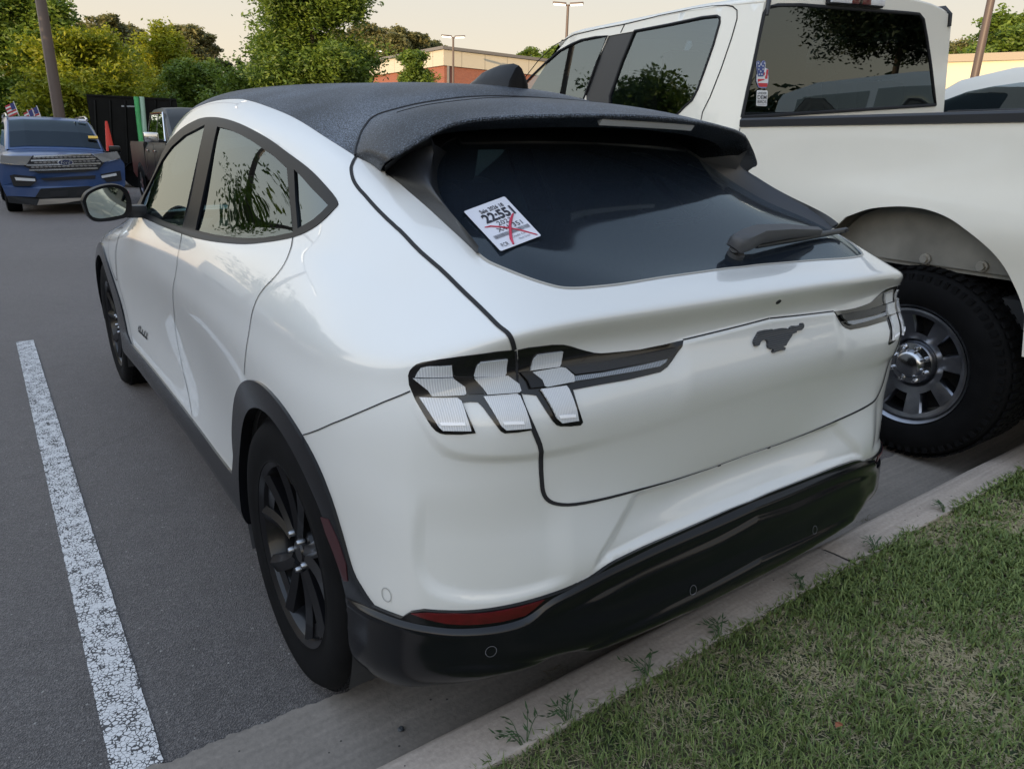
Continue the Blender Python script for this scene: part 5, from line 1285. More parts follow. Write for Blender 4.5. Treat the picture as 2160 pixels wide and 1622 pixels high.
# ---------------------------------------------------------------- ground
def at(px_, py_, dist):
    """point at a horizontal distance along the line of sight through a pixel"""
    o_, d_ = pix(px_, py_); return o_+d_*(dist/math.hypot(d_[0], d_[1]))
def gz(x, y): return .05*min(max(0, x-2.6), 3.0)
def asphalt_mat():
    m, nt, b = new_mat('asphalt')
    tc = N(nt, 'ShaderNodeTexCoord')
    def noise(sc, det=4, src='Object'):
        n = N(nt, 'ShaderNodeTexNoise'); n.inputs['Scale'].default_value = sc; n.inputs['Detail'].default_value = det; nt.links.new(tc.outputs[src], n.inputs['Vector']); return n
    vo = N(nt, 'ShaderNodeTexVoronoi'); vo.inputs['Scale'].default_value = 230; nt.links.new(tc.outputs['Object'], vo.inputs['Vector'])
    vo2 = N(nt, 'ShaderNodeTexVoronoi'); vo2.inputs['Scale'].default_value = 70; nt.links.new(tc.outputs['Object'], vo2.inputs['Vector'])
    big = noise(.35, 6); med = noise(9, 6)
    rp = N(nt, 'ShaderNodeValToRGB'); cr = rp.color_ramp; cr.elements[0].color = (.030, .028, .028, 1); cr.elements[1].color = (.108, .099, .094, 1); cr.elements[1].position = .95
    e = cr.elements.new(.5); e.color = (.043, .040, .040, 1); sp = N(nt, 'ShaderNodeSeparateColor'); nt.links.new(vo.outputs['Color'], sp.inputs[0]); nt.links.new(sp.outputs[0], rp.inputs[0])
    mr = N(nt, 'ShaderNodeMapRange'); mr.inputs[1].default_value = .3; mr.inputs[2].default_value = .7; mr.inputs[3].default_value = .78; mr.inputs[4].default_value = 1.25; nt.links.new(big.outputs['Fac'], mr.inputs[0])
    mr2 = N(nt, 'ShaderNodeMapRange'); mr2.inputs[1].default_value = .3; mr2.inputs[2].default_value = .7; mr2.inputs[3].default_value = .85; mr2.inputs[4].default_value = 1.15; nt.links.new(med.outputs['Fac'], mr2.inputs[0])
    mu = N(nt, 'ShaderNodeMath', operation='MULTIPLY'); nt.links.new(mr.outputs[0], mu.inputs[0]); nt.links.new(mr2.outputs[0], mu.inputs[1])
    vm = N(nt, 'ShaderNodeVectorMath', operation='SCALE'); nt.links.new(rp.outputs[0], vm.inputs[0]); nt.links.new(mu.outputs[0], vm.inputs['Scale'])
    # sparse pale stones
    s2 = N(nt, 'ShaderNodeSeparateColor'); nt.links.new(vo2.outputs['Color'], s2.inputs[0])
    gt = N(nt, 'ShaderNodeMath', operation='GREATER_THAN'); gt.inputs[1].default_value = .965; nt.links.new(s2.outputs[1], gt.inputs[0])
    lt = N(nt, 'ShaderNodeMath', operation='LESS_THAN'); lt.inputs[1].default_value = .22; nt.links.new(vo2.outputs['Distance'], lt.inputs[0])
    m3 = N(nt, 'ShaderNodeMath', operation='MULTIPLY'); nt.links.new(gt.outputs[0], m3.inputs[0]); nt.links.new(lt.outputs[0], m3.inputs[1])
    mxx = N(nt, 'ShaderNodeMix'); mxx.data_type = 'RGBA'; nt.links.new(m3.outputs[0], mxx.inputs[0]); nt.links.new(vm.outputs[0], mxx.inputs[6]); mxx.inputs[7].default_value = (.26, .25, .23, 1)
    # long sealed cracks
    wv = N(nt, 'ShaderNodeTexVoronoi'); wv.feature = 'DISTANCE_TO_EDGE'; wv.inputs['Scale'].default_value = .16
    ds = N(nt, 'ShaderNodeVectorMath', operation='ADD'); nn = noise(1.6, 5); sc_ = N(nt, 'ShaderNodeVectorMath', operation='SCALE'); sc_.inputs['Scale'].default_value = .5
    nt.links.new(nn.outputs['Color'], sc_.inputs[0]); nt.links.new(tc.outputs['Object'], ds.inputs[0]); nt.links.new(sc_.outputs[0], ds.inputs[1]); nt.links.new(ds.outputs[0], wv.inputs['Vector'])
    l2 = N(nt, 'ShaderNodeMapRange'); l2.inputs[1].default_value = .0006; l2.inputs[2].default_value = .0016; l2.inputs[3].default_value = .55; l2.inputs[4].default_value = 0; nt.links.new(wv.outputs['Distance'], l2.inputs[0])
    m4 = N(nt, 'ShaderNodeMix'); m4.data_type = 'RGBA'; nt.links.new(l2.outputs[0], m4.inputs[0]); nt.links.new(mxx.outputs[2], m4.inputs[6]); m4.inputs[7].default_value = (.025, .024, .024, 1)
    nt.links.new(m4.outputs[2], b.inputs['Base Color']); b.inputs['Roughness'].default_value = .7; b.inputs['Specular IOR Level'].default_value = .5; b.inputs['Sheen Weight'].default_value = .22; b.inputs['Sheen Roughness'].default_value = .5; b.inputs['Sheen Tint'].default_value = (1, .88, .82, 1)
    bp = N(nt, 'ShaderNodeBump'); bp.inputs['Strength'].default_value = .8; bp.inputs['Distance'].default_value = .004
    nt.links.new(vo.outputs['Distance'], bp.inputs['Height']); nt.links.new(bp.outputs[0], b.inputs['Normal'])
    return m
def concrete_mat(name, col, streak=True):
    m, nt, b = new_mat(name)
    tc = N(nt, 'ShaderNodeTexCoord'); mp = N(nt, 'ShaderNodeMapping'); mp.inputs['Scale'].default_value = (2, 60, 60); nt.links.new(tc.outputs['Object'], mp.inputs[0])
    n1 = N(nt, 'ShaderNodeTexNoise'); n1.inputs['Scale'].default_value = 1; n1.inputs['Detail'].default_value = 5; nt.links.new(mp.outputs[0], n1.inputs['Vector'])
    n2 = N(nt, 'ShaderNodeTexNoise'); n2.inputs['Scale'].default_value = 3; n2.inputs['Detail'].default_value = 8; nt.links.new(tc.outputs['Object'], n2.inputs['Vector'])
    n3 = N(nt, 'ShaderNodeTexNoise'); n3.inputs['Scale'].default_value = 90; n3.inputs['Detail'].default_value = 3; nt.links.new(tc.outputs['Object'], n3.inputs['Vector'])
    ad = N(nt, 'ShaderNodeMath', operation='ADD'); nt.links.new(n1.outputs['Fac'], ad.inputs[0]); nt.links.new(n2.outputs['Fac'], ad.inputs[1])
    a2 = N(nt, 'ShaderNodeMath', operation='ADD'); nt.links.new(ad.outputs[0], a2.inputs[0]); nt.links.new(n3.outputs['Fac'], a2.inputs[1])
    mr = N(nt, 'ShaderNodeMapRange'); mr.inputs[1].default_value = 1.0; mr.inputs[2].default_value = 2.0; mr.inputs[3].default_value = .70; mr.inputs[4].default_value = 1.28; nt.links.new(a2.outputs[0], mr.inputs[0])
    vm = N(nt, 'ShaderNodeVectorMath', operation='SCALE'); vm.inputs[0].default_value = col; nt.links.new(mr.outputs[0], vm.inputs['Scale'])
    vo = N(nt, 'ShaderNodeTexVoronoi'); vo.inputs['Scale'].default_value = 28; nt.links.new(tc.outputs['Object'], vo.inputs['Vector'])
    sp = N(nt, 'ShaderNodeSeparateColor'); nt.links.new(vo.outputs['Color'], sp.inputs[0])
    gt = N(nt, 'ShaderNodeMath', operation='GREATER_THAN'); gt.inputs[1].default_value = .8; nt.links.new(sp.outputs[0], gt.inputs[0])
    lt = N(nt, 'ShaderNodeMath', operation='LESS_THAN'); lt.inputs[1].default_value = .09; nt.links.new(vo.outputs['Distance'], lt.inputs[0])
    m3 = N(nt, 'ShaderNodeMath', operation='MULTIPLY'); nt.links.new(gt.outputs[0], m3.inputs[0]); nt.links.new(lt.outputs[0], m3.inputs[1])
    mxx = N(nt, 'ShaderNodeMix'); mxx.data_type = 'RGBA'; nt.links.new(m3.outputs[0], mxx.inputs[0]); nt.links.new(vm.outputs[0], mxx.inputs[6]); mxx.inputs[7].default_value = (.05, .045, .04, 1)
    nt.links.new(mxx.outputs[2], b.inputs['Base Color']); b.inputs['Roughness'].default_value = .85
    bp = N(nt, 'ShaderNodeBump'); bp.inputs['Strength'].default_value = .45; bp.inputs['Distance'].default_value = .003
    nt.links.new(a2.outputs[0], bp.inputs['Height']); nt.links.new(bp.outputs[0], b.inputs['Normal'])
    return m
M['asphalt'] = asphalt_mat(); M['gutter'] = concrete_mat('gutter_concrete', (.20, .175, .150)); M['kerb'] = concrete_mat('kerb_concrete', (.38, .32, .27))
KY = -.010   # the kerb is not quite square to the car
def ky(x, y): return y+KY*max(-8, min(x, 14))
xg = [-400, -100, -40, -15, -6, -3, -1, 0, 1, 2, 2.6, 3, 3.6, 4.6, 5.6, 8, 15, 40, 100, 400]
v, f = [], []
ysr = [.60, 1.5, 4, 10, 30, 100, 500]
for x in xg:
    for k, y in enumerate(ysr): v.append((x, ky(x, y) if k == 0 else y, gz(x, y)))
n = len(ysr)
for i in range(len(xg)-1):
    for j in range(n-1): f.append((i*n+j, (i+1)*n+j, (i+1)*n+j+1, i*n+j+1))
tag(mesh_obj('parking_lot', v, f, M['asphalt'], smooth=False), kind='structure')
# gutter with a slightly ragged inner edge
rnd = random.Random(7)
xs_ = np.concatenate([[-30, -20, -12, -6, -4], np.arange(-3, 4, .012), [5, 7, 10, 20, 40]])
v, f = [], []; w_ = 0
for i, x in enumerate(xs_):
    w_ = .86*w_+rnd.uniform(-.006, .006); jag = w_+(.006 if rnd.random() < .1 else 0)+.006*math.sin(x*3)+.004*math.sin(x*11)
    yy_ = (.345, .36, .5, .715+jag)
    for y, z in zip(yy_, (.004, .004, .004, .006)): v.append((x, ky(x, y), z+gz(x, y)))
for i in range(len(xs_)-1):
    for j in range(3): f.append((i*4+j, (i+1)*4+j, (i+1)*4+j+1, i*4+j+1))
tag(mesh_obj('gutter_pavement', v, f, M['gutter'], smooth=False), kind='structure')
# kerb stones: rounded nosing, joints between
prof = [(.365, -.05), (.357, .0), (.346, .06), (.338, .098), (.330, .113), (.318, .124), (.302, .130), (.26, .133), (.20, .134), (.185, .132), (.18, .10), (.18, -.05)]
edges = [-30, -20.5, -11.4, -5.34, -2.3, .705, 3.75, 6.8, 12, 22, 40]
for a, b_ in zip(edges[:-1], edges[1:]):
    st = [a+.005, a+.016]+list(np.arange(a+.1, b_-.05, .35))+[b_-.016, b_-.005]
    rings = []
    for q, x in enumerate(st):
        k = .0 if 0 < q < len(st)-1 else .006
        rings.append([(x, ky(x, y)+(-k if y > .3 else 0)+.0015*math.sin(x*9+z*30), z-(k if z > .05 else 0)+gz(x, y)+.001*math.sin(x*5)) for y, z in prof])
    m_ = MB().ring_loft(rings, False, False); tag(m_.build('kerb', M['kerb'], smooth=50), kind='structure')
core = [(y-(.008 if y > .3 else 0), z-(.008 if z > .05 else 0)) for y, z in prof]
rings = [[(x, ky(x, y), z+gz(x, 0)) for y, z in core] for x in (-30, -10, 0, 2.6, 5.6, 12, 40)]
tag(MB().ring_loft(rings, False, False).build('kerb_joint_filler', simple('joint_dirt', (.05, .045, .04), .95)), kind='structure')
# white bay line with a worn crackle
def stripe_mat():
    m, nt, b = new_mat('worn_line_paint')
    tc = N(nt, 'ShaderNodeTexCoord')
    n0 = N(nt, 'ShaderNodeTexNoise'); n0.inputs['Scale'].default_value = 60; nt.links.new(tc.outputs['Object'], n0.inputs['Vector'])
    s0 = N(nt, 'ShaderNodeVectorMath', operation='SCALE'); s0.inputs['Scale'].default_value = .012; nt.links.new(n0.outputs['Color'], s0.inputs[0])
    a0 = N(nt, 'ShaderNodeVectorMath', operation='ADD'); nt.links.new(tc.outputs['Object'], a0.inputs[0]); nt.links.new(s0.outputs[0], a0.inputs[1])
    vo = N(nt, 'ShaderNodeTexVoronoi'); vo.feature = 'DISTANCE_TO_EDGE'; vo.inputs['Scale'].default_value = 85; nt.links.new(a0.outputs[0], vo.inputs['Vector'])
    n1 = N(nt, 'ShaderNodeTexNoise'); n1.inputs['Scale'].default_value = 22; n1.inputs['Detail'].default_value = 5; nt.links.new(tc.outputs['Object'], n1.inputs['Vector'])
    mr = N(nt, 'ShaderNodeMapRange'); mr.inputs[1].default_value = .35; mr.inputs[2].default_value = .68; mr.inputs[3].default_value = .01; mr.inputs[4].default_value = .15; nt.links.new(n1.outputs['Fac'], mr.inputs[0])
    lt = N(nt, 'ShaderNodeMath', operation='GREATER_THAN'); nt.links.new(vo.outputs['Distance'], lt.inputs[0]); nt.links.new(mr.outputs[0], lt.inputs[1])
    mxx = N(nt, 'ShaderNodeMix'); mxx.data_type = 'RGBA'; nt.links.new(lt.outputs[0], mxx.inputs[0]); mxx.inputs[6].default_value = (.055, .052, .052, 1); mxx.inputs[7].default_value = (.60, .59, .58, 1)
    nt.links.new(mxx.outputs[2], b.inputs['Base Color']); b.inputs['Roughness'].default_value = .7
    bp = N(nt, 'ShaderNodeBump'); bp.inputs['Strength'].default_value = .4; bp.inputs['Distance'].default_value = .002; nt.links.new(lt.outputs[0], bp.inputs['Height']); nt.links.new(bp.outputs[0], b.inputs['Normal'])
    return m
M['line'] = stripe_mat()
for x0 in (-1.350, -4.10, -6.85, 4.75):
    v = []; ys_ = np.arange(.735, 5.21, .01); r1 = random.Random(int(x0*10))
    for y in ys_: v += [(x0-.052+r1.uniform(-.0012, .0012), y, .004+gz(x0, y)), (x0+.052+r1.uniform(-.0012, .0012), y, .004+gz(x0, y))]
    tag(mesh_obj('bay_line', v, [(2*i, 2*i+1, 2*i+3, 2*i+2) for i in range(len(ys_)-1)], M['line'], smooth=False), kind='structure')
# lawn: soil sheet and blades
m, nt, b = new_mat('lawn_soil'); tc = N(nt, 'ShaderNodeTexCoord'); n1 = N(nt, 'ShaderNodeTexNoise'); n1.inputs['Scale'].default_value = 7; n1.inputs['Detail'].default_value = 8; nt.links.new(tc.outputs['Object'], n1.inputs['Vector'])
rp = N(nt, 'ShaderNodeValToRGB'); rp.color_ramp.elements[0].color = (.022, .035, .012, 1); rp.color_ramp.elements[1].color = (.085, .065, .040, 1); rp.color_ramp.elements[0].position = .40; rp.color_ramp.elements[1].position = .68
nt.links.new(n1.outputs['Fac'], rp.inputs[0]); nt.links.new(rp.outputs[0], b.inputs['Base Color']); b.inputs['Roughness'].default_value = .95
v = [(x, y if k else ky(x, .19), .118+gz(x, 0)) for x in xg for k, y in enumerate((0, -3, -14))]
f = [(i*3+j, i*3+j+1, (i+1)*3+j+1, (i+1)*3+j) for i in range(len(xg)-1) for j in range(2)]
tag(mesh_obj('verge', v, f, m, smooth=False), kind='structure')
v = [(-400, -13.9, .05), (400, -13.9, .05), (400, -300, .05), (-400, -300, .05)]
tag(mesh_obj('far_ground', v, [(0, 3, 2, 1)], M['asphalt'], smooth=False), kind='structure')
def grass_mesh():
    rg = np.random.default_rng(5)
    # denser near the camera, thin beyond
    def pts(n, x0, x1, y0, y1): return np.stack([rg.uniform(x0, x1, n), rg.uniform(y0, y1, n)], 1)
    P = np.concatenate([pts(95000, -1.6, 1.6, -.95, .20), pts(60000, 1.6, 4.5, -1.4, .18), pts(26000, 4.5, 12, -4, .1), pts(30000, -5, 6, -4, -.9), pts(30000, -6, -1.6, -.95, .20), pts(16000, -14, -5, -4, .2)])
    edge = np.stack([rg.uniform(-1.6, 5, 5200), .19+rg.normal(0, .013, 5200)], 1)
    P = np.concatenate([P, edge]); x, y = P[:, 0], P[:, 1]
    y = np.minimum(y, .190+KY*x+rg.exponential(.007, len(x))*(rg.random(len(x)) < .5))
    # straw patches: low smooth noise from a few sines
    nz = np.sin(x*5.3+1.2*np.sin(y*7))+np.sin(y*9.1+x*3.7+2)+.8*np.sin(x*13.1-y*11)+.6*np.sin(x*23+y*19)
    dead = rg.random(len(x)) < np.clip(.32+.18*nz, .12, .88)
    dist = np.hypot(x+1.43, y+.77)
    h = rg.uniform(.012, .031, len(x))*np.where(dead, .6, 1); w = rg.uniform(.0011, .0022, len(x))*np.clip(dist/1.6, .8, 3.5)
    h *= np.where(nz > 1.3, .7, 1.0)
    a = rg.uniform(0, 2*np.pi, len(x)); lean = rg.uniform(.25, 1.5, len(x)); lean[dead] = rg.uniform(1.5, 3.6, dead.sum())
    dx, dy = np.cos(a), np.sin(a); px_, py_ = -dy, dx
    z0 = .118+.05*np.clip(x-2.6, 0, 3)
    B0 = np.stack([x-px_*w, y-py_*w, z0], 1); B1 = np.stack([x+px_*w, y+py_*w, z0], 1)
    up = np.where(dead, .35, 1.0)
    M0 = np.stack([x+dx*h*lean*.35-px_*w*.9, y+dy*h*lean*.35-py_*w*.9, z0+h*.6*up], 1); M1 = np.stack([x+dx*h*lean*.35+px_*w*.9, y+dy*h*lean*.35+py_*w*.9, z0+h*.6*up], 1)
    T = np.stack([x+dx*h*lean, y+dy*h*lean, z0+h*(1.0-.28*np.minimum(lean, 2))*up+.002], 1)
    V = np.stack([B0, B1, M1, M0, T], 1).reshape(-1, 3).astype(np.float32); n = len(x)
    me = bpy.data.meshes.new('grass'); me.vertices.add(n*5); me.vertices.foreach_set('co', V.ravel())
    idx = np.arange(n)[:, None]*5
    L = np.concatenate([idx+np.array([0, 1, 2, 3]), idx+np.array([3, 2, 4])], 1).ravel().astype(np.int32)
    me.loops.add(len(L)); me.loops.foreach_set('vertex_index', L)
    me.polygons.add(2*n); st = np.stack([np.arange(n)*7, np.arange(n)*7+4], 1).ravel(); tot = np.tile([4, 3], n)
    me.polygons.foreach_set('loop_start', st.astype(np.int32)); me.polygons.foreach_set('loop_total', tot.astype(np.int32)); me.update()
    col = np.empty((n, 4), np.float32); g = rg.random(n)[:, None]
    green = np.array([.066, .105, .026])*(1-g)+np.array([.18, .225, .068])*g; straw = np.array([.25, .21, .12])*(1-g)+np.array([.42, .36, .22])*g
    col[:, :3] = np.where(dead[:, None], straw, green); col[:, 3] = 1
    at_ = me.color_attributes.new('blade', 'FLOAT_COLOR', 'POINT'); at_.data.foreach_set('color', np.repeat(col, 5, axis=0).ravel())
    m, nt, b = new_mat('grass_blades'); an = N(nt, 'ShaderNodeAttribute'); an.attribute_name = 'blade'; nt.links.new(an.outputs['Color'], b.inputs['Base Color']); b.inputs['Roughness'].default_value = .55; b.inputs['Specular IOR Level'].default_value = .3
    me.materials.append(m); o = bpy.data.objects.new('grass', me); COL.objects.link(o)
    return o
tag(grass_mesh(), 'short green and straw coloured lawn behind the kerb', 'grass', kind='stuff')
# weeds reaching over the kerb
M['weed'] = simple('weed_green', (.045, .085, .03), .55, var=.3, vscale=40)
def weed(x, y, n, reach, seed, label):
    r = random.Random(seed); mb = MB()
    for k in range(n):
        a = math.radians(90+r.uniform(-75, 75)); L = reach*r.uniform(.45, 1); p = np.array((x+r.uniform(-.01, .01), ky(x, y), .125)); pts_ = [p]
        for q in range(1, 5): pts_.append(p+np.array((math.cos(a)*L*q/4, math.sin(a)*L*q/4, .035*math.sin(q/4*2.2)+.005)))
        mb.tube(pts_, [.0012, .0012, .001, .0009, .0005], 4)
        for q in range(1, 5):
            c_ = pts_[q]; aa = a+r.uniform(-1.2, 1.2); d_ = np.array((math.cos(aa), math.sin(aa), r.uniform(-.1, .5)))*r.uniform(.012, .028); s_ = np.array((-math.sin(aa), math.cos(aa), 0))*.0026
            mb.add([c_-s_*.3, c_+d_*.4-s_, c_+d_, c_+d_*.4+s_], [(0, 1, 2, 3)])
    o = mb.build('weed', M['weed']); tag(o, label, 'weed', 'weeds along the kerb')
wl_ = [((1100,1568), .07, 'spindly weed sprawling over the kerb in the lowest foreground'), ((1365,1430), .07, 'thin weed creeping over the kerb nearest the reflector side of the bumper'), ((1195,1515), .05, 'low weed tuft at the lawn edge between the two sprawling weeds'), ((1525,1350), .05, 'tuft of crabgrass leaning on the kerb below the bumper sensor'), ((1710,1255), .05, 'weed tuft leaning on the kerb left of the joint'), ((1855,1165), .05, 'upright weed tuft standing at the kerb joint'), ((2000,1085), .045, 'small weed at the kerb edge under the pickup wheel')]
for k, (p, rch, lab) in enumerate(wl_):
    q = pxat(p[0], p[1], 2, .13); weed(q[0], .19, 7, rch, k, lab)
# leaf and grit on the lawn and gutter
q = pxat(1768, 1532, 2, .14); lf = MB(); lf.add([q+np.array(d) for d in ((-.012,0,.004),(-.004,.007,.010),(.010,.004,.006),(.013,-.003,.004),(.002,-.008,.009))], [(0,1,2,3,4)]); tag(lf.build('fallen_leaf', simple('rust_leaf', (.22, .07, .03), .7)), 'small rust coloured dead leaf on the lawn', 'leaf')
lab_g = ['dark pebble lying in the gutter near the bay line', 'grass clippings heaped in the gutter behind the bumper', 'debris clump in the gutter right of the bumper']
q = pxat(845, 1537, 2, .01); pb_ = MB(); bm = bmesh.new(); bmesh.ops.create_icosphere(bm, subdivisions=2, radius=.009); r = random.Random(2)
for v_ in bm.verts: v_.co *= r.uniform(.75, 1.15); v_.co.z *= .6
bm.verts.index_update(); pb_.add([tuple(np.array(v_.co)+q) for v_ in bm.verts], [[x.index for x in f_.verts] for f_ in bm.faces]); bm.free()
tag(pb_.build('pebble', simple('dark_stone', (.06, .065, .07), .6)), lab_g[0], 'pebble')
for (p, lab) in (((1830,1098), lab_g[2]), ((1175,1420), 'dry leaf scraps in the shaded gutter under the bumper')):
    q = pxat(p[0], p[1], 2, .012); r = random.Random(p[0]); cl = MB()
    for k in range(16):
        a = r.uniform(0, 6.28); L = r.uniform(.01, .04); c_ = q+np.array((r.gauss(0, .022), r.gauss(0, .010), r.uniform(0, .006))); d_ = np.array((math.cos(a), math.sin(a)*.5, .15))*L
        cl.tube([c_, c_+d_*.5+np.array((0, 0, .003)), c_+d_], .0009, 4)
    tag(cl.build('grass_clippings', simple('dry_clippings', (.10, .085, .05), .9)), lab, 'clippings')
# ---------------------------------------------------------------- trees
def leaf_mat(name, c1, c2, trans=.35):
    m, nt, b = new_mat(name)
    an = N(nt, 'ShaderNodeAttribute'); an.attribute_name = 'leaf'; rp = N(nt, 'ShaderNodeMix'); rp.data_type = 'RGBA'; sp = N(nt, 'ShaderNodeSeparateColor')
    nt.links.new(an.outputs['Color'], sp.inputs[0]); nt.links.new(sp.outputs[0], rp.inputs[0]); rp.inputs[6].default_value = (*c1, 1); rp.inputs[7].default_value = (*c2, 1)
    nt.links.new(rp.outputs[2], b.inputs['Base Color']); b.inputs['Roughness'].default_value = .55
    tr = N(nt, 'ShaderNodeBsdfTranslucent'); nt.links.new(rp.outputs[2], tr.inputs[0]); mx_ = N(nt, 'ShaderNodeMixShader'); mx_.inputs[0].default_value = trans
    nt.links.new(b.outputs[0], mx_.inputs[1]); nt.links.new(tr.outputs[0], mx_.inputs[2]); nt.links.new(mx_.outputs[0], nt.nodes['Material Output'].inputs[0])
    return m
M['leaf_mid'] = leaf_mat('mid_green_leaves', (.050, .10, .014), (.19, .27, .030))
M['leaf_yel'] = leaf_mat('sunlit_yellow_leaves', (.11, .165, .014), (.40, .40, .018), .45)  # yellow green raised so the colour itself carries some of the low sunlight
M['leaf_pine'] = leaf_mat('pine_needles', (.055, .075, .028), (.24, .22, .075), .3)
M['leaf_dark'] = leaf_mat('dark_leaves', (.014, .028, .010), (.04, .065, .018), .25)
M['bark'] = simple('bark', (.085, .065, .05), .9, bump=.8, bscale=30, var=.3)
def leaves(name, C, parent, mat, rg, size, per, spread, droop=0.0, flat=.6):
    """C: cluster centres; each cluster carries `per` small leaf faces"""
    n = len(C)*per; ctr = np.repeat(C, per, axis=0)+rg.normal(0, 1, (n, 3))*np.array((spread, spread, spread*flat))
    ctr[:, 2] -= droop*np.abs(rg.normal(0, 1, n))*spread
    a = rg.normal(0, 1, (n, 3)); a[:, 2] *= .5; a /= np.linalg.norm(a, axis=1)[:, None]
    b_ = rg.normal(0, 1, (n, 3)); b_ -= a*(a*b_).sum(1)[:, None]; b_ /= np.linalg.norm(b_, axis=1)[:, None]
    s = size*rg.uniform(.6, 1.35, n)[:, None]
    V = np.stack([ctr-a*s, ctr-b_*s*.42+a*s*.1, ctr+a*s, ctr+b_*s*.42+a*s*.1], 1).reshape(-1, 3).astype(np.float32)
    me = bpy.data.meshes.new(name); me.vertices.add(4*n); me.vertices.foreach_set('co', V.ravel()); me.loops.add(4*n); me.loops.foreach_set('vertex_index', np.arange(4*n, dtype=np.int32))
    me.polygons.add(n); me.polygons.foreach_set('loop_start', np.arange(n, dtype=np.int32)*4); me.polygons.foreach_set('loop_total', np.full(n, 4, np.int32)); me.update()
    t = np.clip(np.repeat(rg.random(len(C)), per)*.6+rg.random(n)*.5, 0, 1).astype(np.float32); col = np.repeat(np.stack([t, t, t, np.ones_like(t)], 1), 4, axis=0)
    at_ = me.color_attributes.new('leaf', 'FLOAT_COLOR', 'POINT'); at_.data.foreach_set('color', col.ravel()); me.materials.append(mat)
    o = bpy.data.objects.new(name, me); COL.objects.link(o); o.parent = parent; return o
def tree(loc, h, w, kind, label, seed, name='tree', nclus=500, per=26, size=.11, base=.18, group=None, lean=(0, 0)):
    rg = np.random.default_rng(seed); root = empty(name, loc, 0, label, 'tree', group)
    mat = {'mid': 'leaf_mid', 'yel': 'leaf_yel', 'pine': 'leaf_pine', 'dark': 'leaf_dark', 'cone': 'leaf_dark'}[kind]
    w = w*.5; lx, ly = lean; size *= .72; nclus = int(nclus*1.7); tr_ = MB(); trunk = [np.array((lx*f*h*.2+.05*h*.1*math.sin(f*5+seed), ly*f*h*.2+.04*h*.1*math.cos(f*4+seed), h*.93*f)) for f in np.linspace(0, 1, 8)]
    r0 = max(.05, h*.016); tr_.tube(trunk, [r0*(1.25-1.1*f) for f in np.linspace(0, 1, 8)], 8)
    tips = []
    nb = {'pine': 26, 'cone': 40}.get(kind, 30)
    for k in range(nb):
        f = rg.uniform(base, .96); 
        if kind == 'pine': f = rg.uniform(max(base, .45), .97)
        p0 = trunk[0]+np.array([np.interp(f, np.linspace(0, 1, 8), [t_[i] for t_ in trunk])-trunk[0][i] for i in range(3)])
        g = (f-base)/(1-base)
        if kind == 'cone': R = w*(1.0-g)*1.0+.1
        elif kind == 'pine': R = w*math.sqrt(max(.05, 1-(2*abs(g-.55))**2*.9))
        else: R = w*math.sqrt(max(.08, 1-((g-.42)/.60)**2))
        a = rg.uniform(0, 2*math.pi); L = R*rg.uniform(.55, 1.08)
        rise = (.10 if kind == 'cone' else .45 if kind == 'pine' else .55)*L*rg.uniform(.2, 1)
        P = [p0+np.array((math.cos(a+.25*q)*L*q, math.sin(a+.25*q)*L*q, rise*q*(1.3-.3*q))) for q in (0, .33, .66, 1)]
        tr_.tube(P, [r0*.35*(1-g*.6), r0*.25*(1-g*.6), r0*.15, r0*.06], 5, cap=False)
        for q in np.linspace(.30, 1.0, 6):
            b0 = P[0]+(P[3]-P[0])*q; tips.append((b0, R*(.30 if kind != 'pine' else .22)))
    tr_.build('trunk', M['bark'], root, smooth=60)
    idx = rg.integers(0, len(tips), nclus); C = np.array([tips[i][0] for i in idx])+rg.normal(0, 1, (nclus, 3))*np.array([tips[i][1] for i in idx])[:, None]*np.array((.7, .7, .5))
    C[:, 2] = np.clip(C[:, 2], h*base*.8, h*1.0)
    leaves('crown', C, root, M[mat], rg, size, per, w*(.055 if kind != 'pine' else .05)+.05, droop=.5 if kind in ('mid', 'yel') else 0)
    return root
def T(px_, dist, hpx, wm, kind, label, seed, **kw):
    """tree whose top is seen at pixel row hpx"""
    q = at(px_, hpx, dist); return tree((q[0], q[1], gz(q[0], q[1])), q[2]-gz(q[0], q[1]), wm, kind, label, seed, **kw)
T(15, 34, -70, 4.0, 'mid', 'tall dense green tree filling the left edge of the photo', 1, nclus=1500, per=30, size=.13, base=.05)
T(160, 33, 52, 4.2, 'yel', 'broad yellow green tree behind the leaning brown lamp post', 2, nclus=1500, per=30, size=.11, base=.04)
T(70, 36, 110, 3.0, 'yel', 'lower yellow green tree left of the brown lamp post', 12, nclus=600, per=30, size=.11, base=.04)
T(352, 40, 48, 3.6, 'yel', 'tree with sunlit yellow top above the dump trailer', 3, nclus=1100, per=28, size=.11, base=.04)
T(405, 36, 120, 2.8, 'mid', 'mid green tree right of the tree with the yellow top', 4, nclus=800, per=28, size=.11, base=.04)
T(640, 27, -190, 3.7, 'mid', 'largest green tree, reaching out of the top of the photo', 5, nclus=3000, per=34, size=.10, base=.06)
T(560, 29, 40, 3.0, 'mid', 'lower leafy tree at the left foot of the largest tree', 15, nclus=1100, per=30, size=.10, base=.04)
T(712, 30, 75, 2.2, 'mid', 'lower leafy tree at the right foot of the largest tree', 16, nclus=1000, per=30, size=.10, base=.04)
T(872, 42, 88, 2.3, 'mid', 'small round green tree in front of the brick building corner', 6, nclus=700, per=28, size=.12, base=.04)
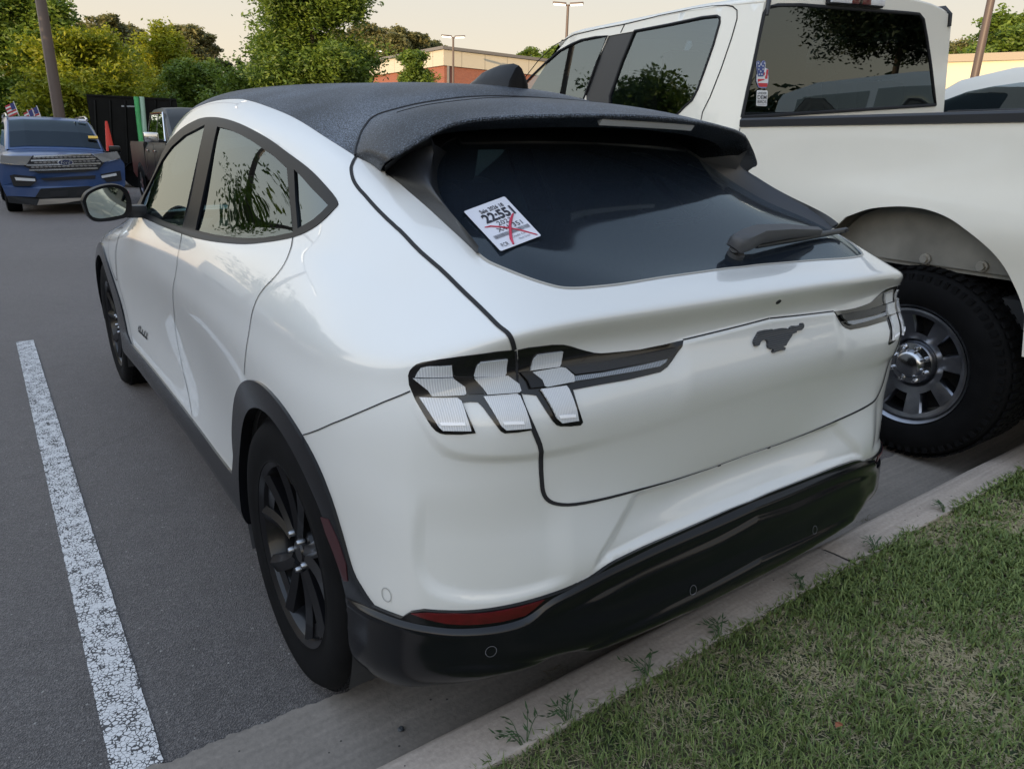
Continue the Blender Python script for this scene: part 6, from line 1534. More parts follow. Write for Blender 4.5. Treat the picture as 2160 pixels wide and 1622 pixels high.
for k, (x, hp, d, w) in enumerate(((150, 22, 62, 3.2), (222, 14, 60, 3.8), (262, 44, 64, 3.2), (292, 40, 70, 3.0), (335, 62, 66, 2.6), (388, 34, 62, 3.6), (425, 55, 64, 3.0))):
    T(x, d, hp, w, 'pine', ['tall dark pine seen just right of the second lamp post', 'tallest dark pine on the left skyline', 'dark pine right of the tallest pine', 'slim pine over the gap between the yellow trees', 'half hidden pine behind the yellow topped tree', 'broad pine rising right of the yellow topped tree', 'pine with sky showing through, right end of the group'][k], 20+k, name='pine_tree', nclus=520, per=40, size=.17, group='pines behind the lot')
for k, (x, hp, d, w) in enumerate(((450, 98, 60, 1.6), (478, 108, 64, 1.5), (505, 100, 66, 1.8), (432, 128, 56, 1.6), (300, 110, 58, 2.2))):
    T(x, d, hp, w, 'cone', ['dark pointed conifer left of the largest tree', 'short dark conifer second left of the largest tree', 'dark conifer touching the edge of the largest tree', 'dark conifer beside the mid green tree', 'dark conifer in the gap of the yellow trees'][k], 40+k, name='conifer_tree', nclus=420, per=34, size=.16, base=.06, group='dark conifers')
T(465, 40, 168, 1.1, 'yel', 'sunlit yellow bush beside the largest tree', 7, name='bush', nclus=160, per=26, size=.09, base=.02)
T(510, 38, 178, 1.0, 'yel', 'small yellow bush under the largest tree', 8, name='bush', nclus=120, per=26, size=.09, base=.02)
T(1000, 50, 170, 1.0, 'mid', 'small round shrub in front of the brick wall', 9, name='bush', nclus=120, per=26, size=.10, base=.02)
for k, (x, hp, d, w) in enumerate(((730, 48, 95, 6), (775, 42, 92, 6), (815, 44, 90, 6), (855, 50, 92, 5.5), (890, 60, 96, 5), (925, 72, 98, 5), (700, 60, 98, 5))):
    T(x, d, hp, w, 'pine', ['sunlit pine', 'tallest sunlit pine', 'sunlit pine', 'sunlit pine', 'lower sunlit pine', 'lowest sunlit pine', 'sunlit pine'][k]+[' just right of the largest tree', ' behind the left end of the brick building', ' above the pale wall panel', ' directly behind the small round tree', ' right of the small round tree', ' above the corner of the brick building', ' half hidden by the largest tree'][k], 60+k, name='pine_tree', nclus=520, per=36, size=.28, group='pines behind the brick building')
for k, (x, hp, d, w) in enumerate(((968, 98, 120, 4), (1000, 97, 124, 3.5), (1100, 92, 112, 5), (1135, 84, 112, 6), (1175, 80, 114, 6))):
    T(x, d, hp, w, 'mid', ['low far tree over the brick building roof beside the lamp', 'farthest low tree over the brick building roof', 'left part of the far tree clump before the pickup roof', 'middle tree of the far clump before the pickup roof', 'tree of the far clump partly hidden by the pickup roof'][k], 80+k, nclus=420, per=30, size=.30, base=.04, group='far trees behind the building')
for k, (x, hp, d, w) in enumerate(((2030, 68, 60, 4.0), (2090, 44, 58, 4.5), (2150, 8, 50, 4.6), (2000, 98, 66, 3), (2210, 10, 50, 4.5))):
    T(x, d, hp, w, 'mid' if k != 0 else 'pine', ['olive brown tree over the pale wall at right', 'rounded green tree behind the thin right lamp post', 'tall green tree at the right edge of the photo', 'lowest tree tip above the pale wall near the pickup', 'green tree beyond the right edge'][k], 90+k, nclus=800, per=30, size=.17, base=.04, group='trees behind the pale wall')
# far wood closing the view at the left, seen between the trunks
rg = np.random.default_rng(77); C = []
for k in range(2600):
    px_ = rg.uniform(-300, 820); d = rg.uniform(66, 84); q = at(px_, 250, d); C.append((q[0], q[1], rg.uniform(.2, 5.2)*(1 if px_ < 600 else .7)))
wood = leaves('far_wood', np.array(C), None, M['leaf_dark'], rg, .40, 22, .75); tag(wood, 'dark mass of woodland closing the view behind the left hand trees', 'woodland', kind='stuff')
# trees beside and behind the camera that the glass mirrors
tree((-9.5, 19, 0), 6.2, 6.0, 'mid', 'leafy tree left of the frame, mirrored in the side windows', 101, nclus=900, per=30, size=.12, base=.2)
tree((-6.6, 9.5, 0), 3.9, 3.0, 'mid', 'small leafy tree left of the frame, mirrored in the rear door window', 102, nclus=1300, per=30, size=.07, base=.25)
tree((21, -11.8, .1), 8.6, 7.0, 'dark', 'spreading tree on the verge behind the camera, mirrored in the pickup rear window', 103, nclus=1300, per=34, size=.11, base=.56)
C = []
for k in range(2600):
    a = rg.uniform(-2.6, 2.6); d = rg.uniform(48, 60); C.append((d*math.sin(a+math.pi), d*math.cos(a+math.pi), rg.uniform(.2, 6.0+1.0*math.sin(a*9))))
C = np.array(C); C = C[(C[:, 1] < -12)]
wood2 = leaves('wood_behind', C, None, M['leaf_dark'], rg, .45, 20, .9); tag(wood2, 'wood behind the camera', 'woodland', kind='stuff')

# ---------------------------------------------------------------- buildings
def brick_mat():
    m, nt, b = new_mat('red_brick'); tc = N(nt, 'ShaderNodeTexCoord'); mp = N(nt, 'ShaderNodeMapping'); mp.inputs['Rotation'].default_value = (math.radians(90), 0, 0)
    br = N(nt, 'ShaderNodeTexBrick'); br.inputs['Scale'].default_value = 4; br.inputs['Color1'].default_value = (.30, .10, .055, 1); br.inputs['Color2'].default_value = (.24, .075, .045, 1); br.inputs['Mortar'].default_value = (.30, .24, .2, 1); br.inputs['Mortar Size'].default_value = .012
    nt.links.new(tc.outputs['Object'], mp.inputs[0]); nt.links.new(mp.outputs[0], br.inputs['Vector']); nt.links.new(br.outputs[0], b.inputs['Base Color']); b.inputs['Roughness'].default_value = .9; return m
def panel_mat():
    m, nt, b = new_mat('cream_metal_panel'); tc = N(nt, 'ShaderNodeTexCoord'); sx = N(nt, 'ShaderNodeSeparateXYZ'); nt.links.new(tc.outputs['Object'], sx.inputs[0])
    ad = N(nt, 'ShaderNodeMath', operation='ADD'); nt.links.new(sx.outputs[0], ad.inputs[0]); nt.links.new(sx.outputs[1], ad.inputs[1])
    mo = N(nt, 'ShaderNodeMath', operation='PINGPONG'); mo.inputs[1].default_value = 1.1; nt.links.new(ad.outputs[0], mo.inputs[0])
    lt = N(nt, 'ShaderNodeMath', operation='LESS_THAN'); lt.inputs[1].default_value = .05; nt.links.new(mo.outputs[0], lt.inputs[0])
    mxx = N(nt, 'ShaderNodeMix'); mxx.data_type = 'RGBA'; nt.links.new(lt.outputs[0], mxx.inputs[0]); mxx.inputs[6].default_value = (.52, .47, .36, 1); mxx.inputs[7].default_value = (.38, .34, .26, 1)
    nt.links.new(mxx.outputs[2], b.inputs['Base Color']); b.inputs['Roughness'].default_value = .5; return m
M['brick'] = brick_mat(); M['panel'] = panel_mat(); M['coping'] = simple('coping', (.16, .15, .14), .6)
kc = at(937, 105, 60); KX, KYY, KZ = kc
zb = at(937, 139, 60)[2]
B1 = empty('brick_building', (0, 0, 0), 0, 'low brick building with a cream metal band along its top', 'building')
bw = MB(); bw.box((KX+40, KYY+20, zb/2), (40, 20, zb/2)); bw.build('brick_wall', M['brick'], B1)
bp_ = MB(); bp_.box((KX+40, KYY+20, (zb+KZ)/2), (40.15, 20.15, (KZ-zb)/2)); bp_.build('metal_band', M['panel'], B1)
bc_ = MB(); bc_.box((KX+40, KYY+20, KZ+.10), (40.3, 20.3, .11)); bc_.build('roof_coping', M['coping'], B1)
for x_, y_ in ((1035, 150), (1100, 150)):
    q = at(x_, y_, 60); fx_ = CO[0]+(q[0]-CO[0])*(KYY-CO[1])/(q[1]-CO[1]); l_ = MB(); l_.box((fx_, KYY-.15, zb-.8), (.22, .15, .08)); l_.build('wall_lamp', simple('wall_lamp', (.5, .5, .48), .5), B1)
dp = MB(); dp.tube([(KX+.3, KYY-.12, 0), (KX+.3, KYY-.12, zb)], .12, 6); dp.build('downpipe', M['coping'], B1)
B2 = empty('pale_building', (0, 0, 0), 0, 'pale rendered building wall glowing in low sun behind the pickup bed', 'building')
qa, qb = at(1900, 128, 44), at(2260, 97, 44); dirx = np.array((qb[0]-qa[0], qb[1]-qa[1])); L_ = np.linalg.norm(dirx); dirx /= L_; nrm = np.array((dirx[1], -dirx[0]))
zt_ = (qa[2]+qb[2])/2
M['pale_wall'] = simple('pale_render', (.62, .56, .40), .8, var=.06, vscale=.4)
def slab(a, b_, z0, z1, th, name, mat, parent, out=0.0):
    d = np.array((b_[0]-a[0], b_[1]-a[1])); L = np.linalg.norm(d); d = d/L; n_ = np.array((-d[1], d[0])); c_ = (np.array(a[:2])+np.array(b_[:2]))/2+n_*(th/2-out)
    mb = MB(); mb.box((c_[0], c_[1], (z0+z1)/2), (L/2, th/2, (z1-z0)/2), [(d[0], d[1], 0), (n_[0], n_[1], 0), (0, 0, 1)]); return mb.build(name, mat, parent)
slab(qa, qb, 0, zt_-.35, 12, 'wall', M['pale_wall'], B2); slab(qa, qb, zt_-.35, zt_, 12.2, 'roof_coping', simple('coping_tan', (.36, .30, .22), .7), B2, out=.1)
B3 = empty('shade_block', (0, 0, 0), 0, 'long unseen block far left of the frame, added to shade the lot', 'building')  # added out of view to keep the low sun off the lot
mb = MB(); mb.box((-58, 0, 5.0), (10, 60, 5.0)); mb.build('wall', simple('shade_block_wall', (.35, .32, .28), .8), B3)
mb = MB(); mb.box((-58, 0, 10.1), (10.2, 60.2, .15)); mb.build('roof_coping', M['coping'], B3)
B4 = empty('white_box_trailer', (-9.5, 30, 0), math.radians(8), 'white box trailer left of the frame, mirrored in the front side window', 'trailer')
mb = MB(); mb.box((0, 0, 2.1), (1.3, 4.5, 1.35)); mb.build('box', simple('trailer_white', (.7, .7, .68), .5), B4)
mb = MB(); mb.box((0, 0, .55), (1.1, 4.3, .12)); mb.build('chassis', M['gap'], B4)
for yy in (-2.6, -1.6, 2.6):
    for s in (-1, 1): mb = MB(); mb.lathe([(0, s*.12), (.3, s*.12), (.45, s*.1), (.48, 0), (.45, -s*.12)], (s*1.05, yy, .48), 0, 24); mb.build('wheel', M['rubber'], B4, smooth=40)

# ---------------------------------------------------------------- lamp posts
M['pole'] = simple('brown_painted_pole', (.105, .075, .062), .5); M['glow'] = bpy.data.materials.new('lamp_glow'); M['glow'].use_nodes = True
_b = M['glow'].node_tree.nodes['Principled BSDF']; _b.inputs['Emission Color'].default_value = (1, .93, .80, 1); _b.inputs['Emission Strength'].default_value = 3.0
def post(px_, py_, dist, r, label, top=None, heads=2, arm=.9, group=None, span_px=None):
    q = at(px_, py_, dist); h = top if top else q[2]; o = empty('street_lamp', (q[0], q[1], gz(q[0], q[1])), 0, label, 'lamp post', group)
    mb = MB(); mb.tube([(0, 0, 0), (0, 0, h*.5), (0, 0, h)], [r, r*.85, r*.72], 14); mb.build('pole', M['pole'], o, smooth=60)
    mb = MB(); mb.lathe([(r*1.9, 0), (r*1.9, .5), (0, .52)], (0, 0, 0), 2, 16); mb.build('base', simple('pole_base', (.3, .29, .27), .8), o, smooth=40)
    v_ = np.array((q[0]-CO[0], q[1]-CO[1])); v_ /= np.linalg.norm(v_); sx_ = np.array((v_[1], -v_[0]))
    for s in ((-1, 1) if heads == 2 else (1,)):
        mb = MB(); e = sx_*arm*s; mb.tube([(0, 0, h-.1), (e[0]*.5, e[1]*.5, h+.02), (e[0], e[1], h+.05)], .035, 8); mb.build('arm', M['pole'], o, smooth=60)
        ax_ = [(sx_[0]*s, sx_[1]*s, .06), (v_[0], v_[1], 0), (0, 0, 1)]
        mb = MB(); mb.box((e[0]*1.35, e[1]*1.35, h+.06), (.38, .17, .05), ax_, .03); hd_ = mb.build('lamp_head', M['pole'], o, smooth=40)
        mb = MB(); mb.box((e[0]*1.35, e[1]*1.35, h-.005), (.33, .14, .02), ax_); mb.build('lamp_glass', M['glow'], hd_)
post(105, 120, 23, .145, 'thick brown lamp post rising behind the blue SUV, cut by the top of the photo', top=9.0, arm=.9)
post(112, 12, 48, .13, 'thinner lamp post with two lit heads seen behind the thick one', arm=.35)
post(956, 84, 56, .10, 'lamp post with two lit heads in front of the brick building', arm=.35)
post(1198, 17, 44, .10, 'lamp post with two lit heads just left of the pickup roof', arm=.35)
post(790, 112, 80, .12, 'small far lamp post beside the largest tree', arm=.3)
post(2080, 50, 24, .115, 'slim brown lamp post over the pale building, cut by the top of the photo', top=9.0)
post(1962, 60, 44, .10, 'lamp post half hidden by the pickup cab with one lit head showing', arm=.35)
post(-900, 60, 22, .12, 'lamp post left of the frame', top=8.0)
q = np.array((11.5, -22.0)); 
for x_, y_ in ((13, -26), (30, -34)):
    o = empty('street_lamp', (x_, y_, 0), 0, 'lamp post behind the camera, '+('nearer' if y_ > -30 else 'farther'), 'lamp post'); mb = MB(); mb.tube([(0, 0, 0), (0, 0, 8)], .1, 10); mb.tube([(-.9, 0, 8), (.9, 0, 8)], .06, 6); mb.build('pole', M['pole'], o)
# ---------------------------------------------------------------- other vehicles
M['suv_glass'] = glass_mat('suv_glass', (.22, .27, .25), .02, 1.45)
def loft_sym(half_rows, mat, name, parent, smooth=35, off=0.0):
    """half_rows: list of (y, [(x, z), ...] from sill to centre); mirrored to a full closed shell strip"""
    rings = []
    for y, hp in half_rows:
        L = [(-x, y, z) for x, z in hp]; R = [(x, y, z) for x, z in reversed(hp[:-1] if abs(hp[-1][0]) < 1e-6 else hp)]
        rings.append(L+R)
    mb = MB(); mb.ring_loft(rings, False, False)
    n = len(rings[0]); 
    mb.f.append(tuple(range(n))[::-1]); b = (len(rings)-1)*n; mb.f.append(tuple(b+i for i in range(n)))
    return mb.build(name, mat, parent, smooth=smooth)
def car_wheel(parent, x, y, R, side, w=.24, rim=.62, rimmat='dark_rim'):
    s = side; o = empty('wheel'); o.parent = parent; c = (x, y, R)
    t = MB(); t.lathe([(R*rim, s*-.02), (R*.8, s*.012), (R*.95, s*-.0), (R, s*-.03), (R, s*(-w+.03)), (R*.95, s*-w), (R*.6, s*-w)], c, 0, 40); t.build('tyre', M['rubber'], o, smooth=35)
    r = MB(); r.lathe([(R*rim, s*-.02), (R*rim*.92, s*-.06), (0, s*-.09)], c, 0, 40)
    for k in range(5):
        a = 2*math.pi*k/5; ax_ = [(0, math.cos(a), math.sin(a)), (0, -math.sin(a), math.cos(a)), (1, 0, 0)]
        r.box((c[0]-s*.035, c[1]+math.cos(a)*R*rim*.5, c[2]+math.sin(a)*R*rim*.5), (R*rim*.46, R*.07, .02), ax_)
    r.build('rim', M[rimmat], o, smooth=35); return o
def suv(label, loc, rz, col, hh=1.72, wid=.96, length=4.95, group=None, name='parked_car', glass='dark_glass'):
    """upright SUV facing local -Y, front bumper at y = 0"""
    root = empty(name, loc, rz, label, 'car', group); P = dusty_paint('paint_'+name+str(round(loc[0])), col, amt=.05, coat=.35)
    s = hh/1.78; W = wid
    prof = lambda y, zb, zt, w: (y, [(w*.90, zb), (w*.985, zb+.10), (w, .62*s), (w*.995, .85*s if zt > .9*s else zt*.9), (w*.93, zt-.05*s), (w*.80, zt), (w*.4, zt+.025), (0, zt+.03)])
    rows = [prof(.02, .36, .86*s, W*.80), prof(.06, .30, .98*s, W*.90), prof(.20, .26, 1.05*s, W*.97), prof(.7, .26, 1.10*s, W), prof(1.25, .26, 1.14*s, W), prof(2.4, .26, 1.13*s, W), prof(3.8, .26, 1.14*s, W), prof(length-.35, .28, 1.14*s, W*.985), prof(length-.05, .34, 1.08*s, W*.93), prof(length, .5, 1.0*s, W*.86)]
    body = loft_sym(rows, P, 'body', root)
    g = lambda y, zt, wb, wt: (y, [(wb, 1.08*s), (wb*.975, 1.14*s), (wt+.03, zt-.07*s), (wt-.02, zt-.015), (wt*.6, zt+.012), (0, zt+.018)])
    gh = [g(1.15, 1.15*s, W*.86, W*.84), g(1.55, 1.47*s, W*.88, W*.78), g(1.95, 1.70*s, W*.89, W*.74), g(2.3, 1.76*s, W*.89, W*.73), g(3.2, 1.775*s, W*.89, W*.73), g(4.2, 1.74*s, W*.88, W*.72), g(4.62, 1.66*s, W*.86, W*.70), g(length-.10, 1.12*s, W*.82, W*.72)]
    loft_sym(gh, P, 'greenhouse', root)
    # windows: panes a few millimetres proud of the shell
    def sidepane(y0, y1, t0, t1, nm):
        for sd in (-1, 1):
            def pt(y, t):
                i = max(k for k in range(len(gh)-1) if gh[k][0] <= y+1e-9); f = (y-gh[i][0])/(gh[i+1][0]-gh[i][0])
                a = [gh[i][1][j][0]*(1-f)+gh[i+1][1][j][0]*f for j in (1, 2)]; z = [gh[i][1][j][1]*(1-f)+gh[i+1][1][j][1]*f for j in (1, 2)]
                return (sd*(a[0]+(a[1]-a[0])*t+.006), y, z[0]+(z[1]-z[0])*t)
            m = 4; A = [pt(y0+(y1-y0)*k/m, t0) for k in range(m+1)]; B = [pt((y0+(.12 if nm[0] == 'f' else 0))+(y1-y0-(.12 if nm[0] == 'f' else 0))*k/m, t1) for k in range(m+1)]
            mb = MB(); mb.ring_loft([A, B], False, False); mb.build('side_window', M[glass], root)
    sidepane(1.75, 2.55, .10, .92, 'front'); sidepane(2.63, 3.45, .10, .92, 'rear'); sidepane(3.53, 4.35, .12, .90, 'quarter')
    def crosspane(i0, i1, f0, f1, nm, k0, out):
        r = []
        for i, f in ([(i0, f0)]+[(k_, 0) for k_ in range(i0+1, i1+1)]+[(i1, f1)]):
            y = gh[i][0]*(1-f)+gh[i+1][0]*f; hp = [(gh[i][1][j][0]*(1-f)+gh[i+1][1][j][0]*f, gh[i][1][j][1]*(1-f)+gh[i+1][1][j][1]*f) for j in range(6)]
            pts_ = [(-hp[3][0]*k0, y+out, hp[3][1]), (-hp[4][0], y+out, hp[4][1]+.002), (0, y+out, hp[5][1]+.002), (hp[4][0], y+out, hp[4][1]+.002), (hp[3][0]*k0, y+out, hp[3][1])]; r.append([(a, b_, c_+.006) for a, b_, c_ in pts_])
        mb = MB(); mb.ring_loft(r, False, False); return mb.build(nm, M[glass], root)
    crosspane(0, 1, .12, .95, 'windscreen', .97, -.006)
    crosspane(6, 6, .1, .75, 'rear_window', .95, .006)
    for y in (.95, length-1.05):
        for sd in (-1, 1):
            a = np.radians(np.linspace(0, 180, 20)); mb = MB(); Rr = .44
            mb.ring_loft([[(sd*(W+.008), y+Rr*math.cos(t), .36+Rr*math.sin(t)) for t in a], [(sd*(W+.012), y+(Rr-.05)*math.cos(t), .36+(Rr-.05)*math.sin(t)) for t in a]], False, False)
            mb.add([(sd*(W+.002), y+(Rr-.04)*math.cos(t), .36+(Rr-.04)*math.sin(t)) for t in a]+[(sd*(W+.002), y-(Rr-.04), .2), (sd*(W+.002), y+(Rr-.04), .2)], [tuple(range(22))])
            mb.build('wheel_arch', M['gap'], root); car_wheel(root, sd*(W+.01), y, .37, sd)
    for sd in (-1, 1):
        mb = MB(); mb.box((sd*(W+.10), 1.62, 1.17*s), (.11, .05, .075), None, .03); mb.box((sd*(W-.0), 1.66, 1.12*s), (.06, .03, .02)); mb.build('door_mirror', M['dark_rim'], root, smooth=40)
    return root, P, gh, rows
# blue SUV facing us
ex_y = 15.43
EXC = (pxat(137, 345, 1, ex_y)[0], ex_y, 0)
EX, EXP, exgh, exrows = suv('blue SUV facing the camera with a chrome mesh grille', EXC, 0.0, (.016, .050, .15), hh=1.80, wid=.99, length=5.0, glass='suv_glass')
def ef(pts, name, mat, depth=.03, out=.0, parent=None, yy=0.0):
    """outline traced on the plane of the SUV's nose"""
    P = []
    for a, b_ in pts:
        q = pxat(a/5.407, 180+b_/5.407, 1, ex_y+yy); x = q[0]-EXC[0]; P.append((x, yy-out+.05*(abs(x)/.95)**3*(1 if abs(x) > .3 else .5), q[2]))
    P = np.array(P); mb = MB(); mb.ring_loft([P, P+np.array((0, depth, 0))]); return mb.build(name, mat, parent if parent else EX)
M['ex_blue'] = EXP; M['ex_lamp'] = simple('clear_headlamp', (.20, .20, .20), .15, coat=1); M['valance'] = simple('charcoal_valance', (.018, .019, .021), .6, spec=.2)
ef([(-30,900),(60,890),(270,920),(430,1005),(960,990),(1130,960),(1200,885),(1375,840),(1420,900),(1430,1130),(1380,1250),(1010,1150),(460,1180),(400,1275),(80,1275),(20,1150),(-30,1000)], 'front_bumper', EXP, .12, .06)
ef([(370,803),(700,795),(1035,783),(1185,880),(1120,962),(950,990),(430,1003),(270,920)], 'grille', M['gap'], .04, .085)
for k, (x0, y0, x1, y1) in enumerate(((350,860,1085,838),(300,912,1140,890),(330,968,1110,945),(380,812,1035,790))):
    ef([(x0,y0-9),(x1,y1-9),(x1,y1+9),(x0,y0+9)], 'grille_bar', M['chrome'], .02, .10)
for r_ in range(3):
    for k in range(15):
        x = 370+k*50+(25 if r_ % 2 else 0)-r_*10; y = 828+r_*52-(x-370)*.028
        if x > 1100: continue
        ef([(x,y),(x+22,y-6),(x+44,y),(x+44,y+7),(x+22,y+12),(x,y+7)], 'grille_mesh', M['bright_rim'], .01, .094)
ov = [(740+92*math.cos(t), 880+38*math.sin(t)) for t in np.linspace(0, 2*math.pi, 24, endpoint=False)]; og = ef(ov, 'oval_badge', M['chrome'], .02, .115)
ov = [(740+80*math.cos(t), 880+30*math.sin(t)) for t in np.linspace(0, 2*math.pi, 24, endpoint=False)]; ef(ov, 'badge_field', simple('badge_navy', (.01, .02, .07), .3), .01, .122, og)
def exfn(a, b_, dz):
    q = pxat((690+100*a)/5.407, 180+(862+36*b_)/5.407, 1, ex_y); return np.array((q[0]-EXC[0], -.128, q[2]))
text_on('badge_script', 'Ford', .0, 1.0, 1.0, 1.0, M['chrome'], og, exfn, 0)
ef([(5,800),(120,806),(365,806),(300,905),(140,900),(5,882)], 'headlight', M['ex_lamp'], .04, .09); ef([(1055,788),(1200,772),(1330,756),(1372,828),(1290,855),(1165,880)], 'headlight', M['ex_lamp'], .04, .09)
ef([(5,880),(140,898),(295,905),(300,912),(130,908),(0,892)], 'lamp_rim', M['chrome'], .02, .10)
ef([(108,1030),(160,1018),(400,1042),(415,1095),(345,1150),(155,1152)], 'fog_recess', M['gap'], .03, .075); ef([(165,1050),(395,1066),(400,1095),(180,1085)], 'fog_lamp', M['lens_clear2'], .02, .09)
ef([(1140,1015),(1370,975),(1388,1085),(1210,1105)], 'fog_recess', M['gap'], .03, .075); ef([(1150,1032),(1320,1003),(1330,1030),(1155,1060)], 'fog_lamp', M['lens_clear2'], .02, .09)
ef([(455,1060),(1085,1028),(1080,1065),(500,1088)], 'air_slot', M['gap'], .03, .075)
ef([(80,1262),(400,1275),(465,1178),(1010,1148),(1380,1250),(1400,1330),(1000,1345),(420,1370),(100,1340)], 'lower_valance', M['valance'], .10, .075)
ef([(570,1210),(770,1203),(770,1262),(570,1270)], 'lower_grille', M['gap'], .02, .085); ef([(870,1195),(1010,1190),(1010,1245),(870,1255)], 'lower_grille', M['gap'], .02, .085)
ef([(445,1298),(1000,1280),(1000,1300),(700,1345),(420,1365)], 'skid_plate', simple('skid_silver', (.30, .28, .26), .4, metal=.7), .02, .10)
for s_ in (-1, 1):
    mb = MB(); mb.tube([(s_*.70, 2.0, 1.76), (s_*.70, 2.3, 1.83), (s_*.70, 4.0, 1.83), (s_*.70, 4.3, 1.78)], .022, 8); mb.build('roof_rail', M['chrome'], EX, smooth=60)
M['yellow_paper'] = simple('yellow_card', (.75, .48, .08), .6)
mb = MB(); mb.box((.12, 2.3, 1.40), (.10, .004, .05)); o = mb.build('hanging_tag', M['yellow_paper'], EX)
def exws(a, b_):   # on the windscreen plane
    return None
for (a, b_), sz, mt in (((1062, 615), (.085, .028), M['yellow_paper']), ((937, 420), (.065, .022), M['paper'])):
    q = None
    for t in np.linspace(14, 19, 300):
        o_, d_ = pix(a/5.407, 180+b_/5.407); p = o_+d_*((ex_y-.77+.77-ex_y+t-o_[1])/d_[1]); y = p[1]-ex_y
        z = np.interp(y, [1.15, 1.55, 1.95], [exgh[0][1][5][1], exgh[1][1][5][1], exgh[2][1][5][1]])
        if z >= p[2]: q = p; break
    if q is not None:
        mb = MB(); mb.box((q[0]-EXC[0], q[1]-ex_y-.03, q[2]+.03), (sz[0], .015, sz[1]), [(1, 0, 0), (0, .8, -.6), (0, .6, .8)]); mb.build('windscreen_sticker', mt, EX)
# dark grey pickup beside it
def pickup(label, loc, rz, col):
    root = empty('pickup_truck', loc, rz, label, 'pickup truck')
    P = dusty_paint('dark_grey_truck_paint', col, amt=.03, rough=.35, coat=0); P.node_tree.nodes['Principled BSDF'].inputs['Specular IOR Level'].default_value = .25; W = 1.0
    pf = lambda y, zb, zt, w: (y, [(w*.92, zb), (w, zb+.15), (w, .9), (w*.985, zt-.12), (w*.93, zt-.02), (w*.85, zt), (w*.4, zt+.03), (0, zt+.04)])
    loft_sym([pf(.0, .55, 1.0, W*.85), pf(.08, .42, 1.22, W*.95), pf(.3, .40, 1.30, W), pf(1.45, .40, 1.36, W), pf(1.75, .40, 1.34, W), pf(3.95, .40, 1.32, W)], P, 'front_body', root)
    bd = lambda y, w: (y, [(w*.94, .50), (w, .62), (w, .9), (w, 1.28), (w-.02, 1.36), (w-.10, 1.36), (w-.11, .85), (0, .85)])
    loft_sym([bd(4.0, W), bd(5.75, W), bd(5.85, W*.97)], P, 'bed', root)
    g = lambda y, zt, wb, wt: (y, [(wb, 1.30), (wb*.98, 1.36), (wt+.03, zt+.03), (wt-.03, zt+.10), (wt*.5, zt+.13), (0, zt+.135)])
    gh = [g(1.6, 1.38, .90, .86), g(2.1, 1.75, .93, .80), g(2.45, 1.93, .94, .77), g(2.9, 1.97, .94, .76), g(3.75, 1.95, .93, .76), g(3.98, 1.34, .90, .84)]
    loft_sym(gh, P, 'cab', root)
    for sd in (-1, 1):
        for y0, y1, t0 in ((2.1, 2.78, 2.32), (2.88, 3.62, 2.9)):
            mb = MB(); xb, xt = .925, .81
            mb.ring_loft([[(sd*(xb+.008), y0-.1 if y0 < 2.5 else y0, 1.42), (sd*(xb+.008), y1, 1.42)], [(sd*(xt+.008), t0, 1.93), (sd*(xt+.008), y1, 1.93)]], False, False); mb.build('side_window', M['side_glass'], root)
        mb = MB(); mb.tube([(sd*.935, 1.85, 1.38), (sd*.825, 2.35, 1.96), (sd*.82, 3.7, 1.97), (sd*.94, 3.75, 1.39), (sd*.945, 1.9, 1.39)], .014, 6); mb.build('window_chrome', M['chrome'], root)
        mb = MB(); mb.box((sd*1.17, 2.02, 1.45), (.14, .06, .10), None, .03); mb.build('door_mirror', M['chrome'], root, smooth=40)
        mb = MB(); mb.box((sd*1.0, 2.05, 1.38), (.08, .03, .03)); mb.build('mirror_arm', M['gap'], root)
        for y in (2.72, 3.55): mb = MB(); mb.box((sd*1.012, y, 1.17), (.012, .09, .018), None, .006); mb.build('door_handle', M['chrome'], root, smooth=40)
        for y in (2.83, 3.72, 3.97): mb = MB(); mb.box((sd*1.001, y, .9), (.002, .005, .42)); mb.build('door_gap', M['gap'], root)
        for y in (.98, 4.75):
            a = np.radians(np.linspace(0, 180, 20)); mb = MB()
            mb.add([(sd*1.003, y+.47*math.cos(t), .42+.47*math.sin(t)) for t in a]+[(sd*1.003, y-.47, .3), (sd*1.003, y+.47, .3)], [tuple(range(22))]); mb.build('wheel_arch', M['gap'], root)
            car_wheel(root, sd*1.02, y, .41, sd, rimmat='bright_rim')
    mb = MB(); mb.ring_loft([[(-.78, 1.66, 1.42), (0, 1.63, 1.45), (.78, 1.66, 1.42)], [(-.70, 2.40, 2.01), (0, 2.38, 2.04), (.70, 2.40, 2.01)]], False, False); mb.build('windscreen', M['dark_glass'], root)
    return root
pickup('dark grey pickup with chrome mirror parked right of the blue SUV', (2.78, 14.2, 0), 0, (.022, .023, .023))
# dump trailer
DT = empty('dump_trailer', (0, 0, 0), 0, 'black high sided dump trailer behind the parked vehicles', 'trailer')
a, b_ = at(183, 208, 25.5), at(372, 208, 25.5); zt_ = (a[2]+b_[2])/2
M['trailer_black'] = simple('scuffed_black_steel', (.004, .0045, .0045), .5, var=.5, vscale=3, spec=.15)
slab(a, b_, .7, zt_, 2.2, 'box_side', M['trailer_black'], DT); slab(a, b_, zt_, zt_+.05, 2.3, 'top_rail', M['trailer_black'], DT, out=.04); slab(a, b_, .5, .66, 2.0, 'chassis', M['trailer_black'], DT)
def on_side(px_, py_, out):
    d = np.array((b_[0]-a[0], b_[1]-a[1])); n_ = np.array((d[1], -d[0])); n_ /= np.linalg.norm(n_); o_, r_ = pix(px_, py_); P0 = np.array(a[:2])+n_*out
    t = ((P0-o_[:2])@n_)/(r_[:2]@n_); return o_+r_*t
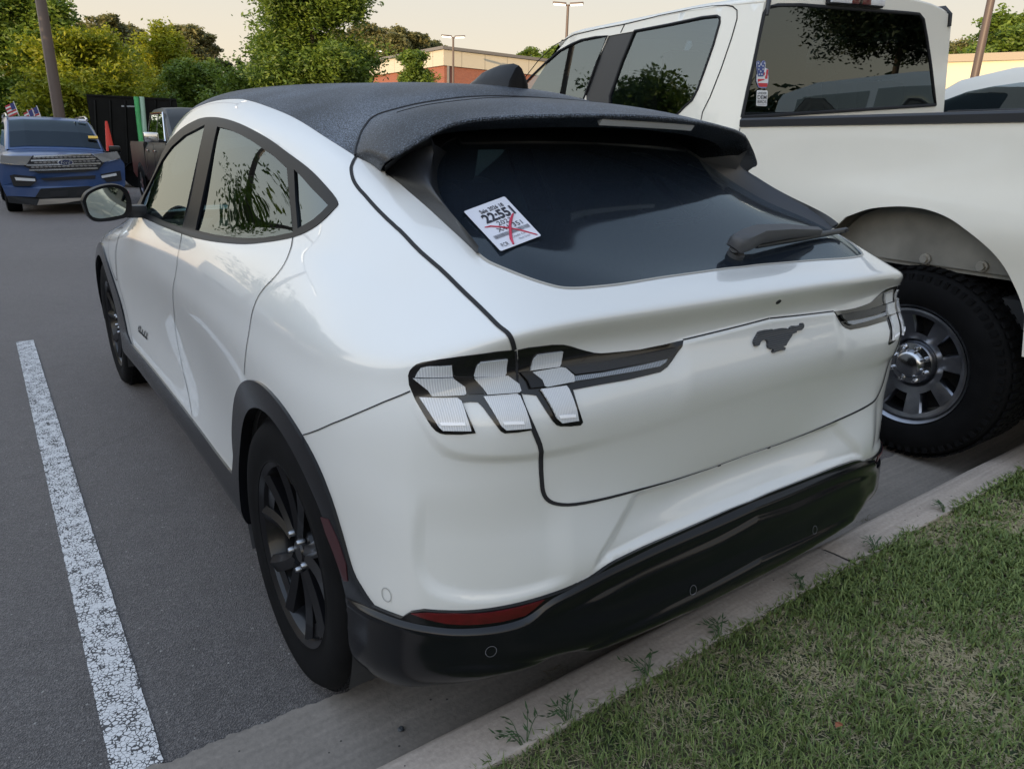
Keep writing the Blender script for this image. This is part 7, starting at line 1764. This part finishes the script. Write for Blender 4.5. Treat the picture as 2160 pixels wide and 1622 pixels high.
mb = MB(); q = [on_side(x, y, .01) for x, y in ((256,223),(300,224),(300,227),(256,226))]; mb.add(q, [(0, 1, 2, 3)]); mb.build('painted_band', simple('faded_white', (.35, .36, .38), .6), DT)
for x_ in np.linspace(200, 360, 6):
    q0, q1 = on_side(x_, 212, .03), on_side(x_, 300, .03); q1[2] = .7; mb = MB(); mb.tube([q0, q1], .035, 4); mb.build('side_rib', M['trailer_black'], DT)
for k in range(2):
    q = on_side(220+60*k, 300, .06); mb = MB(); mb.lathe([(0, .1), (.3, .1), (.38, .05), (.38, -.15)], (q[0], q[1], .38), 1, 24); mb.build('wheel', M['rubber'], DT, smooth=40)
M['green_pipe'] = simple('green_pipe', (.06, .36, .11), .5, var=.2, vscale=6); M['pale_pipe'] = simple('pale_green_pipe', (.34, .50, .38), .5)
for (x0, x1), mt, lab in (((287, 297), 'green_pipe', 'bright green pipe standing against the dump trailer'), ((299, 307), 'pale_pipe', 'pale green pipe standing right of the bright green one')):
    q0, q1 = on_side(x0, 205, .25), on_side(x1-2, 275, .30); q2 = q1+(q1-q0)*((.02-q1[2])/(q1[2]-q0[2])); mb = MB(); mb.tube([q0, q2], .068, 14)
    for f in (.15, .3, .45): p = q0+(q2-q0)*f; mb.tube([p, p+(q2-q0)*.004], .072, 14)
    tag(mb.build('pipe', M[mt], smooth=50), lab, 'pipe')
q = at(224, 256, 22.5); mb = MB(); hz = q[2]; mb.lathe([(.03, hz), (.035, hz*.98), (.20, .06), (.30, .05), (.30, .0)], (q[0], q[1], 0), 2, 24); tag(mb.build('traffic_cone', simple('cone_red', (.62, .035, .02), .5), smooth=40), 'tall red orange traffic cone before the dump trailer', 'cone')
# far parked cars at the left edge, with small flags on their windows
q = at(14, 240, 30)
suv('silver car behind the blue SUV at the left edge', (q[0], q[1], 0), math.radians(70), (.42, .43, .44), hh=1.62, wid=.92, length=4.6)
q = at(-60, 240, 24)
suv('tan car cut off by the left edge of the photo', (q[0], q[1], 0), math.radians(10), (.38, .33, .26), hh=1.7, wid=.92, length=4.6)
M['flag_white'] = simple('flag_white', (.75, .73, .72), .7); M['flag_red'] = simple('flag_red', (.50, .06, .07), .7); M['flag_blue'] = simple('flag_blue', (.05, .06, .20), .7)
for k, (x, y, lab) in enumerate(((28, 214, 'leftmost small stars and stripes flag behind the blue SUV'), (57, 232, 'short flag stick second from the left'), (67, 229, 'small stars and stripes flag third from the left'), (77, 223, 'rightmost small stars and stripes flag behind the blue SUV'))):
    q = at(x, y, 27); F_ = empty('car_flag', (q[0], q[1], 0), 0, lab, 'flag', 'small flags on parked cars')
    mb = MB(); mb.tube([(0, 0, q[2]), (.11, 0, q[2]-.55)], .012, 6); mb.build('stick', M['flag_white'], F_)
    if k != 1:
        for j in range(7):
            mb = MB(); z0 = q[2]-.03-j*.045; x0 = .01+j*.008; mb.add([(x0, 0, z0), (x0-.24, .02, z0-.12), (x0-.24, .02, z0-.165), (x0, 0, z0-.045)], [(0, 1, 2, 3)]); mb.build('stripe', M['flag_red'] if j % 2 == 0 else M['flag_white'], F_)
        mb = MB(); mb.add([(.005, -.006, q[2]-.03), (-.10, -.002, q[2]-.085), (-.075, -.002, q[2]-.25), (.035, -.006, q[2]-.20)], [(0, 1, 2, 3)]); mb.build('canton', M['flag_blue'], F_)
# white car beyond the big pickup
suv('white car with black window trim glimpsed over the pickup bed', (5.55, 3.95, .13), math.radians(180), (.60, .58, .52), hh=1.98, wid=.93, length=4.8)
# cars behind the camera, mirrored in the glass
suv('dark car parked across the road behind the camera', (3.0, -17, .1), math.radians(90), (.05, .055, .06), hh=1.55)
suv('silver car parked across the road behind the camera', (10.0, -17, .1), math.radians(90), (.4, .4, .42), hh=1.6)
